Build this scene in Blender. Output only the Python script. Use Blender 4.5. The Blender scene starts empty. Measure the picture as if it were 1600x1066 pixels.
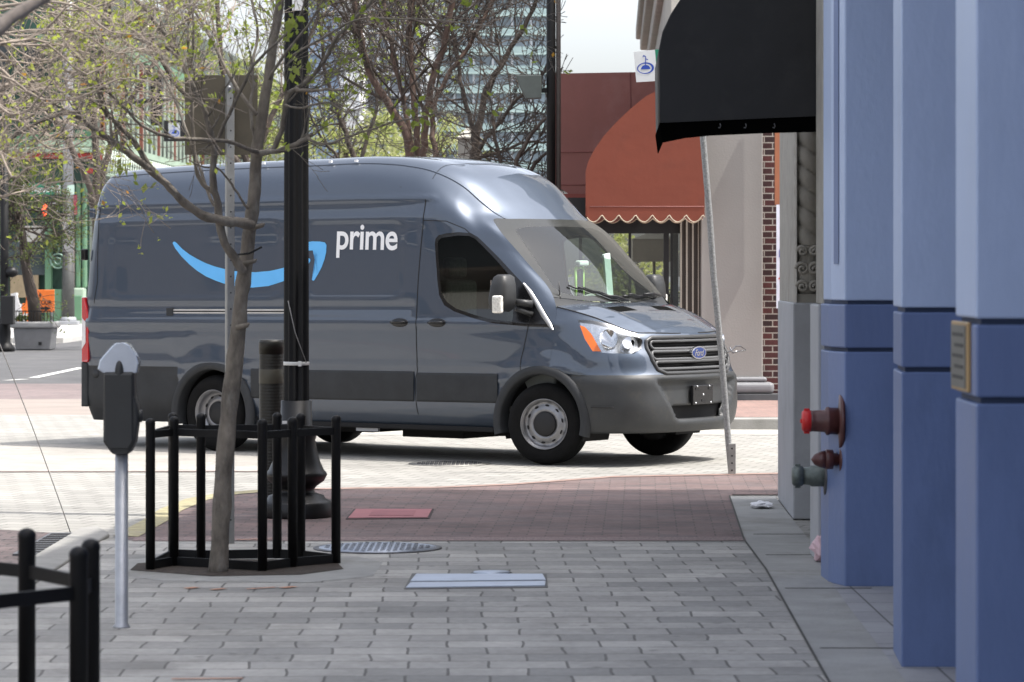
import bpy, bmesh, math, random
import numpy as np
from mathutils import Vector, Matrix, noise as mnoise
from mathutils.bvhtree import BVHTree
from mathutils.geometry import tessellate_polygon
R = math.radians
pi = math.pi
scene = bpy.context.scene
COL = scene.collection
HC = 1.671      # eye height of the photographer
FP = 5000.0     # focal length in photo pixels

def G(px, py, h=0.0):          # ground (or height h) point seen at a photo position, used to read positions off the photo
    Z = FP*(HC-h)/(py-427.0)
    return ((px-800.0)*Z/FP, Z, h)
def PZ(px, py, Z):
    return ((px-800.0)*Z/FP, Z, HC-(py-427.0)*Z/FP)

# ------------------------------------------------------------------ objects
def tag(o, label=None, cat=None, group=None, kind=None):
    if label: o['label'] = label
    if cat: o['category'] = cat
    if group: o['group'] = group
    if kind: o['kind'] = kind
    return o
def thing(name, label, cat, loc=(0,0,0), rz=0.0, group=None):
    o = bpy.data.objects.new(name, None); COL.objects.link(o)
    o.location = loc; o.rotation_euler = (0,0,rz)
    o.empty_display_size = 0.1
    return tag(o, label, cat, group)
def wloc(o):
    v = Vector((0,0,0))
    while o is not None:
        v += o.location; o = o.parent
    return v

class MB:
    def __init__(s): s.v=[]; s.f=[]; s.sm=[]
    def add(s, vs, fs, smooth=False):
        b=len(s.v); s.v.extend([tuple(v) for v in vs]); s.f.extend([tuple(i+b for i in f) for f in fs]); s.sm.extend([smooth]*len(fs)); return s
    def box(s, c, d, rz=0.0, M=None):
        x,y,z=d[0]/2,d[1]/2,d[2]/2
        vs=[Vector(p) for p in ((-x,-y,-z),(x,-y,-z),(x,y,-z),(-x,y,-z),(-x,-y,z),(x,-y,z),(x,y,z),(-x,y,z))]
        if rz: M=Matrix.Rotation(rz,3,'Z')
        if M is not None: vs=[M@v for v in vs]
        c=Vector(c)
        return s.add([v+c for v in vs],[(0,3,2,1),(4,5,6,7),(0,1,5,4),(1,2,6,5),(2,3,7,6),(3,0,4,7)])
    def bx(s,x0,x1,y0,y1,z0,z1):
        return s.box(((x0+x1)/2,(y0+y1)/2,(z0+z1)/2),(abs(x1-x0),abs(y1-y0),abs(z1-z0)))
    def tube(s, path, rad, n=8, caps=True, smooth=True, closed=False):
        P=[Vector(p) for p in path]; m=len(P)
        if not hasattr(rad,'__len__'): rad=[rad]*m
        vs=[];fs=[]
        ref=None
        for i,p in enumerate(P):
            if closed: t=(P[(i+1)%m]-P[i-1])
            else: t=(P[min(i+1,m-1)]-P[max(i-1,0)])
            if t.length<1e-9: t=Vector((0,0,1))
            t.normalize()
            if ref is None:
                ref=Vector((0,0,1)) if abs(t.z)<.9 else Vector((1,0,0))
            a=t.cross(ref)
            if a.length<1e-6: a=t.orthogonal()
            a.normalize(); b=a.cross(t).normalized(); ref=b
            for k in range(n):
                an=2*pi*k/n
                vs.append(p+(a*math.cos(an)+b*math.sin(an))*rad[i])
        L=m if closed else m-1
        for i in range(L):
            j=(i+1)%m
            for k in range(n):
                k2=(k+1)%n
                fs.append((i*n+k,i*n+k2,j*n+k2,j*n+k))
        if caps and not closed:
            fs.append(tuple(range(n-1,-1,-1))); fs.append(tuple((m-1)*n+k for k in range(n)))
        return s.add([tuple(v) for v in vs],fs,smooth)
    def lathe(s, prof, c, n=24, M=None, smooth=True, flute=0):
        vs=[];fs=[];m=len(prof); c=Vector(c)
        for (r,z) in prof:
            for k in range(n):
                an=2*pi*k/n
                rr=r*(1-flute*(k%2)) if flute else r
                v=Vector((rr*math.cos(an),rr*math.sin(an),z))
                if M is not None: v=M@v
                vs.append(v+c)
        for i in range(m-1):
            for k in range(n):
                k2=(k+1)%n; fs.append((i*n+k,i*n+k2,(i+1)*n+k2,(i+1)*n+k))
        if prof[0][0]>1e-5: fs.append(tuple(range(n-1,-1,-1)))
        if prof[-1][0]>1e-5: fs.append(tuple((m-1)*n+k for k in range(n)))
        return s.add(vs,fs,smooth)
    def prism(s, poly, fn, t0, t1, smooth=False):
        """poly list of 2D points; fn(a,b,t)->3D; extruded t0..t1"""
        n=len(poly)
        vs=[fn(a,b,t0) for a,b in poly]+[fn(a,b,t1) for a,b in poly]
        tri=tessellate_polygon([[Vector((a,b,0)) for a,b in poly]])
        fs=[tuple(t) for t in tri]+[tuple(i+n for i in reversed(t)) for t in tri]
        fs+=[(i,(i+1)%n,(i+1)%n+n,i+n) for i in range(n)]
        return s.add(vs,fs,smooth)
    def sphere(s,c,r,seg=16,rings=10,sc=(1,1,1)):
        prof=[(max(1e-6,r*math.sin(pi*i/rings)),-r*math.cos(pi*i/rings)) for i in range(rings+1)]
        prof[0]=(1e-6,-r);prof[-1]=(1e-6,r)
        return s.lathe(prof,c,seg,M=Matrix.Diagonal(sc))
    def obj(s, name, mat, parent=None, bevel=0, seg=2, local=False, auto=None, label=None):
        me=bpy.data.meshes.new(name)
        vs=s.v
        if parent is not None and not local:
            w=wloc(parent); vs=[(v[0]-w.x,v[1]-w.y,v[2]-w.z) for v in vs]
        me.from_pydata([tuple(v) for v in vs],[],s.f)
        me.polygons.foreach_set('use_smooth',s.sm)
        me.validate()
        me.update()
        return finish(name,me,mat,parent,bevel,seg,auto,label)
def finish(name,me,mat,parent=None,bevel=0,seg=2,auto=None,label=None,recalc=True):
    if recalc:
        bm=bmesh.new(); bm.from_mesh(me); bmesh.ops.recalc_face_normals(bm,faces=bm.faces); bm.to_mesh(me); bm.free()
    if auto is not None:
        try: me.set_sharp_from_angle(angle=R(auto))
        except Exception: pass
    o=bpy.data.objects.new(name,me); COL.objects.link(o)
    if mat is not None:
        if isinstance(mat,(list,tuple)):
            for m in mat: me.materials.append(m)
        else: me.materials.append(mat)
    if parent is not None: o.parent=parent
    if bevel:
        md=o.modifiers.new('bevel','BEVEL'); md.width=bevel; md.segments=seg; md.limit_method='ANGLE'; md.angle_limit=R(40)
    if label: o['label']=label
    return o

# ------------------------------------------------------------------ materials
MATS={}
def srgb(r,g,b):
    f=lambda c:(c/255/12.92 if c/255<=.04045 else ((c/255+.055)/1.055)**2.4)
    return (f(r),f(g),f(b))
def mat(name, col, rough=.6, metal=0.0, var=0.12, scale=6.0, bump=0.0, bscale=40.0, coat=0.0, spec=.5, stretch=None, dirt=None, dscale=2.0, trans=0.0, ior=1.45, emis=None, estr=1.0):
    if name in MATS: return MATS[name]
    m=bpy.data.materials.new(name); m.use_nodes=True; MATS[name]=m
    nt=m.node_tree; b=nt.nodes['Principled BSDF']; N=nt.nodes; L=nt.links
    b.inputs['Base Color'].default_value=(*col,1)
    b.inputs['Roughness'].default_value=rough; b.inputs['Metallic'].default_value=metal
    b.inputs['Coat Weight'].default_value=coat; b.inputs['Coat Roughness'].default_value=.03
    b.inputs['Specular IOR Level'].default_value=spec
    b.inputs['Transmission Weight'].default_value=trans; b.inputs['IOR'].default_value=ior
    if emis: b.inputs['Emission Color'].default_value=(*emis,1); b.inputs['Emission Strength'].default_value=estr
    tc=N.new('ShaderNodeTexCoord'); mp=N.new('ShaderNodeMapping'); L.new(tc.outputs['Object'],mp.inputs[0])
    if stretch: mp.inputs['Scale'].default_value=stretch
    if var>0:
        n=N.new('ShaderNodeTexNoise'); n.inputs['Scale'].default_value=scale; n.inputs['Detail'].default_value=6; n.inputs['Roughness'].default_value=.62
        L.new(mp.outputs[0],n.inputs['Vector'])
        r=N.new('ShaderNodeMapRange'); r.inputs[1].default_value=.3; r.inputs[2].default_value=.7; r.inputs[3].default_value=1-var; r.inputs[4].default_value=1+var
        L.new(n.outputs[0],r.inputs[0])
        mx=N.new('ShaderNodeVectorMath'); mx.operation='SCALE'; mx.inputs[0].default_value=col; L.new(r.outputs[0],mx.inputs['Scale'])
        out=mx.outputs[0]
        if dirt:
            n2=N.new('ShaderNodeTexNoise'); n2.inputs['Scale'].default_value=dscale; n2.inputs['Detail'].default_value=8; n2.inputs['Roughness'].default_value=.7
            L.new(mp.outputs[0],n2.inputs['Vector'])
            r2=N.new('ShaderNodeMapRange'); r2.inputs[1].default_value=.52; r2.inputs[2].default_value=.72; r2.inputs[3].default_value=0; r2.inputs[4].default_value=.8
            L.new(n2.outputs[0],r2.inputs[0])
            mm=N.new('ShaderNodeMix'); mm.data_type='RGBA'; L.new(r2.outputs[0],mm.inputs[0]); L.new(out,mm.inputs[6]); mm.inputs[7].default_value=(*dirt,1); out=mm.outputs[2]
        L.new(out,b.inputs['Base Color'])
        rr=N.new('ShaderNodeMapRange'); rr.inputs[3].default_value=max(0,rough-.08*min(1,rough*3)); rr.inputs[4].default_value=min(1,rough+.08*min(1,rough*3)); L.new(n.outputs[0],rr.inputs[0]); L.new(rr.outputs[0],b.inputs['Roughness'])
    if bump>0:
        n3=N.new('ShaderNodeTexNoise'); n3.inputs['Scale'].default_value=bscale; n3.inputs['Detail'].default_value=4; L.new(mp.outputs[0],n3.inputs['Vector'])
        bp=N.new('ShaderNodeBump'); bp.inputs['Strength'].default_value=bump; bp.inputs['Distance'].default_value=.01; L.new(n3.outputs[0],bp.inputs['Height']); L.new(bp.outputs[0],b.inputs['Normal'])
    return m
def brickmat(name, c1, c2, mortar, w, h, mort=.008, rough=.8, off=.5, distort=.0, var=.25, bump=.5, plane='XY', rot=0.0, vs=1.3, stain=None, stainscale=.6, spots=0):
    m=bpy.data.materials.new(name); m.use_nodes=True; MATS[name]=m
    nt=m.node_tree; b=nt.nodes['Principled BSDF']; N=nt.nodes; L=nt.links
    tc=N.new('ShaderNodeTexCoord'); mp=N.new('ShaderNodeMapping'); L.new(tc.outputs['Object'],mp.inputs[0])
    if plane=='XZ': mp.inputs['Rotation'].default_value=(-pi/2,0,0)
    elif plane=='YZ':
        mp.inputs['Rotation'].default_value=(0,0,0)
        sx=N.new('ShaderNodeSeparateXYZ'); cx=N.new('ShaderNodeCombineXYZ'); L.new(tc.outputs['Object'],sx.inputs[0]); L.new(sx.outputs[1],cx.inputs[0]); L.new(sx.outputs[2],cx.inputs[1]); L.new(cx.outputs[0],mp.inputs[0])
    else: mp.inputs['Rotation'].default_value=(0,0,rot)
    vec=mp.outputs[0]
    if distort:
        nz=N.new('ShaderNodeTexNoise'); nz.inputs['Scale'].default_value=2.2; nz.inputs['Detail'].default_value=2; L.new(vec,nz.inputs['Vector'])
        sb=N.new('ShaderNodeVectorMath'); sb.operation='SUBTRACT'; sb.inputs[1].default_value=(.5,.5,.5); L.new(nz.outputs[1],sb.inputs[0])
        sc=N.new('ShaderNodeVectorMath'); sc.operation='SCALE'; sc.inputs['Scale'].default_value=distort; L.new(sb.outputs[0],sc.inputs[0])
        ad=N.new('ShaderNodeVectorMath'); ad.operation='ADD'; L.new(vec,ad.inputs[0]); L.new(sc.outputs[0],ad.inputs[1]); vec=ad.outputs[0]
    br=N.new('ShaderNodeTexBrick'); L.new(vec,br.inputs['Vector']); br.offset=off
    br.inputs['Color1'].default_value=(*c1,1); br.inputs['Color2'].default_value=(*c2,1); br.inputs['Mortar'].default_value=(*mortar,1)
    br.inputs['Scale'].default_value=1; br.inputs['Mortar Size'].default_value=mort; br.inputs['Mortar Smooth'].default_value=.25
    br.inputs['Brick Width'].default_value=w; br.inputs['Row Height'].default_value=h; br.inputs['Bias'].default_value=0
    out=br.outputs['Color']
    for (sc_,lo,hi) in ((vs,1-var,1+var),(vs*14,1-var*.6,1+var*.6)):
        n=N.new('ShaderNodeTexNoise'); n.inputs['Scale'].default_value=sc_; n.inputs['Detail'].default_value=6; n.inputs['Roughness'].default_value=.65; L.new(mp.outputs[0],n.inputs['Vector'])
        r=N.new('ShaderNodeMapRange'); r.inputs[1].default_value=.3; r.inputs[2].default_value=.7; r.inputs[3].default_value=lo; r.inputs[4].default_value=hi; L.new(n.outputs[0],r.inputs[0])
        mx=N.new('ShaderNodeVectorMath'); mx.operation='SCALE'; L.new(out,mx.inputs[0]); L.new(r.outputs[0],mx.inputs['Scale']); out=mx.outputs[0]
    if stain:
        n2=N.new('ShaderNodeTexNoise'); n2.inputs['Scale'].default_value=stainscale; n2.inputs['Detail'].default_value=9; n2.inputs['Roughness'].default_value=.72; L.new(mp.outputs[0],n2.inputs['Vector'])
        r2=N.new('ShaderNodeMapRange'); r2.inputs[1].default_value=.55; r2.inputs[2].default_value=.75; r2.inputs[3].default_value=0; r2.inputs[4].default_value=.75; L.new(n2.outputs[0],r2.inputs[0])
        mm=N.new('ShaderNodeMix'); mm.data_type='RGBA'; L.new(r2.outputs[0],mm.inputs[0]); L.new(out,mm.inputs[6]); mm.inputs[7].default_value=(*stain,1); out=mm.outputs[2]
    if spots:
        vo=N.new('ShaderNodeTexVoronoi'); vo.inputs['Scale'].default_value=spots; L.new(mp.outputs[0],vo.inputs['Vector'])
        rv=N.new('ShaderNodeMapRange'); rv.inputs[1].default_value=.06; rv.inputs[2].default_value=.13; rv.inputs[3].default_value=.62; rv.inputs[4].default_value=1; L.new(vo.outputs['Distance'],rv.inputs[0])
        n8=N.new('ShaderNodeTexNoise'); n8.inputs['Scale'].default_value=1.7; L.new(mp.outputs[0],n8.inputs['Vector'])
        g8=N.new('ShaderNodeMath'); g8.operation='GREATER_THAN'; g8.inputs[1].default_value=.52; L.new(n8.outputs[0],g8.inputs[0])
        mxx=N.new('ShaderNodeMath'); mxx.operation='MAXIMUM'; L.new(rv.outputs[0],mxx.inputs[0]); L.new(g8.outputs[0],mxx.inputs[1])
        m9=N.new('ShaderNodeVectorMath'); m9.operation='SCALE'; L.new(out,m9.inputs[0]); L.new(mxx.outputs[0],m9.inputs['Scale']); out=m9.outputs[0]
    L.new(out,b.inputs['Base Color']); b.inputs['Roughness'].default_value=rough
    nb=N.new('ShaderNodeTexNoise'); nb.inputs['Scale'].default_value=35; nb.inputs['Detail'].default_value=5; L.new(mp.outputs[0],nb.inputs['Vector'])
    h2=N.new('ShaderNodeMath'); h2.operation='MULTIPLY_ADD'; h2.inputs[1].default_value=-1.2; L.new(br.outputs['Fac'],h2.inputs[0]); L.new(nb.outputs[0],h2.inputs[2])
    bp=N.new('ShaderNodeBump'); bp.inputs['Strength'].default_value=bump; bp.inputs['Distance'].default_value=.006; L.new(h2.outputs[0],bp.inputs['Height']); L.new(bp.outputs[0],b.inputs['Normal'])
    return m
def glassmat(name, tint=(.75,.82,.80), refl=1.0, op=0.0, opcol=(.5,.5,.5)):
    m=bpy.data.materials.new(name); m.use_nodes=True; MATS[name]=m
    nt=m.node_tree; N=nt.nodes; L=nt.links; N.clear()
    o=N.new('ShaderNodeOutputMaterial'); t=N.new('ShaderNodeBsdfTransparent'); t.inputs[0].default_value=(*tint,1)
    g=N.new('ShaderNodeBsdfGlossy'); g.inputs['Roughness'].default_value=.015; g.inputs[0].default_value=(refl,refl,refl,1)
    fr=N.new('ShaderNodeFresnel'); fr.inputs[0].default_value=1.52
    mul=N.new('ShaderNodeMath'); mul.operation='MULTIPLY_ADD'; mul.inputs[1].default_value=1.7; mul.inputs[2].default_value=.01; mul.use_clamp=True; L.new(fr.outputs[0],mul.inputs[0])
    mx=N.new('ShaderNodeMixShader'); L.new(mul.outputs[0],mx.inputs[0]); L.new(t.outputs[0],mx.inputs[1]); L.new(g.outputs[0],mx.inputs[2])
    out=mx
    if op>0:
        d=N.new('ShaderNodeBsdfDiffuse'); d.inputs[0].default_value=(*opcol,1)
        m2=N.new('ShaderNodeMixShader'); m2.inputs[0].default_value=op; L.new(mx.outputs[0],m2.inputs[1]); L.new(d.outputs[0],m2.inputs[2]); out=m2
    L.new(out.outputs[0],o.inputs[0]); return m

# ------------------------------------------------------------------ camera, light
cam=bpy.data.cameras.new('camera'); camo=bpy.data.objects.new('camera',cam); COL.objects.link(camo)
camo.location=(0,0,HC); camo.rotation_euler=(pi/2,0,0)
cam.sensor_width=36; cam.lens=FP/1600*36; cam.shift_y=-(533-427)/1600
cam.clip_start=.5; cam.clip_end=2000
cam.dof.use_dof=True; cam.dof.focus_distance=27; cam.dof.aperture_fstop=7.0
scene.camera=camo
SUN_EL=R(64); SUND=Vector((.973,-.23,0)).normalized()
SUNV=Vector((SUND.x*math.cos(SUN_EL),SUND.y*math.cos(SUN_EL),math.sin(SUN_EL)))
sl=bpy.data.lights.new('sun','SUN'); sl.energy=2.35; sl.angle=R(.5); sl.color=(1,.955,.89)
so=bpy.data.objects.new('sun',sl); COL.objects.link(so); so.rotation_euler=SUNV.to_track_quat('Z','Y').to_euler()
w=bpy.data.worlds.new('World'); scene.world=w; w.use_nodes=True
sky=w.node_tree.nodes.new('ShaderNodeTexSky'); sky.sky_type='NISHITA'; sky.sun_disc=False
sky.sun_elevation=SUN_EL; sky.sun_rotation=math.atan2(SUND.x,SUND.y); sky.air_density=.8; sky.dust_density=4.0; sky.ozone_density=.6
bgn=w.node_tree.nodes['Background']; bgn.inputs[1].default_value=.15
hsv=w.node_tree.nodes.new('ShaderNodeHueSaturation'); hsv.inputs['Saturation'].default_value=.42; hsv.inputs['Value'].default_value=1.15
w.node_tree.links.new(sky.outputs[0],hsv.inputs['Color']); w.node_tree.links.new(hsv.outputs[0],bgn.inputs[0])
vs_=scene.view_settings; vs_.view_transform='Standard'; vs_.look='None'; vs_.gamma=1; vs_.exposure=1.3
# ================================================================== VAN
def build_van():
    VX,VY,YAW=0.8314,28.7058,0.6154
    van=thing('delivery_van','dark blue-grey high roof delivery van with sky blue smile arrow and white prime lettering on its side, crossing the junction','van',(VX,VY,0),-YAW)
    paint=bpy.data.materials.new('van_paint'); paint.use_nodes=True
    nt=paint.node_tree; b=nt.nodes['Principled BSDF']
    b.inputs['Base Color'].default_value=(.060,.079,.112,1); b.inputs['Metallic'].default_value=.75; b.inputs['Roughness'].default_value=.36
    b.inputs['Coat Weight'].default_value=1.0; b.inputs['Coat IOR'].default_value=1.6; b.inputs['Coat Roughness'].default_value=.02
    tc=nt.nodes.new('ShaderNodeTexCoord'); n=nt.nodes.new('ShaderNodeTexNoise'); n.inputs['Scale'].default_value=1.1; n.inputs['Detail'].default_value=3; nt.links.new(tc.outputs['Object'],n.inputs[0])
    bp=nt.nodes.new('ShaderNodeBump'); bp.inputs['Strength'].default_value=.25; bp.inputs['Distance'].default_value=.012; nt.links.new(n.outputs[0],bp.inputs['Height']); nt.links.new(bp.outputs[0],b.inputs['Coat Normal']); nt.links.new(bp.outputs[0],b.inputs['Normal'])
    n5=nt.nodes.new('ShaderNodeTexNoise'); n5.inputs['Scale'].default_value=9; n5.inputs['Detail'].default_value=8; nt.links.new(tc.outputs['Object'],n5.inputs[0])
    r5=nt.nodes.new('ShaderNodeMapRange'); r5.inputs[3].default_value=.48; r5.inputs[4].default_value=.58; nt.links.new(n5.outputs[0],r5.inputs[0]); nt.links.new(r5.outputs[0],b.inputs['Roughness'])
    plastic=mat('van_black_plastic',(.030,.032,.035),.6,var=.2,scale=5,bump=.15,bscale=300,spec=.35)
    bumpmat=mat('van_grey_plastic',(.034,.036,.038),.42,var=.12,scale=4,bump=.15,bscale=250,dirt=(.055,.052,.045),dscale=7)
    gloss=mat('van_gloss_black',(.012,.012,.013),.18,var=.1)
    dark=mat('van_underside',(.010,.010,.011),.85,var=.2)
    chrome=mat('van_chrome',(.75,.76,.78),.12,1.0,var=.02)
    ws=glassmat('van_windshield_glass',(.82,.93,.88),.62,.02,(.42,.44,.42))
    sg=glassmat('van_side_glass',(.42,.45,.40),.45,.0,(.2,.22,.2))
    frit=mat('van_frit',(.035,.036,.034),.12,var=.05)
    SH=lambda x: .0063*(x+1.9)
    # ---------------- control cage for the side/roof shell (half, y positive)
    def sec(x, rows): return [(x if len(r)==2 else r[0], r[-2], r[-1]) for r in rows]
    base=[(.90,.27),(.975,.40),(1.0,.77),(1.03,1.10),(1.03,1.36),(1.02,1.60),(1.0,2.0),(.965,2.345),(.885,2.58),(.75,2.70),(.38,2.745),(0,2.755)]
    def at(x,k=1.0,zr=0.0,dx=0.0):
        return [(x+dx*max(0,z-1.2),y*k,z+(zr*(z-2.0)/.75 if z>2.0 else 0)) for y,z in base]
    S=[]
    r0=at(-5.43,.86,-.10,.085); r0=[(x,y,min(z,2.60)) for x,y,z in r0]
    S.append(r0)
    r1=at(-5.41,.935,-.07,.085); S.append(r1)
    S.append(at(-5.35,.978,-.055,.085))
    S.append(at(-5.22,.996,-.05,.08))
    S.append(at(-5.02,1.0,-.04,.05))
    S.append(at(-4.4,1.0,-.02)); S.append(at(-3.6,1.0,-.005)); S.append(at(-2.7,1.0,0.0)); 
    A=at(-1.95,1.0,0); S.append(A)
    B=[(-1.3,.90,.27),(-1.3,.975,.40),(-1.3,1.0,.77),(-1.3,1.03,1.10),(-1.3,1.03,1.36),(-1.3,1.02,1.60),(-1.3,1.0,2.0),(-1.3,.965,2.30),(-1.32,.87,2.49),(-1.32,.735,2.61),(-1.31,.375,2.665),(-1.3,0,2.68)]
    S.append([( -1.62,(a[1]+c[1])/2,(a[2]*.56+c[2]*.44)) if i<7 else (-1.63,(a[1]+c[1])/2,a[2]*.6+c[2]*.4+.008) for i,(a,c) in enumerate(zip(A,B))])
    S.append(B)
    S.append([(-.9,.90,.27),(-.9,.975,.40),(-.9,1.0,.77),(-.9,1.03,1.10),(-.9,1.025,1.37),(-.9,1.005,1.60),(-.95,.975,1.98),(-1.0,.935,2.22),(-1.04,.85,2.345),(-1.02,.70,2.48),(-.98,.37,2.53),(-.96,0,2.545)])
    S.append([(-.4,.90,.27),(-.4,.975,.40),(-.4,1.0,.77),(-.4,1.02,1.10),(-.42,1.0,1.37),(-.48,.97,1.60),(-.62,.93,1.90),(-.79,.89,2.115),(-.84,.82,2.195),(-.81,.66,2.31),(-.76,.35,2.35),(-.74,0,2.36)])
    S.append([(-.1,.90,.27),(-.1,.975,.40),(-.1,1.0,.77),(-.08,1.01,1.10),(-.12,.97,1.37),(-.16,.93,1.56),(-.40,.895,1.84),(-.65,.865,2.09),(-.745,.805,2.16),(-.71,.63,2.22),(-.64,.32,2.24),(-.61,0,2.245)])
    F=[(.1,.90,.27),(.1,.975,.40),(.1,1.0,.77),(.12,.99,1.10),(.12,.94,1.34),(.05,.885,1.45),(-.28,.865,1.79),(-.58,.84,2.07),(-.665,.785,2.14),(-.61,.60,2.148),(-.535,.3,2.15),(-.51,0,2.15)]
    S.append(F)
    def crv(p0,p1,p2,p3,t):   # centripetal-ish catmull rom with finite difference tangents scaled by spacing
        p0,p1,p2,p3=map(Vector,(p0,p1,p2,p3))
        d1=(p2-p1).length or 1e-6; d0=(p1-p0).length or d1; d2=(p3-p2).length or d1
        m1=((p1-p0)/d0*d1+(p2-p1)/d1*d0)/(d0+d1)*d1 if (p1-p0).length>1e-6 else (p2-p1)
        m2=((p2-p1)/d1*d2+(p3-p2)/d2*d1)/(d1+d2)*d1 if (p3-p2).length>1e-6 else (p2-p1)
        t2=t*t;t3=t2*t
        return p1*(2*t3-3*t2+1)+m1*(t3-2*t2+t)+p2*(-2*t3+3*t2)+m2*(t3-t2)
    def dens(P,maxd):
        """smooth a polyline of vectors, subdivided to maxd; returns list of (seg,t)"""
        out=[]
        for i in range(len(P)-1):
            n=max(1,int(math.ceil(P[i]/maxd)))
            for k in range(n): out.append((i,k/n))
        out.append((len(P)-2,1.0)); return out
    def tensor(S,du,dv,wu=None):
        nu=len(S);nv=len(S[0])
        lu=[max((Vector(S[i+1][j])-Vector(S[i][j])).length for j in range(nv)) for i in range(nu-1)]+[0]
        lv=[max((Vector(S[i][j+1])-Vector(S[i][j])).length for i in range(nu)) for j in range(nv-1)]+[0]
        U=dens(lu,du); V=dens(lv,dv)
        rows=[]
        tmp=[]
        for (j,t) in V:
            col=[crv(S[i][max(j-1,0)],S[i][j],S[i][j+1],S[i][min(j+2,nv-1)] if j+2<nv else (S[i][j+1][0],-S[i][j][1],S[i][j][2]) if abs(S[i][nv-1][1])<1e-6 else S[i][j+1],t) for i in range(nu)]
            tmp.append(col)
        grid=[]
        for (i,t) in U:
            row=[]
            for col in tmp:
                row.append(crv(col[max(i-1,0)],col[i],col[i+1],col[min(i+2,nu-1)],t))
            grid.append(row)
        return grid
    def grid_bm(grid):
        bm=bmesh.new(); V=[[bm.verts.new(p) for p in row] for row in grid]
        for i in range(len(V)-1):
            for j in range(len(V[0])-1):
                try: bm.faces.new((V[i][j],V[i+1][j],V[i+1][j+1],V[i][j+1]))
                except Exception: pass
        for f in bm.faces: f.smooth=True
        return bm
    AX_SIDE=(Vector((1,0,0)),Vector((0,0,1)))
    AX_FRONT=(Vector((0,1,0)),Vector((0,0,1)))
    AX_VIEW=(Vector((.816,-.577,0)),Vector((0,0,1)))    # half is built with y positive; mirrored later
    def cut(bm,poly,ax,filt=None):
        """cut a convex polygon (list of (a,b)) into bm, return faces inside"""
        a,bx_=ax; d=a.cross(bx_)
        n=len(poly); cx=sum(p[0] for p in poly)/n; cy=sum(p[1] for p in poly)/n
        lo=(min(p[0] for p in poly)-.08,min(p[1] for p in poly)-.08); hi=(max(p[0] for p in poly)+.08,max(p[1] for p in poly)+.08)
        def near(f):
            c=f.calc_center_median(); u=c.dot(a); v=c.dot(bx_)
            return lo[0]<u<hi[0] and lo[1]<v<hi[1] and (filt is None or filt(c))
        for i in range(n):
            p=poly[i];q=poly[(i+1)%n]
            P=a*p[0]+bx_*p[1]; e=(a*(q[0]-p[0])+bx_*(q[1]-p[1]))
            no=e.cross(d)
            if no.length<1e-9: continue
            fs=[f for f in bm.faces if near(f)]
            geom=set(fs)
            for f in fs: geom.update(f.edges); geom.update(f.verts)
            bmesh.ops.bisect_plane(bm,geom=list(geom),plane_co=P,plane_no=no.normalized(),dist=1e-6)
        # orientation sign
        area=sum(poly[i][0]*poly[(i+1)%n][1]-poly[(i+1)%n][0]*poly[i][1] for i in range(n))
        sgn=1 if area>0 else -1
        ins=[]
        for f in bm.faces:
            if not near(f): continue
            c=f.calc_center_median(); u=c.dot(a);v=c.dot(bx_)
            ok=True
            for i in range(n):
                p=poly[i];q=poly[(i+1)%n]
                if sgn*((q[0]-p[0])*(v-p[1])-(q[1]-p[1])*(u-p[0]))< -1e-7: ok=False;break
            if ok: ins.append(f)
        return ins
    def take(bm,faces):
        """move faces out to a new bmesh"""
        nb=bmesh.new(); mp={}
        for f in faces:
            vs=[]
            for v in f.verts:
                if v not in mp: mp[v]=nb.verts.new(v.co)
                vs.append(mp[v])
            g=nb.faces.new(vs); g.smooth=True
        bmesh.ops.delete(bm,geom=faces,context='FACES')
        return nb
    def out(bm,name,m,parent,both=True,side=-1,bevel=0,shear=True,solid=0,label=None,recalc=False):
        """half mesh (y positive) -> near side is y negative"""
        vs=[];fs=[];
        bm.verts.index_update(); bm.verts.ensure_lookup_table()
        B=[(v.co.x,v.co.y,v.co.z+(SH(v.co.x) if shear else 0)) for v in bm.verts]
        F_=[tuple(v.index for v in f.verts) for f in bm.faces]
        sm=[f.smooth for f in bm.faces]
        if both or side==-1:
            vs+= [(x,-y,z) for x,y,z in B]; fs+=[tuple(reversed(f)) for f in F_]
        if both or side==1:
            b0=len(vs); vs+=B; fs+=[tuple(i+b0 for i in f) for f in F_]
        me=bpy.data.meshes.new(name); me.from_pydata(vs,[],fs)
        me.polygons.foreach_set('use_smooth',sm*(len(fs)//max(1,len(F_))) if F_ else [])
        bm2=bmesh.new(); bm2.from_mesh(me); bmesh.ops.remove_doubles(bm2,verts=bm2.verts,dist=2e-4)
        if recalc: bmesh.ops.recalc_face_normals(bm2,faces=bm2.faces)
        bm2.to_mesh(me); bm2.free()
        o=finish(name,me,m,parent,bevel,recalc=False,label=label)
        if solid:
            md=o.modifiers.new('solid','SOLIDIFY'); md.thickness=solid; md.offset=-1
        return o
    def circ(cx,cz,r,n=28): return [(cx+r*math.cos(2*pi*k/n),cz+r*math.sin(2*pi*k/n)) for k in range(n)]
    # ---------------- shell
    g=tensor(S,.045,.03); shell=grid_bm(g)
    # refine side area by displacement
    def rrect(x,z,x0,x1,z0,z1,r):
        cx,cz=(x0+x1)/2,(z0+z1)/2; dx=abs(x-cx)-(x1-x0)/2+r; dz=abs(z-cz)-(z1-z0)/2+r
        return math.hypot(max(dx,0),max(dz,0))+min(max(dx,dz),0)-r
    def ss(a,b,x):
        t=max(0,min(1,(x-a)/(b-a))); return t*t*(3-2*t)
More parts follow.
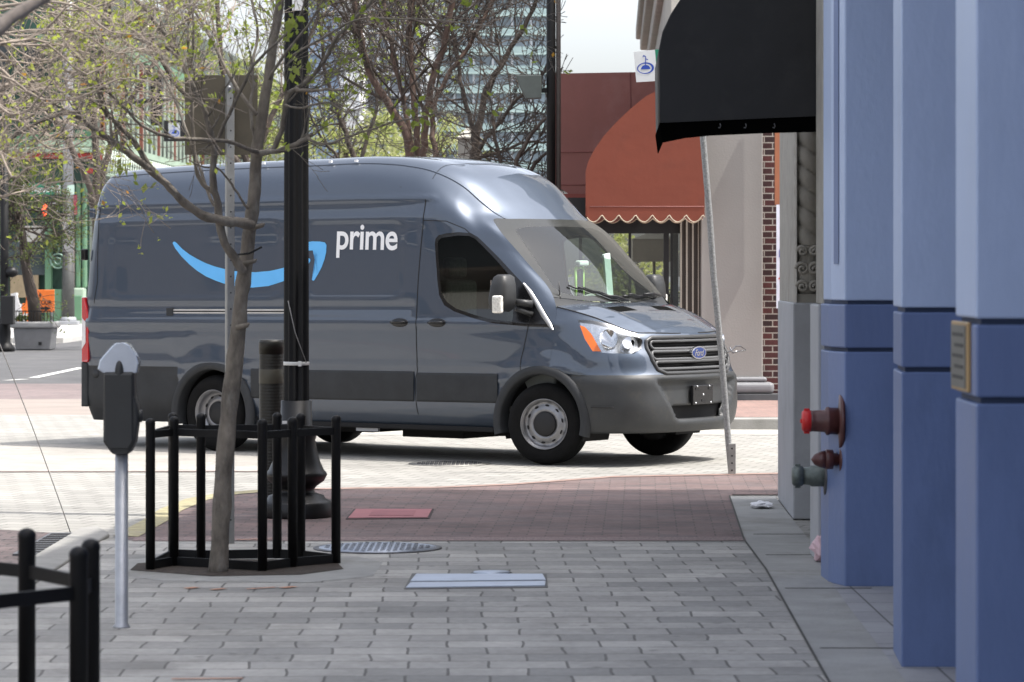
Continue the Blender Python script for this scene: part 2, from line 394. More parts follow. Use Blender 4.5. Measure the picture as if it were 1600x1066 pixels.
    def disp(x,y,z):
        d=0
        if abs(y)<.6: return 0
        if x<-1.40 and z>1.2:
            s=rrect(x,z,-5.04,-2.93,1.45,2.17,.12); d-=.009*(1-ss(-.022,.0,s))
            s=rrect(x,z,-2.64,-1.50,1.45,2.15,.12); d-=.009*(1-ss(-.022,.0,s))
        # character line at gutter
        if x<-1.2: d+= .012*math.exp(-((z-2.345)/.018)**2) - .010*(1-ss(2.28,2.34,z))*ss(2.17,2.24,z)
        # belt shoulder
        if x<-1.35: d+=-.014*math.exp(-((z-1.36)/.05)**2)
        d+=.012*math.exp(-((z-1.22)/.035)**2)*(1 if x<.4 else 0)
        d+=.008*math.exp(-((z-.84)/.02)**2)
        # wheel arch swell
        for cx in (0,-3.75):
            r=math.hypot(x-cx,(z-.36))
            if z>.7: d+=.022*(1-ss(.50,.68,r))
        # stamped leaf near the tail
        if x<-3.9 and z<1.25 and z>.85:
            s=abs((z-1.13)-.02*(x+4.7))/(.05*max(.05,1-((x+4.65)/.75)**2)); 
            if abs(x+4.65)<.75: d-=.010*(1-ss(.7,1.0,s))
            s2=rrect(x,z,-4.75,-4.22,.90,1.03,.03); d-=.006*(1-ss(-.02,.0,s2))
        return d
    for v in shell.verts:
        d=disp(v.co.x,v.co.y,v.co.z)
        if d: v.co.y+=d
    sidef=lambda c: c.y>.7
    shell.normal_update()
    BV=BVHTree.FromBMesh(shell)
    def sy(x,z,default=1.0):
        h=BV.ray_cast(Vector((x,3,z)),Vector((0,-1,0)))
        return h[0].y if h[0] is not None else default
    # ---------------- hood height field
    def interp(tab,x):
        if x<=tab[0][0]: return tab[0][1]
        for (a,b_),(c,d) in zip(tab,tab[1:]):
            if x<=c:
                t=(x-a)/(c-a); t=t*t*(3-2*t)*.25+t*.75; return b_+(d-b_)*t
        return tab[-1][1]
    ZC=[(.10,1.405),(.3,1.375),(.5,1.322),(.7,1.245),(.82,1.185),(.90,1.125)]
    ZE=[(.10,1.372),(.3,1.322),(.47,1.268),(.63,1.200),(.75,1.145),(.86,1.10),(.90,1.085)]
    YE=[(.10,.93),(.3,.885),(.47,.83),(.63,.77),(.75,.70),(.90,.60)]
    def Hd(x,y):
        zc=interp(ZC,x); ze=interp(ZE,x); q=min(1,abs(y)/interp(YE,x))
        rid=.010*math.exp(-((abs(y)-(.62-.18*(x-.1)))/.05)**2)*ss(.1,.3,x)*(1-ss(.8,.9,x))
        return ze+(zc-ze)*(1-q**2.6)+rid*(1-q**6)
    top=[(.12,.93),(.30,.885),(.47,.83),(.63,.77),(.75,.69),(.845,.50),(.885,.25),(.895,0)]
    L=[
     ([.27]*8,[(.1,.90),(.3,.955),(.5,.95),(.72,.87),(.86,.72),(.95,.50),(1.0,.25),(1.01,0)]),
     ([.33]*8,[(.1,.94),(.33,.985),(.55,.97),(.77,.885),(.905,.73),(.985,.5),(1.03,.25),(1.04,0)]),
     ([.45]*8,[(.1,.985),(.35,1.0),(.57,.985),(.80,.90),(.935,.74),(1.01,.5),(1.05,.25),(1.06,0)]),
     ([.62]*8,[(.1,.995),(.35,1.005),(.57,.99),(.80,.905),(.935,.74),(1.01,.5),(1.05,.25),(1.06,0)]),
     ([.74]*8,[(.1,1.0),(.35,1.002),(.57,.985),(.79,.895),(.925,.74),(1.0,.5),(1.04,.25),(1.05,0)]),
     ([.79]*8,[(.1,1.0),(.34,.988),(.55,.965),(.76,.88),(.895,.73),(.97,.5),(1.005,.25),(1.015,0)]),
     ([.93]*8,[(.11,1.0),(.32,.985),(.52,.955),(.72,.87),(.855,.72),(.935,.5),(.975,.25),(.985,0)]),
     ([1.10,1.10,1.085,1.06,1.04,1.03,1.03,1.03],[(.12,.99),(.30,.965),(.485,.92),(.665,.84),(.80,.71),(.89,.5),(.93,.25),(.94,0)]),
     ([1.26,1.235,1.195,1.15,1.105,1.085,1.085,1.085],[(.12,.965),(.30,.93),(.48,.88),(.65,.81),(.785,.70),(.875,.5),(.915,.25),(.925,0)]),
     ([Hd(x,y) for x,y in top],top)]
    NS=[[(x,y,z) for (x,y),z in zip(pl,zz)] for zz,pl in L]     # rows = levels
    NSt=[[NS[k][i] for k in range(len(NS))] for i in range(8)]
    gn=tensor(NSt,.04,.028); nose=grid_bm(gn)
    for v in nose.verts:
        c=v.co
        d=0
        for cx in (0,):
            r=math.hypot(c.x-cx,(c.z-.36))
            if c.z>.78: d+=.022*(1-ss(.50,.68,r))
        d+=.012*math.exp(-((c.z-1.22)/.035)**2)*(1-ss(.12,.3,c.x))
        d+=.008*math.exp(-((c.z-.84)/.02)**2)*(1-ss(.1,.5,c.x)) if c.y>.7 else 0
        c.y+=d
        # recessed plate zone of the bumper
        if c.x>.8 and .36<c.z<.735:
            wdt=.40+.22*(c.z-.42)/.3
            m=(1-ss(wdt-.01,wdt+.025,c.y))*ss(.37,.39,c.z)*(1-ss(.705,.73,c.z)); c.x-=.055*m
    # ---------------- cut-outs
    arch_f=circ(0,.36,.425); arch_r=circ(-3.75,.36,.425)
    for bm,polys in ((shell,(arch_f,arch_r)),(nose,(arch_f,))):
        for p in polys:
            fs=cut(bm,p,AX_SIDE,lambda c:c.y>.6); bmesh.ops.delete(bm,geom=fs,context='FACES')
    winp=[(-1.155,1.93),(-1.15,1.975),(-1.12,2.005),(-1.05,2.02),(-.92,2.03),(-.80,2.02),(-.73,1.985),(-.50,1.80),(-.24,1.575),(0.0,1.345),(.135,1.185),(-.16,1.195),(-.5,1.222),(-.70,1.262),(-.92,1.325),(-1.03,1.38),(-1.09,1.47),(-1.115,1.60)]
    wf=cut(shell,winp,AX_SIDE,lambda c:c.y>.7); window=take(shell,wf)
    # split: black rim + glass + mirror sail
    inn=[(-1.125,1.93),(-1.115,1.96),(-1.09,1.98),(-.92,2.00),(-.81,1.995),(-.745,1.965),(-.52,1.775),(-.30,1.575),(-.30,1.235),(-.5,1.252),(-.69,1.292),(-.90,1.352),(-1.00,1.41),(-1.06,1.49),(-1.085,1.60)]
    gf=cut(window,inn,AX_SIDE,None); glass=take(window,gf)
    gv=[(v_.co.x,v_.co.z,v_.co.y) for v_ in glass.verts]
    A_=np.array([[1,x,z,x*x*.3,z*z*.3] for x,z,_ in gv]); cf=np.linalg.lstsq(A_,np.array([y for *_,y in gv]),rcond=None)[0]
    for v_ in glass.verts: x,z=v_.co.x,v_.co.z; v_.co.y=float(cf@np.array([1,x,z,x*x*.3,z*z*.3]))-.002
    # black cladding below the mirror/quarter is rim
    # fuel flap etc. omitted; rocker colour split
    lowf=cut(shell,[(-5.6,.2),(-4.18,.2),(-4.18,.80),(-5.6,.80)],AX_SIDE,lambda c:c.y>.5); rb=take(shell,lowf)
    # nose split: bumper
    bf=[f for f in nose.faces if False]
    geom=list(nose.faces)+list(nose.edges)+list(nose.verts)
    bmesh.ops.bisect_plane(nose,geom=geom,plane_co=Vector((0,0,.775)),plane_no=Vector((0,0,1)),dist=1e-5)
    bf=[f for f in nose.faces if f.calc_center_median().z<.775 and f.calc_center_median().x>.28]
    bumper=take(nose,bf)
    intake=cut(bumper,[(-.1,.388),(.35,.388),(.42,.50),(-.1,.50)],AX_FRONT,lambda c:c.x>.8)
    bmesh.ops.delete(bumper,geom=intake,context='FACES')
    grp=[(-.1,.785),(.50,.785),(.585,.82),(.625,.90),(.635,1.0),(.62,1.065),(.56,1.095),(-.1,1.11)]
    gr=cut(nose,grp,AX_FRONT,lambda c:c.x>.7); bmesh.ops.delete(nose,geom=gr,context='FACES')
    def vw(px,py,x,y):   # photo position -> view-plane coordinates for the half mesh
        dep=VY-.577*x-.816*y
        return ((px-800)*dep/FP-VX, HC-(py-427)*dep/FP-SH(x))
    # headlamp outline (view coordinates; half mesh uses y positive so a-axis is (.816,-.577))
    hp=[vw(903,500,.38,.95),vw(925,501,.45,.93),vw(962,508,.6,.88),vw(992,519,.75,.75),vw(1004,532,.82,.72),vw(1002,545,.84,.72),vw(990,553,.8,.78),vw(950,552,.65,.88),vw(926,549,.55,.93),vw(914,530,.45,.95)]
    hf=cut(nose,hp,AX_VIEW,lambda c:c.x>.25 and c.y>.4); lamp=take(nose,hf)
    ap=[vw(904,508,.38,.95),vw(914,511,.42,.94),vw(924,522,.46,.94),vw(939,549,.55,.93),vw(922,549,.55,.93),vw(913,530,.45,.95)]
    af=cut(lamp,ap,AX_VIEW,None); amber=take(lamp,af)
    # ---------------- roof ribs & finish shell
    out(shell,'body',paint,van)
    out(nose,'front_wing',paint,van)
    o=out(rb,'rear_quarter_cladding',plastic,van,solid=0)
    rim=out(window,'window_surround',gloss,van)
    gl=out(glass,'side_window',sg,van)
    for o in ():
        pass
    bumper_o=out(bumper,'front_bumper',bumpmat,van)
    md=bumper_o.modifiers.new('s','SOLIDIFY'); md.thickness=.02; md.offset=1
    # headlamps, one object per side
    tail_red=mat('lamp_red',(.45,.012,.015),.15,var=.05,coat=.5)
    amb=mat('lamp_amber',(.80,.16,.01),.12,var=.05,coat=.8)
    lens=glassmat('lamp_lens',(.95,.96,.97),1.0)
    refl=mat('lamp_reflector',(.85,.86,.88),.10,1.0,var=.03)
    for s in (-1,1):
        hl=out(lamp,'headlight',lens,van,both=False,side=s)
        out(amber,'side_marker',amb,hl,both=False,side=s)
        mb=MB()
        # inner bowl: dark housing behind lens + two reflector bowls
        bk=lamp.copy()
        for v in bk.verts: v.co+=Vector((-.035,-.022,-.002))
        out(bk,'lamp_housing',mat('lamp_housing',(.55,.57,.60),.24,.85,var=.25,scale=30),hl,both=False,side=s)
        for (x,y,z,r,dn) in ((.60,.855,1.085,.080,1.0),(.745,.765,1.050,.052,1.0)):
            M=Vector((.75,.62*1,.1)).to_track_quat('Z','Y').to_matrix()
            prof=[(.001,-.03),(r*.5,-.022),(r*.85,.0),(r,.03),(r*1.06,.03)]
            m2=MB().lathe(prof,(0,0,0),20,M=M)
            vs=[(v[0]+x,(v[1]+y)*1.0,v[2]+z+SH(x)) for v in m2.v]
            m2.v=[(a,b_*s,c) for a,b_,c in vs]
            m2.obj('reflector',refl,hl,local=True)
            bl=MB().sphere((x+.01,s*(y+.01),z+SH(x)),.016); bl.obj('bulb',mat('bulb',(.9,.9,.9),.1,var=0),hl,local=True)
        bk.free()
    # ---------------- hood
    def Epos(i,t):
        p=crv(NS[-1][max(i-1,0)],NS[-1][i],NS[-1][i+1],NS[-1][i+2] if i+2<8 else NS[-1][i+1],t); return p
    edge=[gn[i][-1] for i in range(len(gn))]
    ne=len(edge); rows=[]
    NR=26
    for k,e in enumerate(edge):
        s=k/(ne-1); xs=.155+(.895-.155)*(s**.9)
        row=[]
        for j in range(NR+1):
            r=j/NR; x=e.x+(xs-e.x)*r; y=e.y*(1-r)
            row.append(Vector((x,y,Hd(x,y)+.0) if j else (e.x,e.y,e.z)))
        rows.append(row)
    hood=grid_bm(rows)
    # cowl area between hood rear line and windshield
    hv=[]
    for (x0,y0) in ((.40,.27),):
        pass
    vent=cut(hood,[(.335,.20),(.47,.17),(.47,.47),(.335,.50)],(Vector((1,0,0)),Vector((0,1,0))),None)
    ventb=take(hood,vent)
    ho=out(hood,'bonnet',paint,van)
    bgp=MB()
    for s in (-1,1): bgp.tube([(p.x+.002,s*(p.y+.002),p.z+SH(p.x)-.003) for p in edge[:int(len(edge)*.93)]],.0055,5)
    bgp.obj('bonnet_gap',mat('panel_gap',(.008,.008,.009),.7,var=0),ho,local=True)
    for s in (-1,1):
        out(ventb,'bonnet_vent',mat('vent_mesh',(.008,.008,.008),1.0,var=.5,scale=120,spec=0),ho,both=False,side=s)
    # ---------------- roof joint rail
    jv=min(range(len(g[len(g)//2])),key=lambda j:abs(g[len(g)//2][j].y-.80) if g[len(g)//2][j].z>2.3 else 9)
    rj=MB()
    for s in (-1,1): rj.tube([(row[jv].x,s*(row[jv].y+.001),row[jv].z+SH(row[jv].x)-.002) for row in g[3:]],.0085,6)
    rj.obj('roof_rail',paint,van,local=True)
    rj=MB()
    for s in (-1,1): rj.tube([(row[jv].x,s*(row[jv].y-.011),row[jv].z+SH(row[jv].x)+.001) for row in g[3:]],.004,5)
    rj.obj('roof_channel',mat('panel_gap',(.008,.008,.009),.7,var=0),van,local=True)
    # ---------------- windshield
    gF=g[-1]   # final station of the shell, sampled
    # find pillar part: from z>1.44 on the pillar to centre
    i0=min(range(len(gF)),key=lambda i:(gF[i]-Vector((.05,.885,1.45))).length)
    i1=min(range(len(gF)),key=lambda i:(gF[i]-Vector((-.665,.785,2.14))).length)
    left=gF[i0:i1+1]; topc=gF[i1:]
    nb_=26
    rows=[]
    def bot(q): # q 0 at pillar .. 1 centre
        y=.885*(1-q); return Vector((.05+.115*math.sin(q*pi/2)**.9,y,1.45-.052*math.sin(q*pi/2)))
    tl=len(topc)
    def topf(q):
        f=q*(tl-1); i=min(int(f),tl-2); t=f-i; return topc[i]*(1-t)+topc[i+1]*t
    nl=len(left)
    for k in range(nl):
        t=k/(nl-1)
        # parameter along the pillar by length
        row=[]
        for j in range(nb_+1):
            q=j/nb_
            B0=bot(q);T0=topf(q)
            p=B0*(1-t)+T0*t
            # add the pillar's own offset, fading to centre, plus bulge
            lin=left[0]*(1-t)+left[-1]*t
            off=left[k]-lin
            p=p+off*(1-q)
            p+=Vector((.028,0,.028))*math.sin(pi*t)*math.sin(q*pi/2)
            row.append(p)
        rows.append(row)
    wsb=grid_bm(rows)
    # frit border
    inner=[(-.05,1.455),(.60,1.46),(.76,1.49),(.80,1.54),(.70,2.02),(.66,2.055),(.50,2.075),(-.05,2.085)]
    inf=cut(wsb,inner,AX_FRONT,None); clear=take(wsb,inf)
    wso=out(clear,'windshield',ws,van)
    out(wsb,'windshield_border',frit,wso)
    # roof visor / trim lip
    # cowl panel
    rows=[]
    for j in range(nb_+1):
        q=j/nb_; b0=bot(q); 
        e=Vector((.155-.03*(1-q),.93*(1-q),0)); 
        xx=.155-.035*(1-q)**2; yy=.925*(1-q); e=Vector((xx,yy,Hd(xx,yy)-.012))
        rows.append([b0+Vector((0,0,-.004)),(b0+e)/2+Vector((0,0,-.02)),e])
    cowl=grid_bm(rows)
    out(cowl,'cowl_panel',plastic,van)
    # fill between pillar base and wing
    fb=bmesh.new(); p=[gF[i] for i in range(max(0,i0-10),i0+1)]
    # ---------------- wipers
    def wpt(y,t,up=.03):
        q=1-abs(y)/.885; q=max(0,min(1,q)); k=int(t*(nl-1)); j=int(q*nb_); pt=rows_ws[k][j]; return Vector((pt.x+up*.7,-y if False else y,pt.z+up*.7+SH(pt.x)))
    rows_ws=[]
    for k in range(nl):
        t=k/(nl-1); row=[]
        for j in range(nb_+1):
            q=j/nb_; p=bot(q)*(1-t)+topf(q)*t; lin=left[0]*(1-t)+left[-1]*t; p=p+(left[k]-lin)*(1-q)+Vector((.028,0,.028))*math.sin(pi*t)*math.sin(q*pi/2); row.append(p)
        rows_ws.append(row)
    rub=mat('wiper_black',(.015,.015,.016),.4,var=.1)
    for (ya,yb,tb) in ((.05,-.62,.12),(.72,.08,.045)):
        base_=wpt(ya,.0,.035)+Vector((.03,0,-.01)); elb=wpt((ya+yb)/2,.05 if tb<.1 else .05,.05); tip=wpt(yb,tb,.02)
        w=MB(); w.tube([base_,(base_+elb)/2+Vector((.01,0,.015)),elb],[.012,.010,.007],6)
        a=wpt(ya-.10*(1 if ya>yb else -1),.02,.018); 
        pts=[wpt(ya+(yb-ya)*k/8,.02+(tb)*k/8,.016) for k in range(9)]
        w.tube(pts,.008,6)
        w.tube([p+Vector((.012,0,.012)) for p in pts[1:8]],.006,6)
        w.obj('wiper',rub,van,local=True)
    a=MB(); a.tube([(.06,-.80,1.44),(.05,-.80,1.60)],[.006,.003],6); a.lathe([(.016,0),(.012,.03),(.006,.05)],(.06,-.80,1.43),10); a.obj('aerial',rub,van,local=True)
    # ---------------- grille
    gm=mat('grille_bar',(.085,.087,.09),.38,var=.05)
    gb=MB()
    BN=BVHTree.FromBMesh(grid_bm(gn))
    def nx(y,z):
        h=BN.ray_cast(Vector((3,max(.001,abs(y)),z)),Vector((-1,0,0)))
        return h[0].x if h[0] is not None else .9
    loops=[(.995,1.062,.575),(.905,.972,.60),(.822,.885,.585)]
    gob=None
    gril=MB()
    # frame
    fr=[]
    def loop(z0,z1,wd,rad,inset,n=14):
        pts=[]
        hz=(z1-z0)/2; zc=(z0+z1)/2
        for k in range(n+1): y=-(wd-hz)+2*(wd-hz)*k/n; pts.append((nx(y,z1)+inset,y,z1+SH(.9)))
        for k in range(1,7): an=pi/2-pi*k/7; y=(wd-hz)+hz*math.cos(an); z=zc+hz*math.sin(an); pts.append((nx(y,z)+inset,y,z+SH(.9)))
        for k in range(n+1): y=(wd-hz)-2*(wd-hz)*k/n; pts.append((nx(y,z0)+inset,y,z0+SH(.9)))
        for k in range(1,7): an=-pi/2-pi*k/7; y=-(wd-hz)+hz*math.cos(an); z=zc+hz*math.sin(an); pts.append((nx(y,z)+inset,y,z+SH(.9)))
        gril.tube(pts,rad,8,closed=True)
    for z0,z1,wd in loops: loop(z0,z1,wd,.0145,-.012)
    gro=gril.obj('grille',gm,van,local=True)
    gf2=MB()
    full=[(-y,z) for y,z in reversed(grp) if y>0]+[(y,z) for y,z in grp if y>0]
    pts=[]
    m_=len(full)
    for i in range(m_):
        a_=full[i];b_=full[(i+1)%m_]
        for k in range(8):
            y=a_[0]+(b_[0]-a_[0])*k/8;z=a_[1]+(b_[1]-a_[1])*k/8; pts.append((nx(y,z)+.002,y,z+SH(.9)))
    gf2.tube(pts,.017,8,closed=True); gf2.obj('grille_frame',mat('grille_frame',(.05,.051,.053),.35,var=.05),gro,local=True)
    bk=MB(); pts=[]
    vs=[];n=16
    for k in range(n+1):
        y=-.66+1.32*k/n
        vs.append((nx(y,.95)-.075,y,.76+SH(.9)));vs.append((nx(y,.95)-.10,y,1.12+SH(.9)))
    bk.add(vs,[(2*k,2*k+2,2*k+3,2*k+1) for k in range(n)],True)
    for k in range(12):
        z=.80+.025*k
        bk.tube([(nx(y,.95)-.062,y,z+SH(.9)) for y in [-.6+1.2*j/12 for j in range(13)]],.003,4)
    bk.obj('radiator_screen',dark,gro,local=True)
    # emblem
    em=MB(); ex=nx(0,.95)+.014; ez=.955+SH(.9)
    def ell(a,b_,n=40): return [(a*math.cos(2*pi*k/n),b_*math.sin(2*pi*k/n)) for k in range(n)]
    em.prism(ell(.118,.056),lambda a,b_,t:(ex+t,a,ez+b_),-.02,.006); eo=em.obj('emblem',chrome,gro,local=True,bevel=.003)
    MB().prism(ell(.106,.047),lambda a,b_,t:(ex+t,a,ez+b_),0,.0085).obj('emblem_field',mat('emblem_blue',(.012,.035,.16),.15,var=.05,coat=1),eo,local=True)
    def text_mesh(txt,size,offset=0,shear=0,space=1.0,res=6):
        cu=bpy.data.curves.new('t','FONT'); cu.body=txt; cu.size=size; cu.offset=offset; cu.shear=shear; cu.space_character=space; cu.resolution_u=res; cu.fill_mode='FRONT'
        ob=bpy.data.objects.new('t',cu); COL.objects.link(ob)
        dg=bpy.context.evaluated_depsgraph_get(); dg.update()
        me=bpy.data.meshes.new_from_object(ob.evaluated_get(dg)); 
        bpy.data.objects.remove(ob); return me
    globals()['text_mesh']=text_mesh
    me=text_mesh('Ford',.078,.001,.35,.92)
    xs=[v.co.x for v in me.vertices]; cx=(min(xs)+max(xs))/2; ys=[v.co.y for v in me.vertices]; cy=(min(ys)+max(ys))/2
    for v in me.vertices: v.co=Vector((ex+.0105,v.co.x-cx,ez+v.co.y-cy))
    finish('emblem_lettering',me,chrome,eo,recalc=False)
    # ---------------- bumper details
    MB().bx(.80,.94,-.46,.46,.36,.53).obj('lower_intake',dark,van,local=True)
    pl=MB(); pl.box((1.030,-.01,.605),(.03,.33,.17)); po=pl.obj('plate_bracket',gloss,van,local=True,bevel=.006)
    d=MB()
    for y,z in ((-.115,.66),(.095,.66),(-.01,.555)): d.box((1.0470,y,z),(.005,.05,.018))
    d.obj('bracket_slot',dark,po,local=True)
    d=MB()
    for y,z in ((-.11,.68),(.09,.68),(-.135,.535),(.115,.535),(-.01,.605)): d.sphere((1.046,y,z),.009,8,6)
    d.obj('screw',chrome,po,local=True)
    # ---------------- projected things on the side
    def sp(x,z,off=.003):   # near side point
        return Vector((x,-(sy(x,z)+off),z+SH(x)))
    def spp(px,py):         # photo position -> side coordinates (plane y=-1)
        k=(px-800)/FP; c_,s_=math.cos(YAW),math.sin(YAW)
        y=-1.0
        for _ in range(4):
            x=(k*(VY+y*c_)-VX-y*s_)/(c_+k*s_); wy=VY-x*s_+y*c_; z=HC-(py-427)*wy/FP-SH(x); y=-sy(x,z)
        return x,z
    def strip(pts,wd,name,m,parent,off=.002,mirror=True):
        """thin band following the side through (x,z) points"""
        P=[]
        for i in range(len(pts)-1):
            a=pts[i];c=pts[i+1]; n=max(1,int(math.hypot(c[0]-a[0],c[1]-a[1])/.03))
            for k in range(n): P.append((a[0]+(c[0]-a[0])*k/n,a[1]+(c[1]-a[1])*k/n))
        P.append(pts[-1]); vs=[]
        for i,p in enumerate(P):
            a=P[max(0,i-1)];c=P[min(len(P)-1,i+1)]; dx,dz=c[0]-a[0],c[1]-a[1]; l=math.hypot(dx,dz) or 1; nx_,nz=-dz/l*wd/2,dx/l*wd/2
            vs.append(sp(p[0]+nx_,p[1]+nz,off)); vs.append(sp(p[0]-nx_,p[1]-nz,off))
        b_=MB(); fs=[(2*i,2*i+1,2*i+3,2*i+2) for i in range(len(P)-1)]
        b_.add(vs,fs,True)
        if mirror: b_.add([(v.x,-v.y,v.z) for v in vs],[tuple(reversed(f)) for f in fs],True)
        return b_.obj(name,m,parent,local=True)
    gap=mat('panel_gap',(.008,.008,.009),.7,var=0)
    strip([(-1.29,2.33),(-1.29,2.10),(-1.325,1.6),(-1.335,1.25),(-1.345,.80),(-1.37,.72),(-1.37,.60),(-1.355,.40)],.009,'panel_gap',gap,van)
    strip([(-1.29,2.14),(-1.05,2.13),(-.86,2.06),(-.70,1.93)],.007,'panel_gap',gap,van)
    strip([(-.10,1.43),(-.13,1.2),(-.15,1.1),(-.20,.9),(-.20,.80)],.008,'panel_gap',gap,van)
    strip([(-2.79,2.33),(-2.79,1.40),(-2.80,.85),(-2.80,.40)],.009,'panel_gap',gap,van)
    strip([(-5.26,2.45),(-5.22,2.3),(-5.20,1.6),(-5.24,1.40)],.008,'panel_gap',gap,van)
    # lower body cladding bands
    def band(x0,x1,z0,z1,name,m,off=.009,n=None):
        b_=MB(); nxs=max(2,int((x1-x0)/.05)); 
        prof=[(z0-.004,-.004),(z0,off*.6),(z0+.02,off),((z0+z1)/2,off+.006),(z1-.02,off),(z1,off*.6),(z1+.004,-.004)]
        for s in (-1,1):
            vs=[]
            for k in range(nxs+1):
                x=x0+(x1-x0)*k/nxs
                for z,o_ in prof: vs.append((x,s*(sy(x,z)+o_),z+SH(x)))
            m_=len(prof)
            fs=[(k*m_+j,(k+1)*m_+j,(k+1)*m_+j+1,k*m_+j+1) for k in range(nxs) for j in range(m_-1)]
            b_.add(vs,fs,True)
        return b_.obj(name,m,van,local=True)
    band(-1.35,-.46,.52,.775,'side_cladding',plastic); band(-2.79,-1.385,.52,.785,'side_cladding',plastic); band(-3.28,-2.81,.52,.79,'side_cladding',plastic)
    # flares
    for cx in (0,-3.75):
        b_=MB()
        for s in (-1,1):
            vs=[];n=36
            prof=[(.418,-.10),(.418,.018),(.43,.030),(.46,.034),(.492,.026),(.505,.004),(.508,-.01)]
            for k in range(n+1):
                an=R(-14)+(pi+R(28))*k/n
                for r,o_ in prof:
                    x=cx+r*math.cos(an); z=.36+r*math.sin(an)
                    yy=sy(min(x,.08),max(z,.30),1.0) if x<.09 else None
                    if yy is None or x>=.09:
                        h=BN.ray_cast(Vector((x,3,max(z,.30))),Vector((0,-1,0))); yy=h[0].y if h[0] is not None else 1.0
                    yy=1.006-.02*max(0,x-.3)/.2
                    vs.append((x,s*(yy+o_),z+SH(x)))
            m_=len(prof); fs=[(k*m_+j,(k+1)*m_+j,(k+1)*m_+j+1,k*m_+j+1) for k in range(n) for j in range(m_-1)]
            b_.add(vs,fs,True)
        b_.obj('wheel_arch_trim',plastic,van,local=True)
        # wheel well liner
        for s in (-1,1):
            wl=MB(); vs=[]; n=24
            for k in range(n+1):
                an=R(-20)+(pi+R(40))*k/n
                for y in (.96,.55): vs.append((cx+.43*math.cos(an),s*y,.36+.43*math.sin(an)))
            fs=[(2*k,2*k+1,2*k+3,2*k+2) for k in range(n)]
            wl.add(vs,fs,True)
            c0=len(wl.v); 
            wl.add([(cx+.43*math.cos(R(-20)+(pi+R(40))*k/n),s*.55,.36+.43*math.sin(R(-20)+(pi+R(40))*k/n)) for k in range(n+1)],[tuple(range(n+1))])
            wl.obj('wheel_well',dark,van,local=True)
    # mud flap, underside, step
    u=MB(); u.bx(-5.30,.75,-.86,.86,.30,.36); u.bx(-3.15,-.55,-.95,.95,.265,.31); u.bx(-3.1,-2.2,-.55,.1,.20,.30); u.bx(-1.9,-1.2,-.5,.6,.17,.30); u.obj('underbody',dark,van,local=True,bevel=.01)
    u=MB(); u.box((-3.26,-.80,.27),(.02,.30,.26)); u.box((-3.26,.80,.27),(.02,.30,.26)); u.obj('mud_flap',plastic,van,local=True)
    u=MB(); u.bx(-2.1,-1.85,-.93,-.90,.235,.285); u.bx(-2.75,-2.5,-.93,-.90,.235,.285); u.obj('chassis_bracket',mat('bracket_grey',(.35,.36,.38),.5,.3),van,local=True)
    # rear bumper
    rbm=MB()
    vs=[];prof=[(-5.36,.99),(-5.44,.985),(-5.50,.90),(-5.53,.6),(-5.53,0)]
    pp=[(x,-y) for x,y in prof]+[(x,y) for x,y in reversed(prof[:-1])]
    rbm.prism(pp,lambda a,c,t:(a,c,t+SH(a)),.40,.83); rbm.obj('rear_bumper',plastic,van,local=True,bevel=.02,seg=3)
    # rear doors
    for s in (-1,1):
        loopp=[(g[0][j].x,s*g[0][j].y,g[0][j].z+SH(-5.4)) for j in range(0,len(g[0]))]
        # panel from R0 to centre plane
        b_=MB(); n=len(loopp); vs=loopp+[(x-.03,s*.004,z) for x,y,z in loopp]
        b_.add(vs,[(k,k+1,n+k+1,n+k) for k in range(n-1)],True); rd=b_.obj('rear_door',paint,van,local=True)
        MB().box((-5.48,s*.08,1.25),(.04,.05,.14)).obj('door_handle',plastic,rd,local=True,bevel=.01)
        MB().bx(-5.45,-5.43,min(s*.12,s*.7),max(s*.12,s*.7),1.5,2.1).obj('rear_window',gloss,rd,local=True,bevel=.005)
    # tail lamps wrap
    def ribbon_patch(xs,z0f,z1f,off,name,m,parent,nz=10):
        b_=MB(); vs=[]
        for x in xs:
            for k in range(nz+1):
                z=z0f(x)+(z1f(x)-z0f(x))*k/nz; vs.append((x,-(sy(x,z,.9)+off),z+SH(x)))
        nxs=len(xs); b_.add(vs,[(i*(nz+1)+k,(i+1)*(nz+1)+k,(i+1)*(nz+1)+k+1,i*(nz+1)+k+1) for i in range(nxs-1) for k in range(nz)],True)
        return b_.obj(name,m,parent,local=True)
    for s in (-1,1):
        tl_=MB()
        poly=[(-5.45,.83),(-5.33,.83),(-5.315,.86),(-5.315,1.28),(-5.35,1.37),(-5.40,1.46),(-5.45,1.46)]
        tl_.prism(poly,lambda a,c,t:(a,s*(t-max(0,(-5.33-a))*.42),c+SH(a)),.94,1.022); to=tl_.obj('tail_light',tail_red,van,local=True,bevel=.012,seg=3)
        MB().prism([(-5.435,.96),(-5.36,1.02),(-5.36,1.22),(-5.435,1.26)],lambda a,c,t:(a,s*(t-max(0,(-5.33-a))*.42),c+SH(a)),1.0,1.026).obj('reversing_lens',mat('lens_white',(.7,.68,.68),.2,var=.1),to,local=True)
    # sliding door rail
    rr=MB(); rr.v=[]
    def railbox(x0,x1,z0,z1,off):
        b_=MB()
        for s in (-1,1):
            vs=[]
            n=20
            for k in range(n+1):
                x=x0+(x1-x0)*k/n; y=sy(x,(z0+z1)/2)
                for (z,o_) in ((z0,-.004),(z0,off),(z1,off),(z1,-.004)): vs.append((x,s*(y+o_),z+SH(x)))
            b_.add(vs,[(k*4+j,(k+1)*4+j,(k+1)*4+j+1,k*4+j+1) for k in range(n) for j in range(3)]+[(0,1,2,3),(4*n,4*n+3,4*n+2,4*n+1)])
        return b_
    railbox(-4.27,-2.84,1.305,1.345,.006).obj('sliding_door_rail',mat('rail_alu',(.62,.62,.62),.3,.6,var=.05),van,local=True)
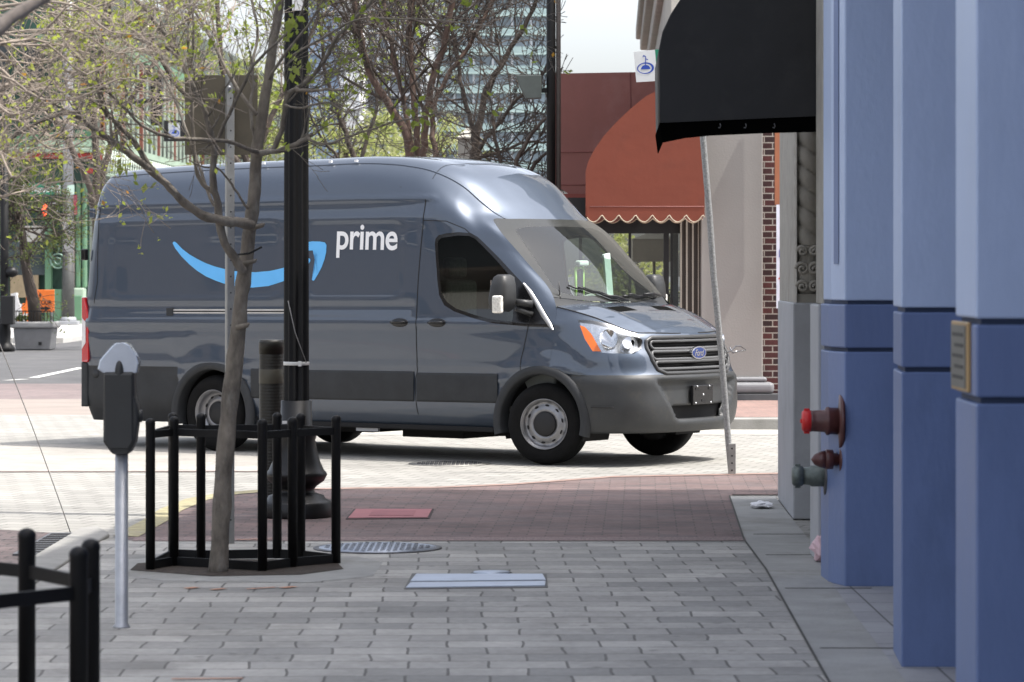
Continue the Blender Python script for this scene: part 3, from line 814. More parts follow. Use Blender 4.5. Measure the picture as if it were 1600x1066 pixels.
    railbox(-4.27,-2.84,1.318,1.330,.0075).obj('rail_slot',gap,van,local=True)
    railbox(-4.30,-4.22,1.285,1.355,.012).obj('rail_end_cap',plastic,van,local=True)
    # handles
    for hx in (-1.52,-1.10):
        hz=1.225
        for s in (-1,1):
            y=sy(hx,hz)
            dsh=MB().sphere((hx,s*(y-.004),hz+SH(hx)),1,24,10,sc=(.10,.016,.040)); dsh.obj('handle_recess',gloss,van,local=True)
            hb=MB(); hb.tube([(hx-.09,s*(y+.01),hz+.004),(hx-.04,s*(y+.038),hz+.008),(hx+.04,s*(y+.038),hz+.008),(hx+.09,s*(y+.01),hz+.004)],[.012,.016,.016,.012],8); hb.obj('door_handle',gloss,van,local=True)
    P_=[]
    for k in range(12):
        x=.53+.20*k/11; h=BN.ray_cast(Vector((x,3,.50)),Vector((0,-1,0)))
        if h[0] is not None: P_.append(h[0])
    for s in (-1,1):
        q=MB(); q.tube([(p.x,s*(p.y+.019),p.z+SH(p.x)) for p in P_],.006,6); q.obj('bumper_slot',gap,bumper_o,local=True)
    # fuel flap disk rear corner
    c=MB().lathe([(.042,0),(.042,.006),(.0001,.008)],(-5.24,-(sy(-5.24,.68)+.0),.70),20,M=Matrix.Rotation(pi/2,3,'X')); c.obj('bumper_cap',plastic,van,local=True)
    # pillar trim strip (bright)
    brt=mat('bright_trim',(.34,.345,.35),.35,.5,var=.05)
    P=[(-.225,1.572),(-.16,1.50),(-.08,1.40),(.0,1.30),(.08,1.215),(.128,1.165)]
    vs=[]
    wds=[.005,.017,.021,.022,.019,.006]
    for s in (-1,1):
        b_=MB(); vs=[]
        for i,(x,z) in enumerate(P):
            w_=wds[i]
            for (du,o_) in ((-w_,.0),(-w_*.5,.014),(w_*.5,.014),(w_,.0)):
                xx=x+du*.72; zz=z+du*.69; vs.append((xx,s*(sy(xx,zz)+o_+.002),zz+SH(xx)))
        b_.add(vs,[(k*4+j,(k+1)*4+j,(k+1)*4+j+1,k*4+j+1) for k in range(5) for j in range(3)],True); b_.obj('bright_trim_strip',brt,van,local=True)
    # mirrors
    mgrey=mat('mirror_shell',(.028,.029,.030),.45,var=.08)
    for s in (-1,1):
        mo=MB()
        # housing: rounded box tapered upward
        cx,cy=-.27,1.22
        prof=[]
        rings=[]
        for t,(hw,hd) in ((0,(.085,.05)),(.08,(.115,.085)),(.35,(.12,.10)),(.7,(.112,.09)),(.93,(.095,.07)),(1,(.06,.04))):
            z=1.335+.325*t; ring=[]
            for k in range(20):
                an=2*pi*k/20; ca,sa=math.cos(an),math.sin(an); e=.62
                px=hd*math.copysign(abs(ca)**e,ca); py=hw*math.copysign(abs(sa)**e,sa)
                ring.append((cx+px+.02*t,s*(cy+py-.015*t),z))
            rings+=ring
        fs=[(i*20+k,i*20+(k+1)%20,(i+1)*20+(k+1)%20,(i+1)*20+k) for i in range(5) for k in range(20)]+[tuple(range(19,-1,-1)),tuple(100+k for k in range(20))]
        mo.add(rings,fs,True); mm=mo.obj('wing_mirror',mgrey,van,local=True)
        a=MB(); a.tube([(-.10,s*.99,1.40),(-.20,s*1.10,1.42)],[.035,.03],10); a.tube([(-.10,s*.99,1.31),(-.20,s*1.10,1.36)],[.025,.02],10); a.obj('mirror_arm',mgrey,mm,local=True)
        a=MB().box((-.335,s*1.205,1.50),(.01,.16,.22)); a.obj('mirror_glass',chrome,mm,local=True)
        a=MB(); a.box((-.235,s*1.325,1.40),(.10,.05,.155)); a.obj('turn_signal_lens',mat('signal_lens',(.78,.76,.70),.15,.2,var=.35,scale=40),mm,local=True,bevel=.018,seg=3)
    # ---------------- wheels
    tyre=mat('tyre_rubber',(.007,.007,.0072),.85,var=.3,scale=20,spec=.2)
    steel=mat('steel_rim',(.26,.26,.27),.40,.75,var=.2,scale=8)
    cap=mat('hub_cap_black',(.014,.014,.015),.6,var=.2)
    def wheel(x,s,steer,inset,dx=0):
        M=Matrix.Rotation(steer,4,'Z')
        w=bpy.data.objects.new('wheel',None); COL.objects.link(w); w.parent=van; w.location=(x,s*.88,.356); w.rotation_euler=(0,0,steer); w.empty_display_size=.1
        # axis along local y ; outer face towards s
        Mx=Matrix.Rotation(-s*pi/2,3,'X')  # z-> s*y
        W=.118
        prof=[(.215,-W+.01),(.24,-W),(.30,-W-.006),(.338,-W+.012),(.352,-W+.04),(.356,-.06),(.356,.06),(.352,W-.04),(.338,W-.012),(.30,W+.006),(.24,W),(.215,W-.01)]
        t=MB(); 
        # lathe in chosen axis
        t.lathe(prof,(0,0,0),64,M=Mx); 
        t.f=t.f[:-2] if True else t.f; t.sm=t.sm[:-2]
        t.obj('tyre',tyre,w,local=True)
        gr_=MB()
        for zz in (-.06,-.02,.02,.06):
            gr_.lathe([(.3535,zz-.004),(.3572,zz-.003),(.3572,zz+.003),(.3535,zz+.004)],(0,0,0),64,M=Mx); gr_.f=gr_.f[:-2]; gr_.sm=gr_.sm[:-2]
        gr_.obj('tread_groove',dark,w,local=True)
        r=MB()
        e=inset
        rp=[(.215,-W+.02),(.205,-.08),(.195,.0),(.200,W-.03),(.214,W-.004),(.222,W+.002),(.218,W-.006),(.206,W-.012),(.196,W-.030),(.188,W-.050-e),(.165,W-.040-e),(.135,W-.022-e),(.120,W-.020-e),(.112,W-.026-e),(.0001,W-.026-e)]
        r.lathe(rp,(0,0,0),64,M=Mx); r.obj('rim',steel,w,local=True)
        c_=MB(); c_.lathe([(.105,W-.04-e),(.106,W-.014-e),(.098,W-.006-e),(.03,W-.002-e),(.0001,W-.001-e)],(0,0,0),40,M=Mx); c_.obj('hub_cap',cap,w,local=True)
        hs=MB()
        for k in range(10):
            an=2*pi*k/10+.2; cxx,czz=.163*math.cos(an),.163*math.sin(an)
            tt=Vector((-math.sin(an),math.cos(an)))
            pts=[]
            ring=[]
            for q in range(12):
                aa=2*pi*q/12; u_=.020*math.cos(aa); v_=.010*math.sin(aa)
                ring.append((cxx+tt.x*u_+math.cos(an)*v_,s*(W-.0335-e+ .03*(-v_)/.03*1.0*0 - v_*(-.35)) ,czz+tt.y*u_+math.sin(an)*v_))
            hs.add([(a_,b_+s*.0035,c2) for a_,b_,c2 in ring],[tuple(range(12))])
        hs.obj('rim_hole',dark,w,local=True)
    ST=R(13)
    wheel(0,-1,ST,0.0); wheel(0,1,ST,0.0); wheel(-3.75,-1,0,.05); wheel(-3.75,1,0,.05)
    # ---------------- cabin
    cab=mat('cabin_dark',(.03,.031,.03),.7,var=.2); trim=mat('cabin_grey',(.20,.21,.20),.7,var=.15); seatm=mat('seat_cloth',(.10,.105,.095),.85,var=.3,scale=30)
    MB().bx(-1.62,-1.58,-.93,.93,.5,2.45).obj('bulkhead',cab,van,local=True)
    MB().bx(-1.6,.1,-.9,.9,.45,.50).obj('cabin_floor',cab,van,local=True)
    hd=MB(); hd.add([(-1.58,-.84,2.30),(-.80,-.74,2.10),(-.80,.74,2.10),(-1.58,.84,2.30)],[(0,1,2,3)]); hd.obj('headliner',trim,van,local=True)
    ds=MB(); ds.prism([(.08,1.36),(-.12,1.385),(-.34,1.33),(-.42,1.20),(-.36,.95),(-.2,.6),(.08,.6)],lambda a,c_,t:(a,t,c_),-.90,.90); dso=ds.obj('dashboard',mat('dash_grey',(.075,.082,.078),.6,var=.15),van,local=True,bevel=.03,seg=3)
    sw=MB(); M=Matrix.Rotation(R(-62),3,'Y')
    ring=[Vector((.19*math.cos(2*pi*k/28),.19*math.sin(2*pi*k/28),0)) for k in range(28)]
    ring=[M@p+Vector((-.52,.42,1.30)) for p in ring]
    sw.tube(ring,.016,8,closed=True); sw.tube([(-.52,.42,1.30),(-.34,.42,1.18)],.03,8)
    for an in (0,2.2,4.1): sw.tube([Vector((-.52,.42,1.30)),M@Vector((.18*math.cos(an),.18*math.sin(an),0))+Vector((-.52,.42,1.30))],.014,6)
    sw.obj('steering_wheel',mat('wheel_grey',(.30,.31,.30),.5,var=.1),van,local=True)
    for y in (-.5,.45):
        st=MB(); st.box((-1.0,y,.92),(.50,.50,.14)); st.box((-1.27,y,1.28),(.13,.48,.66)); seat=st.obj('seat',seatm,van,local=True,bevel=.05,seg=3)
        MB().box((-1.30,y,1.72),(.11,.27,.19)).obj('headrest',seatm,seat,local=True,bevel=.04,seg=3)
    # scanner cradle and phone mount in bright green, papers on the dash
    k_=MB(); k_.tube([(-.30,-.02,1.36),(-.30,-.02,1.72)],.012,6); k_.tube([(-.30,.10,1.36),(-.30,.10,1.72)],.012,6); k_.tube([(-.30,-.02,1.72),(-.30,.10,1.72)],.012,6); k_.obj('scanner_cradle',mat('lime_green',(.35,.55,.12),.4,var=.1),dso,local=True)
    MB().box((-.30,.04,1.56),(.03,.09,.28)).obj('scanner_body',gloss,dso,local=True,bevel=.01)
    MB().box((-.28,.05,1.76),(.06,.15,.05)).obj('scanner_top',mat('white_plastic',(.8,.82,.8),.4,var=.05),dso,local=True,bevel=.015)
    MB().box((-.16,.30,1.60),(.02,.10,.50),M=Matrix.Rotation(R(8),3,'X')).obj('route_papers',mat('pale_paper',(.55,.66,.60),.8,var=.1),dso,local=True)
    pp=MB(); rs=random.Random(5)
    vs=[];
    for i in range(9):
        for j in range(5): vs.append((-.28+.065*j+.01*rs.random(),.30+.055*i,1.395+.03*rs.random()-.012*j))
    pp.add(vs,[(i*5+j,i*5+j+1,(i+1)*5+j+1,(i+1)*5+j) for i in range(8) for j in range(4)],False); pp.obj('crumpled_paper',mat('white_paper',(.85,.87,.85),.8,var=.04),dso,local=True)
    pp=MB(); 
    for i in range(14): pp.sphere((-.25+.12*rs.random(),-.22+.035*i,1.38+.02*rs.random()),.022+.012*rs.random(),8,6,(1.2,1,.6))
    pp.obj('loose_packets',mat('packets',(.55,.52,.35),.7,var=.4,scale=30),dso,local=True)
    # ---------------- livery
    blue=mat('livery_blue',srgb(98,178,236),.42,var=.03,coat=.3); white=mat('livery_white',(.82,.82,.83),.4,var=.04,coat=.3)
    def decal(poly_px,name,m):
        poly=[spp(*p) for p in poly_px]
        bm=bmesh.new()
        # triangulate then slice by grid so it follows the panel
        vs=[bm.verts.new((x,0,z)) for x,z in poly]
        f=bm.faces.new(vs); bmesh.ops.triangulate(bm,faces=[f],ngon_method='EAR_CLIP')
        x0=min(p[0] for p in poly);x1=max(p[0] for p in poly);z0=min(p[1] for p in poly);z1=max(p[1] for p in poly)
        x=x0+.04
        while x<x1: bmesh.ops.bisect_plane(bm,geom=list(bm.faces)+list(bm.edges)+list(bm.verts),plane_co=(x,0,0),plane_no=(1,0,0)); x+=.04
        z=z0+.04
        while z<z1: bmesh.ops.bisect_plane(bm,geom=list(bm.faces)+list(bm.edges)+list(bm.verts),plane_co=(0,0,z),plane_no=(0,0,1)); z+=.04
        for v in bm.verts: v.co=sp(v.co.x,v.co.z,.0035)
        bmesh.ops.recalc_face_normals(bm,faces=bm.faces)
        for f in bm.faces:
            f.smooth=True
            if f.normal.y>0: f.normal_flip()
        me=bpy.data.meshes.new(name); bm.to_mesh(me); bm.free(); return finish(name,me,m,van,recalc=False)
    low=[(270,380),(274,388),(284,401),(296,413),(308,423),(322,432),(338,439),(351,443.5),(370,447.5),(396,449.5),(420,447),(442,435+5),(460,433),(476,421),(482,413),(485.5,408),(485,404.5),(481.5,403),(477,405)]
    up=[(470,409),(458,414),(442,419),(422,423.5),(400,425.5),(380,425),(365,423.5),(351,420.5),(336,416.5),(322,411.5),(309,405),(296,397.5),(285,389),(277,380.5),(274,378),(271.5,377.8)]
    decal(low+up,'smile_arrow',blue)
    decal([(452,386),(460,382),(475.5,379),(488,377.3),(500,377.5),(508,379),(510.5,383),(510,394),(507.5,405),(503,417.5),(497,429),(491.5,438),(489.5,439),(487.7,437),(490,428),(495,413),(496.7,402),(496.6,396),(494,392.5),(489,391.5),(475.5,391.8),(463,393),(455,393.5),(452,391)],'smile_arrow_head',blue)
    me=text_mesh('prime',1.0,.017,0,.97)
    xs=[v.co.x for v in me.vertices]; x0,x1=min(xs),max(xs)
    bm=bmesh.new(); bm.from_mesh(me)
    a0=spp(526,388); a1=spp(621,391); sxx=(a1[0]-a0[0])/(x1-x0)
    base_z=(a0[1]+a1[1])/2; tz=spp(545,363.5)[1]; 
    # x-height of the face
    ysmax=max(v.co.y for v in bm.verts); szz=(spp(567,351.5)[1]-spp(567,389.5)[1])/ysmax
    for k in range(1,40):
        xx=x0+(x1-x0)*k/40; bmesh.ops.bisect_plane(bm,geom=list(bm.faces)+list(bm.edges)+list(bm.verts),plane_co=(xx,0,0),plane_no=(1,0,0))
    zb0=spp(540,388.5)[1]; zb1=spp(615,390.0)[1]
    for v in bm.verts:
        t=(v.co.x-x0)/(x1-x0); x=a0[0]+(v.co.x-x0)*sxx; z=zb0+(zb1-zb0)*t+v.co.y*szz; v.co=sp(x,z,.0035)
    for f in bm.faces:
        f.normal_update()
        if f.normal.y>0: f.normal_flip()
    bm.to_mesh(me); bm.free(); finish('prime_lettering',me,white,van,recalc=False)
    # rear hinge on the corner
    MB().box((-5.40,-.98,1.85),(.06,.05,.11)).obj('door_hinge',gloss,van,local=True,bevel=.012)
    MB().box((-5.30,-.975,2.25),(.06,.03,.09)).obj('roof_cover_cap',paint,van,local=True,bevel=.01)
    # roof seam dots
    dt=MB()
    for x in (-4.8,-4.1,-3.3,-2.5,-2.2): dt.box((x,-.80,2.70),(.03,.02,.02)); dt.box((x,.80,2.70),(.03,.02,.02))
    dt.obj('roof_bracket_cover',white,van,local=True)
    # roof front seam
    pts=[]
    for k in range(41):
        y=-.84+1.68*k/40
        h=BV.ray_cast(Vector((-1.30,abs(y),4)),Vector((0,0,-1)))
        if h[0] is not None: pts.append((h[0].x,y,h[0].z+SH(-1.3)+.002))
    vs=[];
    for p in pts: vs+=[(p[0]-.004,p[1],p[2]),(p[0]+.004,p[1],p[2])]
    MB().add(vs,[(2*k,2*k+1,2*k+3,2*k+2) for k in range(len(pts)-1)],True).obj('roof_seam',gap,van,local=True)
    return van
van_root=build_van()
# ================================================================== GROUND
def sheet(name, pts, z, m, kind='structure', h=0.0):
    b=MB(); n=len(pts)
    if h<=0:
        tri=tessellate_polygon([[Vector((p[0],p[1],0)) for p in pts]])
        b.add([(p[0],p[1],z) for p in pts],[tuple(t) for t in tri])
    else:
        b.prism([(p[0],p[1]) for p in pts],lambda a,c,t:(a,c,t),z-h,z)
    o=b.obj(name,m,bevel=.012 if h>0 else 0)
    bm=bmesh.new(); bm.from_mesh(o.data)
    if h<=0:
        for f in bm.faces:
            f.normal_update()
            if f.normal.z<0: f.normal_flip()
    bm.to_mesh(o.data); bm.free()
    if kind: o['kind']=kind
    return o
SL=.032            # street direction: x per y
asph=mat('asphalt',(.085,.085,.088),.85,var=.22,scale=1.2,bump=.5,bscale=90,dirt=(.13,.13,.125),dscale=.7)
pav_road=brickmat('road_pavers',(.30,.292,.27),(.24,.235,.217),(.145,.141,.129),.22,.20,.009,.85,rot=.32,var=.12,vs=.9,stain=(.22,.212,.19),stainscale=.45,spots=3)
pav_walk=brickmat('sidewalk_pavers',(.37,.358,.335),(.225,.222,.212),(.125,.12,.112),.34,.25,.0065,.80,rot=-.02,distort=.055,var=.22,vs=1.5,bump=1.0,stain=(.15,.14,.125),stainscale=.9,spots=4.5)
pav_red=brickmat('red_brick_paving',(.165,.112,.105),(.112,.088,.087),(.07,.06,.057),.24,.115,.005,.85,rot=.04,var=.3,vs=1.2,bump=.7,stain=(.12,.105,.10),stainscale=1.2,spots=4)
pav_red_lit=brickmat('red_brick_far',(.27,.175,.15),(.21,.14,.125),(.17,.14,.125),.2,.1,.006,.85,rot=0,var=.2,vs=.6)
pav_mauve=brickmat('mauve_brick',(.195,.150,.145),(.15,.125,.122),(.15,.12,.12),.22,.11,.006,.85,var=.2,vs=.5)
pav_dark_shaded=brickmat('gutter_brick_shaded',(.12,.09,.088),(.085,.07,.07),(.04,.035,.035),.22,.11,.008,.85,rot=.1,var=.3,vs=1.4,bump=.8)  # dark brick, its colour deepened to stand in for building shade
conc=mat('kerb_concrete',(.27,.265,.25),.85,var=.2,scale=2.2,bump=.4,bscale=60,dirt=(.17,.165,.15),dscale=1.4)
conc_lit=mat('slab_concrete',(.31,.295,.27),.88,var=.15,scale=1.8,bump=.6,bscale=70,dirt=(.22,.21,.19),dscale=3)
stripc=mat('strip_concrete',(.285,.285,.275),.85,var=.2,scale=2.0,bump=.4,bscale=50,dirt=(.17,.16,.13),dscale=1.1)
sheet('ground',[(-900,-60),(900,-60),(900,1500),(-900,1500)],-.012,asph)
sheet('road_paving',[(-30,-12),(24,-12),(24,34.8),(-1.6,34.8),(-2.2,37.8),(-30,37.8)],-.004,pav_road)
sheet('concrete_crossing',[(-26,26.9),(-2.0,27.1),(-1.9,31.3),(-26,30.9)],0.0,conc_lit)
sheet('crossing_border',[(-26,26.72),(-2.0,26.92),(-2.0,27.08),(-26,26.88)],.004,mat('pinkish_border',(.31,.255,.235),.85,var=.15,scale=3))
sheet('brick_crossing',[(-34,37.8),(-2.2,37.8),(-2.6,42.6),(-34,42.6)],-.004,mat('tan_paving',(.245,.212,.19),.88,var=.25,scale=1.5,bump=.3,stretch=(.5,3,1)))
sheet('brick_crossing_band',[(-34,42.6),(-2.6,42.6),(-3.0,48.5),(-34,48.5)],-.004,pav_mauve)
# near pavement
arc=[(-2.53,20.3),G(222,815)[:2],G(250,797)[:2],G(290,781)[:2],G(340,772)[:2],G(400,767)[:2],G(470,765)[:2],G(560,763)[:2],G(680,762)[:2],G(800,757)[:2],G(880,751)[:2],G(960,745)[:2],G(1215,740)[:2],(4.2,26.8)]
redpoly=[(-2.40,19.98)]+arc+[(6.0,26.8),(6.0,24.1),(1.66,24.1),G(1140,777)[:2],G(1163,845)[:2]]
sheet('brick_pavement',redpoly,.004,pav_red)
sheet('pavement',[(-2.56,-8),(1.12,-8),(1.26,11.83),(1.43,18.0),G(1163,845)[:2],(-2.56,19.98)],.004,pav_walk)
sheet('brick_edge_course',[G(205,847)[:2],G(1166,847)[:2],G(1164,841)[:2],G(212,841)[:2]],.008,mat('edge_course',(.20,.15,.145),.85,var=.35,scale=14,stretch=(4.5,1,1),bump=.4))
# yellow painted kerb edge, flush
ype=arc[:7]; inn=[(x+.17,y-.10) for x,y in ype]; inn[0]=(-2.36,20.2)
sheet('yellow_kerb_edge',ype+inn[::-1],.008,mat('kerb_yellow',(.30,.27,.16),.8,var=.3,scale=9,dirt=(.25,.23,.18),dscale=6))
pe=arc[6:]; inn=[(x,y-.16) for x,y in pe]
sheet('red_kerb_edge',pe+inn[::-1],.008,mat('kerb_red',(.25,.175,.15),.85,var=.25,scale=9,dirt=(.22,.13,.11),dscale=5))
# long concrete kerb on the left, parking gutter in dark brick deepened to carry shade
sheet('kerb',[(-3.05,-8),(-2.56-.25,-8),(-2.54,20.35),(-2.74,20.75)],.03,conc,h=.06) if False else None
kp=[]
for y in [-6+2.7*k for k in range(10)]+[20.4]: kp.append(y)
kerb=sheet('kerb',[(-2.76,-6),(-2.555,-6),(-2.555,20.3),(-2.70,20.9),(-2.80,20.75)],.022,conc,h=.05)
sheet('gutter_brick_strip',[(-4.9,-8),(-2.77,-8),(-2.80,20.5),(-3.4,20.9),(-4.9,20.3)],.0,pav_dark_shaded)
# concrete strip beside the buildings
st=[G(1140,776)[:2],G(1163,845)[:2],(1.43,18.0),(1.26,11.83),(1.12,-8),(1.58,-8),G(1415,1066)[:2],G(1330,955)[:2],G(1276,880)[:2],(1.84,19.2),(1.90,21.7),(1.96,23.9)]
sheet('concrete_strip',st,.006,stripc)
sheet('arcade_floor',[(1.58,-8),(7,-8),(7,19.0),(1.86,19.0),G(1276,880)[:2],G(1330,955)[:2],G(1415,1066)[:2]],.004,brickmat('arcade_tile',(.30,.30,.31),(.26,.26,.27),(.10,.10,.10),.45,.45,.006,.7,off=0,var=.12,bump=.3))
j=MB()
for yy in (14.2,16.9,18.9,20.4): j.bx(1.30+(yy-11.83)*.028,1.9,yy,yy+.012,.0065,.0085)
jo=j.obj('strip_joint',mat('joint_dark',(.05,.05,.048),.9,var=.2)); jo['kind']='structure'
# edge joint between strip and pavers
e=MB(); P=st[:5]
vs=[]
for x,y in P: vs+=[(x-.008,y,.0098),(x+.004,y,.0098)]
e.add(vs,[(2*k,2*k+1,2*k+3,2*k+2) for k in range(4)]); eo=e.obj('strip_edge_joint',mat('joint_dark2',(.07,.068,.063),.95,var=.3)); eo['kind']='structure'
# far side kerb and pavement
sheet('far_kerb',[(-1.2,34.2),(24,34.2),(24,34.55),(-.9,34.55),(-1.5,35.2),(-2.0,36.6),(-2.3,39.5),(-1.6,60),(-.2,100),(-.5,100),(-1.95,60),(-2.65,39.5),(-2.3,36.2),(-1.8,34.8)],.115,conc,h=.13)
sheet('far_gutter',[(-2,33.1),(24,33.1),(24,34.2),(-2,34.2)],.0,mat('gutter_conc',(.36,.35,.32),.85,var=.15,scale=1.5,bump=.4,dirt=(.23,.22,.20),dscale=1.8))
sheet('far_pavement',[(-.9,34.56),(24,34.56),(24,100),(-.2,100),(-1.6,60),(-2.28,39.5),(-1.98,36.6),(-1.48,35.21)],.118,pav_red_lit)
tp=sheet('tactile_paving',[G(688,681)[:2],G(800,681)[:2],G(795,664)[:2],G(700,664)[:2]],.004,mat('tactile_pink',(.42,.16,.15),.8,var=.15,scale=6,bump=.6,bscale=30))
b=MB()
rs=random.Random(3)
g0=G(688,681);g1=G(800,681);g2=G(795,664)
for i in range(20):
    for k in range(9):
        x=g0[0]+(g1[0]-g0[0])*(i+.5)/20+.02*k/9; y=g0[1]+(g2[1]-g0[1])*(k+.5)/9
        b.lathe([(.022,0),(.018,.012),(.0001,.014)],(x,y,.004),6)
o=b.obj('tactile_bump',MATS['tactile_pink']); o['kind']='structure'
# far street line + far pavement on the left block
def line(p,q,wd,z,name,m):
    a=Vector(p[:2]);c=Vector(q[:2]); d=(c-a).normalized(); n=Vector((-d.y,d.x))*wd/2
    return sheet(name,[tuple(a-n),tuple(c-n),tuple(c+n),tuple(a+n)],z,m)
wl=mat('line_paint',(.55,.55,.53),.75,var=.25,scale=5,dirt=(.2,.2,.2),dscale=4)
line(G(52,590),G(128,574),.16,-.004,'road_marking',wl); line(G(10,594),G(40,592),.15,-.004,'road_marking',wl)
sheet('left_far_pavement',[(-60,77),(-10.8,77),(-10.2,130),(-60,130)],.12,mat('pale_conc',(.44,.43,.41),.85,var=.15,scale=.8),h=.25)
sheet('left_far_kerb_apron',[(-60,74.5),(-10.9,74.5),(-10.8,76.95),(-60,76.95)],.0,conc)
# drain slot, covers, paint
def ellsheet(name,cx,cy,rx,ry,z,m,n=40,h=0): return sheet(name,[(cx+rx*math.cos(2*pi*k/n),cy+ry*math.sin(2*pi*k/n)) for k in range(n)],z,m,kind=None,h=h)
iron=mat('cast_iron',(.11,.11,.115),.5,.5,var=.3,scale=20,bump=.3)
dr=thing('drain_grate','dark slotted drain grate in the brick gutter beside the kerb','drain',(-2.86,20.1,0))
MB().bx(-2.95,-2.77,18.9,20.45,.001,.014).obj('frame',iron,dr)
s=MB()
for k in range(9): s.bx(-2.93,-2.79,18.98+.16*k,19.08+.16*k,.0145,.0155)
s.obj('slot',mat('slot_black',(.005,.005,.005),.9,var=0),dr)
# round cover with raised chequer (shade side)
gx,gy,_=G(590,858)
mc=thing('manhole_cover','round pale blue-grey manhole cover with a raised chequer in the grey pavers','cover',(gx,gy,0))
steelb=mat('galv_cover',(.36,.40,.47),.42,.55,var=.18,scale=8,dirt=(.2,.21,.23),dscale=6)
MB().lathe([(.39,.004),(.39,.010),(.36,.0105)],(gx,gy,0),48).obj('ring',iron,mc)
MB().lathe([(.355,.004),(.355,.013),(.0001,.0135)],(gx,gy,0),48).obj('lid',steelb,mc)
s=MB()
for i in range(-9,10):
    for k in range(-9,10):
        if (i+k)%2==0 and math.hypot(i,k)<8.6: s.box((gx+i*.038,gy+k*.038,.0150),(.030,.010,.002),rz=.78 if i%2 else -.78)
s.obj('chequer',iron,mc)
gx,gy,_=G(830,716)
gx,gy=-0.55,28.1
mc=thing('manhole_cover','round cast iron manhole cover on the light road in front of the van','cover',(gx,gy,0))
MB().lathe([(.36,-.004),(.36,.003),(.0001,.004)],(gx,gy,0),48).obj('lid',mat('worn_iron',(.25,.245,.23),.5,.4,var=.25,scale=9),mc)
s=MB()
for i in range(-8,9):
    for k in range(-8,9):
        if math.hypot(i,k)<8: s.box((gx+i*.038,gy+k*.038,.0045),(.022,.022,.003),rz=.78)
s.obj('studs',iron,mc)
# long light steel cover
a=G(640,914);c=G(853,914);a2=G(636,922);c2=G(852,919);b0=G(645,900);b1=G(850,901)
sc_=thing('utility_cover','long light steel cover plate in two leaves set in the grey pavers','cover',(-.1,17.2,0))
lt=mat('pale_steel_cover',(.42,.47,.56),.40,.5,var=.12,scale=3,dirt=(.32,.35,.40),dscale=5)
for (p0,p1,p2,p3) in ((G(641,911),G(853,909),G(848,900),G(650,900)),(G(634,921),G(852,918),G(853,911.5),G(641,913.5))):
    q=[Vector(p[:2]) for p in (p0,p1,p2,p3)]
    MB().prism([tuple(v) for v in q],lambda a_,b_,t:(a_,b_,t),.002,.013).obj('leaf',lt,sc_,bevel=.003)
MB().prism([G(631,922.3)[:2],G(856,920)[:2],G(854,898.8)[:2],G(644,898)[:2]],lambda a_,b_,t:(a_,b_,t),.002,.0075).obj('frame',mat('joint_dark3',(.13,.13,.128),.9,var=.2),sc_)
gx,gy,_=G(768,897)
sv=thing('valve_cover','small round valve cover just behind the long steel plate','cover',(gx,gy,0))
MB().lathe([(.10,.004),(.10,.013),(.0001,.014)],(gx,gy,0),28).obj('lid',lt,sv); MB().lathe([(.115,.004),(.115,.0085)],(gx,gy,0),28).obj('ring',iron,sv)
rc=thing('red_cover_plate','rectangular red painted cover plate in the brick pavement by the lamp post','cover',G(608,804))
rm=mat('red_plate',(.33,.13,.14),.7,var=.2,scale=5,dirt=(.2,.09,.09),dscale=5)
MB().prism([G(540,813)[:2],G(671,812)[:2],G(678,797)[:2],G(553,797)[:2]],lambda a_,b_,t:(a_,b_,t),.003,.0095).obj('frame',mat('joint_dark4',(.06,.045,.045),.9,var=.2),rc)
MB().prism([G(544,812)[:2],G(668,811)[:2],G(675,798)[:2],G(556,798)[:2]],lambda a_,b_,t:(a_,b_,t),.004,.013).obj('plate',rm,rc)
MB().prism([G(576,809)[:2],G(646,809)[:2],G(650,801)[:2],G(582,801)[:2]],lambda a_,b_,t:(a_,b_,t),.012,.0155).obj('inner_lid',mat('red_plate2',(.27,.10,.11),.7,var=.2),rc)
orange=mat('spray_orange',(.42,.23,.155),.85,var=.4,scale=25)
for (p,q,wd) in ((G(290,922),G(308,920),.05),(G(330,924),G(352,922),.04),(G(385,923),G(430,920),.03),(G(440,921),G(461,919),.05),(G(268,1064),G(380,1063),.03)):
    m_=Vector(p).lerp(Vector(q),.5); o=line(p,q,wd,.0092,'spray_mark',orange); del o['kind']
    tag(o,None,'paint mark',group='orange utility spray marks on the grey pavers'); o['label']='short dash of faded orange utility spray paint on the grey pavers'
line(G(370,846),G(425,845),.03,.0125,'spray_mark',orange)
o=bpy.context.scene.collection.objects[-1]; 
if 'kind' in o: del o['kind']
tag(o,'thin orange spray line along the joint between brick and grey pavers','paint mark')
# ================================================================== STREET FURNITURE
blk=mat('black_iron_paint',(.0045,.0045,.005),.55,var=.2,scale=12,coat=.0,spec=.35)
def tree_guard(posts, ring, hgt, railz, label, group, r=.027, name='tree_guard', loc=None):
    cx=sum(p[0] for p in posts)/len(posts); cy=sum(p[1] for p in posts)/len(posts)
    t=thing(name,label,'tree guard',(cx,cy,0),group=group)
    for (x,y) in posts:
        b=MB(); b.lathe([(r,.0),(r,hgt-.035),(r*1.05,hgt-.03),(r*1.05,hgt-.018),(r*.8,hgt-.006),(r*.4,hgt),(.0001,hgt+.002)],(x,y,0),12)
        b.obj('post',blk,t)
    rp=[posts[i] for i in ring]
    b=MB()
    n=len(rp)
    for i in range(n):
        a=Vector((*rp[i],railz)); c=Vector((*rp[(i+1)%n],railz)); d=c-a; L=d.length
        b.box((a+c)/2,(L,.014,.042),rz=math.atan2(d.y,d.x))
    b.obj('rail',blk,t)
    b=MB()
    for i in range(n):
        a=Vector((*rp[i],.03)); c=Vector((*rp[(i+1)%n],.03)); d=c-a
        b.box((a+c)/2,(d.length,.012,.055),rz=math.atan2(d.y,d.x))
    b.obj('base_ring',blk,t)
    return t
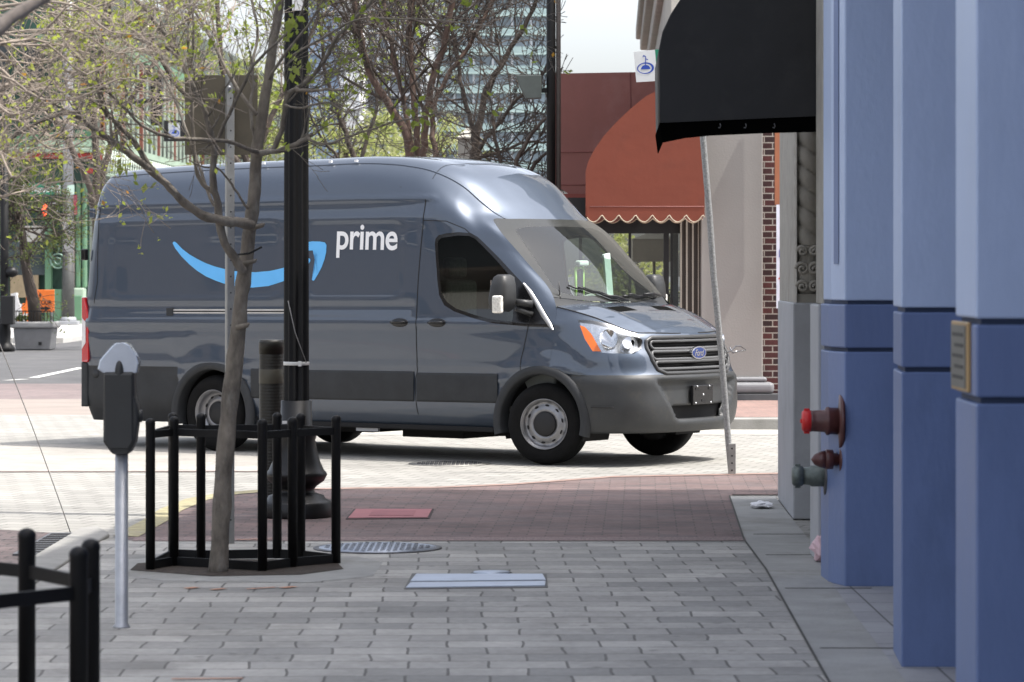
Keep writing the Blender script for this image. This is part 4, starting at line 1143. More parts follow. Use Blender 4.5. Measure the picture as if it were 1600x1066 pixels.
def pz(px,top,h): Z=FP*(HC-h)/(top-427); return ((px-800)*Z/FP,Z)
H1=.855
pp=[pz(235,654,H1),pz(272,651,H1),pz(410,655,H1),pz(457,652,H1),pz(525,649,H1),pz(470,646,H1),pz(433,645,H1),pz(314,646,H1),pz(270,645,H1),pz(205,652,H1)]
t1=tree_guard(pp[:9],[0,1,2,3,4,5,6,7,8],H1,.765,'black iron tree guard ring around the slim leaning tree by the lamp post','black iron tree guards')
pit=G(375,888)
# tree pit: soil with concrete surround
soil=mat('pit_soil',(.045,.035,.028),.95,var=.5,scale=25,bump=1.0,bscale=60)
po=[G(203,893)[:2],G(330,902.5)[:2],G(470,900)[:2],G(537,891)[:2],G(528,882)[:2],G(430,876)[:2],G(300,876)[:2],G(215,882)[:2]]
s_=sheet('tree_pit_soil',po,.0075,soil)
cp=[G(170,896)[:2],G(250,909)[:2],G(480,912)[:2],G(583,902)[:2],G(598,880)[:2],G(560,871)[:2],G(300,868)[:2],G(195,876)[:2]]
sheet('tree_pit_surround',cp,.0055,stripc)
H2=.84
def pzz(px,Z): return ((px-800)*Z/FP,Z)
qp=[pzz(42,10.42),pzz(142,10.0),pzz(123,9.72),pzz(-60,9.35),pzz(-250,9.3),pzz(-420,9.7),pzz(-430,10.3),pzz(-260,10.8),pzz(-90,10.75)]
t2=tree_guard(qp,[0,1,2,3,4,5,6,7,8],H2,.70,'black iron tree guard cut off by the lower left corner','black iron tree guards',r=.0285)
sheet('near_pit_soil',[(x*1.0,y) for x,y in qp],.0075,soil)
# parking meter
gx,gy,_=G(190,982)
pm=thing('parking_meter','single grey parking meter with a clear dome, coloured blue-grey like reflected sky, on a pale metal pole','parking meter',(gx,gy,0))
galv=mat('galvanised',(.40,.41,.43),.42,.6,var=.15,scale=10,bump=.1)
MB().lathe([(.040,0),(.040,.012),(.031,.02),(.031,.95)],(gx,gy,0),20).obj('pole',galv,pm)
k=gy/FP
def yz(py): return HC-(py-427)*k
hous=mat('meter_housing',(.030,.031,.031),.5,var=.15,bump=.1,bscale=200)
b=MB()
prof=[(162+1,632),(163,690),(173,704),(177,709),(203,709),(206,704),(213,690),(217,660),(217,636),(212,620),(211,580),(164,580),(163,620)]
b.prism([((px-188)*k,yz(py)) for px,py in prof],lambda a,c,t:(gx+a-.005,gy+t,c),-.055,.055)
b.obj('housing',hous,pm,bevel=.012,seg=3)
b=MB(); b.prism([((px-188)*k,yz(py)) for px,py in [(165,583),(166,690),(172,700),(204,700),(210,690),(209,583)]],lambda a,c,t:(gx+a-.005,gy+t,c),-.066,-.05); b.obj('front_door',hous,pm,bevel=.01,seg=3)
b=MB(); b.lathe([(.0001,0),(.030,.002),(.030,.022),(.022,.028),(.0001,.03)],(gx+.072,gy,yz(650)),20,M=Matrix.Rotation(pi/2,3,'Y')); b.obj('coin_lock',hous,pm)
b=MB(); prof=[(153,577),(157,562),(175,541),(181,536),(195,535),(202,539),(214,557),(217,567),(214,583),(163,583)]
dome=mat('meter_dome_sky_tint',(.50,.55,.63),.15,.25,var=.1,coat=1.0)  # sky reflection of the clear dome put into its colour
b.prism([((px-187)*k,yz(py)) for px,py in prof],lambda a,c,t:(gx+a-.005,gy+t,c),-.05,.05)
b.obj('dome',dome,pm,bevel=.006,seg=2)
b=MB(); b.sphere((gx-.005,gy-.045,yz(583)),1,16,10,sc=(.022,.022,.062)); b.obj('display_hood',hous,pm)
# square sign post with big sign seen from behind
gx,gy,_=G(359,850)
sp_=thing('street_sign','large plain olive-brown sign back on a perforated square steel post behind the tree','sign',(gx,gy,0))
k=gy/FP; x0,x1=(350-800)*k,(368-800)*k
psm=mat('square_post_steel',(.30,.30,.29),.45,.55,var=.15,scale=8)
b=MB(); b.box(((x0+x1)/2,gy,1.45),(.050,.050,2.9),rz=.35); b.obj('post',psm,sp_,bevel=.006)
b=MB()
M=Matrix.Rotation(.35,3,'Z')
for i in range(27):
    z=.15+.10*i
    for d in ((0,-.0256,0),):
        v=M@Vector(d); n=MB(); b.lathe([(.005,0),(.0001,.0005)],((x0+x1)/2+v.x,gy+v.y,z),8,M=M@Matrix.Rotation(pi/2,3,'X'))
b.obj('post_hole',mat('hole_dark',(.02,.02,.02),.9,var=0),sp_)
sx0,sx1=(288-800)*k,(402-800)*k; z0,z1=HC-(242-427)*k,HC-(117-427)*k
olive=mat('sign_back',(.105,.090,.066),.5,.4,var=.12,scale=3,dirt=(.075,.065,.05),dscale=4)
b=MB(); b.bx(sx0,sx1,gy+.030,gy+.034,z0,z1); b.obj('panel',olive,sp_,bevel=.001)
b=MB()
for z in (z0+.08,z1-.08): b.sphere(((x0+x1)/2,gy-.028,z),.012,8,6)
b.obj('bolt',galv,sp_)
# lamp post with fluted shaft
gx,gy=(463-800)*21.9/FP,21.9
lp=thing('lamp_post','tall black fluted lamp post with a bell shaped base standing on the red brick corner','lamp post',(gx,gy,0))
b=MB(); b.lathe([(.105,.55),(.095,.70),(.088,.80),(.086,1.2),(.083,3.0),(.078,5.5)],(gx,gy,0),24,flute=.13); b.obj('shaft',blk,lp,auto=40)
b=MB(); b.lathe([(.245,0),(.25,.02),(.25,.10),(.235,.115),(.20,.13),(.19,.15),(.13,.17),(.12,.19),(.14,.215),(.19,.25),(.205,.28),(.212,.295),(.205,.31),(.19,.325),(.165,.38),(.145,.45),(.13,.53),(.14,.56),(.14,.58),(.11,.60),(.105,.80)],(gx,gy,0),40); b.obj('base',mat('black_iron_gloss',(.0045,.0045,.005),.42,var=.2,coat=.0),lp)
k=gy/FP
b=MB(); zz=HC-(568-427)*k; b.lathe([(.0875,zz-.012),(.089,zz-.010),(.089,zz+.010),(.0875,zz+.012)],(gx,gy,0),24); b.box((gx+.03,gy-.09,zz),(.022,.02,.035)); b.obj('strap',mat('strap_white',(.62,.62,.6),.5,var=.1),lp)
b=MB(); zz=HC-(659-427)*k; b.bx(gx-.09,gx-.015,gy-.092,gy-.088,zz-.010,zz+.010); b.obj('strap',MATS['strap_white'],lp)
b=MB(); b.tube([(gx-.05,gy-.095,HC-(470-427)*k),(gx+.0,gy-.105,HC-(520-427)*k),(gx+.075,gy-.095,HC-(566-427)*k)],.0035,5); b.obj('cable',mat('cable_grey',(.2,.2,.2),.6,var=.1),lp)
b=MB(); b.lathe([(.11,5.5),(.13,5.55),(.15,5.6),(.26,6.1),(.20,6.5),(.08,6.65),(.0001,6.7)],(gx,gy,0),24); b.obj('lantern',glassmat('lantern_glass',(.9,.9,.85),1,.5,(.8,.8,.75)),lp)
b=MB(); b.bx(gx-.02,gx+.06,gy-.12,gy-.09,3.46,3.75); b.obj('notice_plate',mat('plate_white',(.7,.7,.7),.5,var=.1),lp)
# tall ribbed litter bin behind
cxg,cyg=(424-800)*22.7/FP,22.7
k=cyg/FP
tb=thing('litter_bin','tall dark brown ribbed litter bin half hidden behind the black lamp post','bin',(cxg,cyg,0))
bm_=mat('bin_brown',(.014,.013,.010),.5,var=.2,scale=10)
H=HC-(531-427)*k
b=MB(); prof=[(.085,0),(.085,.0)]
z=.02; prof=[(.080,0)]
while z<H-.10: prof+=[(.086,z),(.086,z+.012),(.0852,z+.014),(.0852,z+.020)]; z+=.022
prof+=[(.088,H-.10),(.090,H-.02),(.086,H),(.07,H)]
b.lathe(prof,(cxg,cyg,0),32); b.obj('body',bm_,tb)
MB().lathe([(.07,H-.03),(.0001,H-.03)],(cxg,cyg,0),24).obj('opening',mat('hole_dark',(.02,.02,.02),.9,var=0),tb)
zz=HC-(588-427)*k
MB().lathe([(.0875,zz-.05),(.0885,zz-.048),(.0885,zz+.048),(.0875,zz+.05)],(cxg,cyg,0),28).obj('band',mat('bin_band',(.06,.055,.04),.5,var=.15),tb)
# bent leaning sign post on the right with street name blade
bx_,by_,_=G(1143,742)
k=by_/FP
def pq(px,py): return ((px-800)*k,by_,HC-(py-427)*k)
sp2=thing('leaning_sign_post','thin bent galvanised sign post leaning left in front of the van nose','sign post',(bx_,by_,0))
P=[pq(1143,742),pq(1138,690),pq(1131,600),pq(1122,500),pq(1115,430),pq(1109,340),pq(1103,270),pq(1098,210),pq(1090,120),pq(1086,60)]
gp=mat('galv_pitted',(.27,.275,.275),.5,.5,var=.35,scale=60,bump=.4,bscale=90)
b=MB(); b.tube(P,[.026]*10,8); b.obj('pole',gp,sp2)
b=MB(); b.box((bx_+.002,by_-.012,.13),(.062,.05,.26)); b.obj('base_sleeve',psm,sp2,bevel=.004)
b=MB()
for i in range(4): b.lathe([(.008,0),(.0001,.0005)],(bx_+.002,by_-.0375,.04+.06*i),8,M=Matrix.Rotation(pi/2,3,'X'))
b.obj('sleeve_hole',MATS['hole_dark'],sp2)
b=MB(); b.tube([pq(1134,552),pq(1143,548),pq(1150,541),pq(1157,541),pq(1166,547),pq(1150,550),pq(1143,552)],.006,6); b.tube([pq(1140,543),pq(1146,552),pq(1152,548)],.007,6); b.obj('bent_bracket',chromeish:=mat('bracket_steel',(.35,.35,.36),.25,.9,var=.1),sp2)
def emblem(parent,c,u,v,s,nrm,m):
    """ring, dome and hooked stem emblem; c centre, u right, v up"""
    c,u,v,n=Vector(c),Vector(u),Vector(v),Vector(nrm)
    b=MB(); ring_o=[];N_=32
    vs=[]
    for k_ in range(N_):
        an=2*pi*k_/N_; w_=.17+.07*math.cos(an-.4)
        for rr in (1.0,1.0-w_*1.1): vs.append(c+u*(s*rr*math.cos(an))+v*(s*.68*rr*math.sin(an)-s*.15)+n*.002)
    b.add(vs,[(2*i,2*i+1,(2*i+3)%(2*N_),(2*i+2)%(2*N_)) for i in range(N_)])
    vs=[c+u*(s*.55*math.cos(pi*i/12))+v*(s*.5*math.sin(pi*i/12)-s*.28)+n*.0022 for i in range(13)]
    b.add(vs,[tuple(range(13))])
    def bar(a0,b0,a1,b1,w_):
        d=Vector((a1-a0,b1-b0)).normalized(); q=Vector((-d.y,d.x))*w_/2
        b.add([c+u*s*(a0+q.x)+v*s*(b0+q.y)+n*.0024,c+u*s*(a1+q.x)+v*s*(b1+q.y)+n*.0024,c+u*s*(a1-q.x)+v*s*(b1-q.y)+n*.0024,c+u*s*(a0-q.x)+v*s*(b0-q.y)+n*.0024],[(0,1,2,3)])
    bar(-.02,.2,-.02,1.2,.10); bar(-.02,1.2,-.30,1.35,.12); bar(-.02,.95,.25,.85,.10); bar(-.3,1.35,-.34,1.15,.1)
    return b.obj('emblem',m,parent)
bluep=mat('sign_blue',(.03,.08,.42),.5,var=.05)
sgw=mat('sign_white',(.72,.74,.75),.45,var=.05)
sgg=mat('sign_green',(.02,.22,.13),.45,var=.06)
ss_=thing('street_name_sign','white and green street name blade with a blue fountain emblem above the rust awning','sign',pq(1090,100))
zt,zb=HC-(79-427)*k,HC-(128-427)*k
def slant(px): return (px-990)*.035
b=MB(); b.prism([((990-800)*k,HC-(82-427)*k),((1023-800)*k,HC-(78-427)*k),((1027-800)*k,HC-(127-427)*k),((994-800)*k,HC-(129-427)*k)],lambda a,c,t:(a,by_-.03+t,c),0,.003); b.obj('emblem_panel',sgw,ss_)
b=MB(); b.prism([((1023-800)*k,HC-(78-427)*k),((1180-800)*k,HC-(74-427)*k),((1182-800)*k,HC-(122-427)*k),((1027-800)*k,HC-(127-427)*k)],lambda a,c,t:(a,by_-.03+t,c),0,.003); b.obj('name_panel',sgg,ss_)
emblem(ss_,((1008.5-800)*k,by_-.03,HC-(105-427)*k),(1,-.0,.03),(.03,0,1),.070,(0,-1,0),bluep)
# fire department connections on the blue pier
hy=mat('hydrant_maroon',(.085,.028,.026),.45,var=.25,scale=15,coat=.2); redm=mat('cap_red',(.55,.02,.02),.4,var=.12,scale=12); brass=mat('weathered_brass',(.13,.15,.14),.5,.6,var=.35,scale=20)
FZ=17.15
k=FZ/FP
def fq(px,py): return ((px-800)*k,FZ,HC-(py-427)*k)
RY=Matrix.Rotation(-pi/2,3,'Y')
def conn(name,label,px0,pyc,parts,plate,m,capm,tilt=0):
    x,y,z=fq(px0,pyc)
    t=thing(name,label,'standpipe',(x,y,z))
    M=Matrix.Rotation(tilt,3,'Y')@RY
    for nm,prof,mm in parts: MB().lathe(prof,(x,y,z),24,M=M).obj(nm,mm,t)
    for nm,prof,mm in plate: MB().lathe(prof,(x,y,z),28,M=RY).obj(nm,mm,t)
    return t
f1=conn('fire_hose_inlet','maroon fire hose inlet with a bright red cap and a tall round wall flange',1313,658,
  [('barrel',[(.05,.0),(.072,.005),(.072,.055),(.076,.06),(.076,.075),(.060,.085),(.056,.15),(.058,.16)],hy),('cap',[(.052,.155),(.058,.16),(.058,.195),(.050,.205),(.0001,.207)],redm)],
  [('flange',[(.15,-.012),(.152,.0),(.145,.010),(.06,.014)],hy)],hy,redm)
b=MB(); x,y,z=fq(1313,658)
for s in (-1,1): b.box((x-.18,y-.0,z+s*.058),(.03,.022,.02))
b.box((x-.209,y-.0,z),(.012,.022,.022)); b.obj('cap_lug',redm,f1,bevel=.003)
f2=conn('fire_hose_inlet','small maroon angled inlet below the red capped one',1313,718,
  [('barrel',[(.034,0),(.034,.035),(.052,.04),(.054,.075),(.050,.08)],hy),('cap',[(.050,.078),(.042,.11),(.028,.14),(.0001,.158)],hy)],
  [('flange',[(.075,-.012),(.077,0),(.07,.008),(.03,.01)],hy)],hy,hy,tilt=.0)
x,y,z=fq(1296,749)
f3=thing('fire_hose_inlet','weathered grey-green inlet, lowest of the three beside the blue pier','standpipe',(x,y+.28,z))
for nm,prof in (('barrel',[(.055,-.02),(.058,0),(.058,.07),(.050,.08),(.046,.12)]),('cap',[(.046,.115),(.055,.12),(.055,.165),(.045,.175),(.0001,.177)])): MB().lathe(prof,(x,y+.28,z),24,M=RY).obj(nm,brass,f3)
MB().lathe([(.10,-.012),(.102,0),(.06,.005)],(x,y+.28,z),28,M=RY).obj('flange',iron,f3)
b=MB()
for s in (-1,1): b.box((x-.145,y+.28,z+s*.055),(.03,.02,.02))
b.obj('cap_lug',brass,f3,bevel=.003)
# rubbish
def crumple(name,label,c,sx,sy_,sz,m,seed):
    rs=random.Random(seed); b=MB(); n1,n2=12,8; vs=[]
    for i in range(n2+1):
        for j in range(n1):
            an=2*pi*j/n1; ph=pi*i/n2; r=1+.45*(rs.random()-.5)
            vs.append((c[0]+sx*r*math.sin(ph)*math.cos(an),c[1]+sy_*r*math.sin(ph)*math.sin(an),max(c[2],c[2]+sz*(1+r*math.cos(ph))*.5)))
    b.add(vs,[(i*n1+j,i*n1+(j+1)%n1,(i+1)*n1+(j+1)%n1,(i+1)*n1+j) for i in range(n2) for j in range(n1)])
    o=b.obj(name,m); tag(o,label,'litter'); return o
g=G(1190,795); crumple('paper_scrap','crumpled white tissue lying on the concrete strip near the grey pilaster',(g[0],g[1],.007),.075,.13,.045,mat('tissue',(.75,.75,.77),.9,var=.05),2)
g=G(1288,882); crumple('plastic_bag','pale pink crumpled bag tucked behind the foot of the blue pier',(g[0]+.01,g[1]+.15,.0),.07,.12,.16,mat('pink_bag',(.60,.42,.45),.6,var=.15),4)
g=G(1352,1060); 
# loose wire at left
P=[]
for i in range(14):
    t=i/13; P.append((PZ(-25+135*t,480+352*t-40*t*(1-t),20.4)))
b=MB(); b.tube(P,.0035,5); o=b.obj('hanging_wire',mat('wire_grey',(.22,.21,.20),.6,var=.1)); tag(o,'thin grey wire slanting down to the gutter at the left edge','wire')
# ================================================================== BUILDINGS, RIGHT SIDE
def prismZ(pts,z0,z1,b=None):
    b=b or MB(); b.prism([(p[0],p[1]) for p in pts],lambda a,c,t:(a,c,t),z0,z1); return b
def inset(pts,d):
    cx=sum(p[0] for p in pts)/len(pts); cy=sum(p[1] for p in pts)/len(pts)
    return [(x+(d if x<cx else -d),y+(d if y<cy else -d)) for x,y in pts]
bl_hi=mat('blue_paint_light',(.40,.49,.69),.40,var=.06,scale=2.2,bump=.22,bscale=28,stretch=(1,1,.5),dirt=(.345,.43,.61),dscale=1.1)
bl_md=mat('blue_paint_band',(.12,.17,.33),.45,var=.08,scale=2.5,bump=.22,bscale=28,stretch=(1,1,.35))
bl_lo=mat('blue_paint_dark',(.13,.185,.355),.45,var=.08,scale=2.2,bump=.22,bscale=28,stretch=(1,1,.5),dirt=(.10,.145,.275),dscale=2.6)
bb=thing('blue_building','blue painted arcade building with grooved square piers filling the right edge','building',(1.7,14,0))
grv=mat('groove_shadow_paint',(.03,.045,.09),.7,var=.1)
def stepped(x): return x
piers=[[(1.700,17.62),(1.709,17.28),(1.772,17.04),(2.75,17.03),(2.75,17.62)],[(1.682,14.12),(1.648,13.55),(2.6,13.54),(2.6,14.12)],[(1.497,10.80),(1.489,10.27),(2.5,10.26),(2.5,10.80)],[(1.40,7.5),(1.39,7.0),(2.4,7.0),(2.4,7.5)]]
for i,p in enumerate(piers):
    core=inset(p,.018)
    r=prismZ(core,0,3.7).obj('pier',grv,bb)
    if i==2: r['label']='nearest pier, with a small metal plaque on its side'
    prismZ(p,0.0,1.252).obj('pier_base',bl_lo,r,bevel=.008)
    prismZ(p,1.272,1.505).obj('pier_band',bl_md,r,bevel=.008)
    prismZ([(x+.014,y) if (i==0 and k_<2) else (x,y) for k_,(x,y) in enumerate(p)],1.525,3.72).obj('pier_shaft',bl_hi,r,bevel=.008)
prismZ([(1.62,-8),(1.36,7),(1.46,10.2),(1.62,13.5),(1.69,17.6),(9,17.6),(9,-8)],3.72,9.5).obj('upper_wall',bl_hi,bb,bevel=.02)
prismZ([(3.6,-8),(3.6,17.6),(9,17.6),(9,-8)],0,3.715).obj('back_wall',bl_lo,bb)
b=MB(); 
for z in (4.6,8.0):
    for y in (0,3.2,6.4,9.6,12.8,15.8): b.bx(1.35,1.5,y-.6,y+.6,z,z+1.9)
b.obj('window',mat('window_dark',(.03,.035,.04),.08,var=.1),bb)
# recessed stripe on the first pier's side
b=MB(); b.add([(1.735,17.222,1.72),(1.752,17.138,1.72),(1.752,17.138,3.7),(1.735,17.222,3.7)],[(0,1,2,3)])
b.v=[(x-.004,y-.001,z) for x,y,z in b.v]; b.obj('pier_panel_stripe',bl_md,bb)
# mould stain at the first pier's foot, drawn as thin smudges
# plaque
pq_=thing('wall_plaque','small bronze framed plaque on the side of the nearest blue pier','plaque',(1.49,10.5,1.39))
fr_=mat('plaque_bronze',(.40,.27,.13),.4,.5,var=.15); pf=mat('plaque_grey',(.13,.13,.12),.45,.3,var=.2)
z0,z1=HC-(612-427)*10.5/FP,HC-(503-427)*10.5/FP
b=MB(); b.bx(1.478,1.492,10.39,10.77,z0,z1); b.obj('frame',fr_,pq_,bevel=.004)
b=MB(); b.bx(1.4745,1.479,10.42,10.75,z0+.012,z1-.012); b.obj('face',pf,pq_)
b=MB()
for i in range(5): b.bx(1.4728,1.4742,10.46,10.71-(i%2)*.05,z0+.04+.035*i,z0+.052+.035*i)
b.obj('engraved_line',mat('engrave_dark',(.03,.03,.03),.6,var=0),pq_)
# beige building
stone=mat('beige_roughcast',(.36,.345,.31),.9,var=.12,scale=5,bump=.9,bscale=120,dirt=(.27,.255,.225),dscale=3)
stone2=mat('beige_cast_stone',(.34,.32,.28),.85,var=.12,scale=6,bump=.4,bscale=90)
greyp=mat('grey_wall_paint',(.36,.37,.39),.6,var=.08,scale=3,bump=.15,bscale=50,dirt=(.28,.29,.30),dscale=2)
be=thing('beige_building','beige roughcast corner building with a twisted column above its grey base','building',(2.0,21,0))
prismZ([(1.80,18.55),(3,18.55),(3,18.95),(1.80,18.95)],1.49,3.6).obj('wall_pier',stone,be,bevel=.01)
prismZ([(1.768,18.50),(3,18.50),(3,18.98),(1.768,18.98)],0,1.49).obj('wall_base',greyp,be,bevel=.01)
prismZ([(1.905,21.70),(3,21.70),(3,23.65),(1.965,23.65)],0,1.47).obj('pilaster_base',greyp,be,bevel=.012)
prismZ([(1.925,21.72),(1.935,21.71),(1.962,21.95),(3,21.95),(3,23.62),(1.975,23.62)],1.47,3.6).obj('pilaster_frame',stone,be,bevel=.006)
prismZ([(2.085,21.70),(3,21.70),(3,21.96),(2.085,21.96)],1.47,3.6).obj('pilaster_side',stone2,be)
b=MB(); prof=[];n=32;m=340;vs=[]
for i in range(m+1):
    z=1.86+1.74*i/m
    for k in range(n):
        an=2*pi*k/n; rr=.094*(.70+.30*abs(math.sin(1.0*an+z*23+.4))**.5); vs.append((2.012+rr*math.cos(an),21.80+rr*math.sin(an),z))
b.add(vs,[(i*n+k,i*n+(k+1)%n,(i+1)*n+(k+1)%n,(i+1)*n+k) for i in range(m) for k in range(n)],True); b.obj('twisted_column',stone2,be)
b=MB(); b.box((2.01,21.82,1.50),(.17,.17,.06)); b.sphere((2.01,21.80,1.60),.07,16,10,(1,1,.8)); b.lathe([(.05,1.52),(.085,1.60),(.095,1.70),(.07,1.78),(.09,1.84),(.07,1.88)],(2.01,21.80,0),20)
for s in (-1,1):
    for (zz,rr) in ((1.58,.040),(1.70,.045),(1.82,.034)):
        ring=[(2.01+s*.040+s*rr*(1-k/22)*math.cos(2*pi*k/12),21.715-.02*k/20,zz+rr*(1-k/22)*math.sin(2*pi*k/12)) for k in range(20)]; b.tube(ring,[.016*(1-k/40) for k in range(20)],6)
b.obj('capital_ornament',stone2,be)
prismZ([(3.0,18.98),(3.0,21.7),(8,21.7),(8,18.98)],0,3.6).obj('shop_wall',stone,be)
prismZ([(1.72,17.62),(1.93,20.8),(9,20.8),(9,17.62)],3.6,9.5).obj('tower_wall',stone,be)
prismZ([(1.93,20.82),(1.975,23.65),(9,23.65),(9,20.82)],3.6,8.8).obj('upper_wall',stone,be)
# black awning
aw=thing('black_awning','black fabric awning jutting out from the beige wall beside the blue piers','awning',(1.8,19,2.5))
AZ=18.98; k=AZ/FP
def aq(px,py): return ((px-800)*k,HC-(py-427)*k)
prof=[aq(1288,181),aq(1032,192),aq(1030,79),aq(1036,50),aq(1049,22),aq(1066,-4),aq(1095,-38),aq(1140,-72),aq(1200,-98),aq(1288,-115)]
awm=mat('awning_black',(.011,.011,.012),.62,var=.3,scale=3,bump=1.0,bscale=3.0,dirt=(.018,.018,.018),dscale=5)
b=MB(); b.prism(prof,lambda a,c,t:(a,t,c),AZ,AZ+.006); b.obj('end_panel',awm,aw)
b=MB(); b.prism(prof,lambda a,c,t:(a+.05,t,c),AZ+1.7,AZ+1.706); b.obj('end_panel',awm,aw)
pr=prof[1:]
b=MB(); vs=[]
for x,z in pr: vs+=[(x-.004,AZ,z),(x+.05,AZ+1.7,z)]
b.add(vs,[(2*i,2*i+1,2*i+3,2*i+2) for i in range(len(pr)-1)],True)
o=b.obj('canopy',mat('awning_black_lit',(.055,.055,.055),.6,var=.15),aw); md=o.modifiers.new('s','SOLIDIFY'); md.thickness=.006; md.offset=-1  # paler than the end panel: light on the fabric put into its colour
vb=[aq(1288,206),aq(1200,208),aq(1110,212),aq(1070,216),aq(1036,223)]
b=MB(); vs=[]
vt=[aq(1288,181),aq(1200,184.5),aq(1110,188.5),aq(1070,190.5),aq(1032,192)]
b.add([(x,AZ+.01,z) for x,z in vb]+[(x,AZ+.01,z) for x,z in vt],[(i,i+1,i+6,i+5) for i in range(4)])
b.add([(vb[-1][0],AZ+.01,vb[-1][1]),(vt[-1][0],AZ+.01,vt[-1][1]),(vt[-1][0]+.05,AZ+1.7,vt[-1][1]),(vb[-1][0]+.05,AZ+1.7,vb[-1][1])],[(0,1,2,3)])
o=b.obj('valance',mat('awning_valance',(.002,.002,.002),1.0,spec=0,var=.1),aw); md=o.modifiers.new('s','SOLIDIFY'); md.thickness=.005
b=MB()
for px in (1125,1165,1210): 
    x,z=aq(px,197); b.tube([(x,AZ+.004,z+.015),(x+.004,AZ+.002,z),(x,AZ+.004,z-.012),(x-.01,AZ+.004,z-.008)],.0035,5)
b.obj('hook',iron,aw)
# ------------------------------------------------------------------ far corner building with the rust awnings
CZ=39.2; kC=CZ/FP
def cq(px,py,Z=CZ): return ((px-800)*Z/FP,Z,HC-(py-427)*Z/FP)
cb=thing('grey_corner_building','grey rendered corner building with dark brick strip and moulded plinth across the street','building',(3,CZ,0))
greyst=mat('grey_render',(.27,.26,.245),.75,var=.06,scale=1.0,bump=.2,bscale=40)
x0,x1=cq(1095,0)[0],cq(1192,0)[0]
b=MB(); b.bx(x0,x1,CZ,CZ+.6,.25,4.2); b.obj('wall_panel',greyst,cb,bevel=.015)
gl_=mat('grey_plinth',(.20,.205,.215),.5,var=.08)
b=MB()
b.bx(x0-.1,cq(1198,0)[0],CZ-.05,CZ+.5,.34,.40); b.bx(x0-.1,cq(1209,0)[0],CZ-.10,CZ+.5,.20,.335)
b.obj('plinth_moulding',gl_,cb,bevel=.05,seg=4)
b=MB(); b.bx(x0-.1,cq(1225,0)[0],CZ-.12,CZ+.5,.10,.195); b.obj('plinth_slab',mat('plinth_dark',(.08,.085,.09),.6,var=.1),cb,bevel=.006)
brk=brickmat('dark_brick',(.075,.018,.017),(.020,.009,.010),(.30,.27,.24),.205,.078,.0085,.8,plane='XZ',var=.3,vs=3,bump=.4)
b=MB(); b.bx(cq(1192,0)[0],5.0,CZ+.15,CZ+.9,.1,4.2); b.obj('brick_wall',brk,cb)
dbr=mat('slat_dark',(.055,.045,.038),.6,var=.1); crm=mat('slat_cream',(.36,.33,.28),.6,var=.1)
for px0,px1 in ((1066,1072.5),(1075,1082),(1084.5,1091),(1093,1097)):
    b=MB(); b.bx(cq(px0,0)[0],cq(px1,0)[0],CZ+.12,CZ+.2,.15,2.5); b.obj('shutter_slat',dbr,cb)
for px0,px1 in ((1072.5,1075),(1082,1084.5),(1091,1093),(1063.5,1066)):
    b=MB(); b.bx(cq(px0,0)[0],cq(px1,0)[0],CZ+.08,CZ+.22,.15,2.5); b.obj('shutter_edge',crm,cb)
blkf=mat('frame_black',(.012,.012,.013),.4,var=.1)
for px0,px1 in ((1038,1046),(1049,1052),(983,987),(905,910)):
    b=MB(); b.bx(cq(px0,0)[0],cq(px1,0)[0],CZ+.15,CZ+.25,.12,2.45); b.obj('window_mullion',blkf,cb)
b=MB(); b.bx(cq(860,0)[0],cq(1066,0)[0],CZ+.14,CZ+.26,2.16,2.6); b.obj('window_header',blkf,cb)
b=MB(); b.bx(cq(860,0)[0],cq(1066,0)[0],CZ+.14,CZ+.26,.12,.5); b.obj('window_sill',blkf,cb)
b=MB(); b.bx(cq(910,0)[0],cq(1064,0)[0],CZ+.19,CZ+.20,.5,2.16); b.obj('window_glass',glassmat('shop_glass',(.86,.88,.86),.6),cb)
b=MB(); b.bx(cq(1053,0)[0],cq(1062,0)[0],CZ+.3,CZ+.4,.3,2.3); b.obj('grey_post',mat('post_grey',(.22,.23,.26),.5,var=.1),cb)
# upper storey with stone cornice seen against the sky
ust=mat('pale_stone',(.40,.385,.345),.85,var=.12,scale=2,bump=.3)
def uw(Z,off=0): return 2.62-.032*(60-Z)+off
b=MB(); b.prism([(uw(39.3),39.3),(12,39.3),(12,60),(uw(60),60)],lambda a,c,t:(a,c,t),4.2,6.9); b.obj('upper_wall',ust,cb)
b=MB()
for (o_,za,zb) in ((-.30,6.05,6.28),(-.22,5.85,6.05),(-.10,5.55,5.85)):
    b.prism([(uw(39.2,o_),39.2),(uw(39.2,.2),39.2),(uw(60,.2),60+o_*-.0),(uw(60,o_),60)],lambda a,c,t:(a,c,t),za,zb)
b.obj('cornice',ust,cb,bevel=.03)
# rust awnings
rust=mat('awning_rust',(.165,.040,.022),.8,var=.08,scale=1.4,bump=.9,bscale=2.2,dirt=(.12,.035,.022),dscale=1.2)
rust_d=mat('awning_maroon',(.215,.090,.080),.8,var=.10,scale=1.5,bump=.9,bscale=1.5,dirt=(.28,.16,.15),dscale=.6)
trimw=mat('scallop_trim',(.42,.36,.27),.7,var=.1)
def scallop(x0,x1,z,dep,n,Z,m,parent,trim=True,name='scalloped_valance',h=.10):
    b=MB(); tb=[]
    N=n*12; vs=[]
    for i in range(N+1):
        t=i/N; x=x0+(x1-x0)*t; zz=z-dep*abs(math.sin(pi*n*t+.35))**.8
        vs+=[(x,Z,z+h),(x,Z,zz)]; tb.append((x,Z-.004,zz))
    b.add(vs,[(2*i,2*i+1,2*i+3,2*i+2) for i in range(N)]); o=b.obj(name,m,parent)
    md=o.modifiers.new('s','SOLIDIFY'); md.thickness=.008
    if trim:
        t_=MB(); t_.tube(tb,.007,5); t_.obj('valance_trim',trimw,parent)
    return o
a1=thing('rust_awning','rust orange quarter-round awning with a scalloped cream-edged valance beside the grey wall','awning',cq(1010,330,38.6))
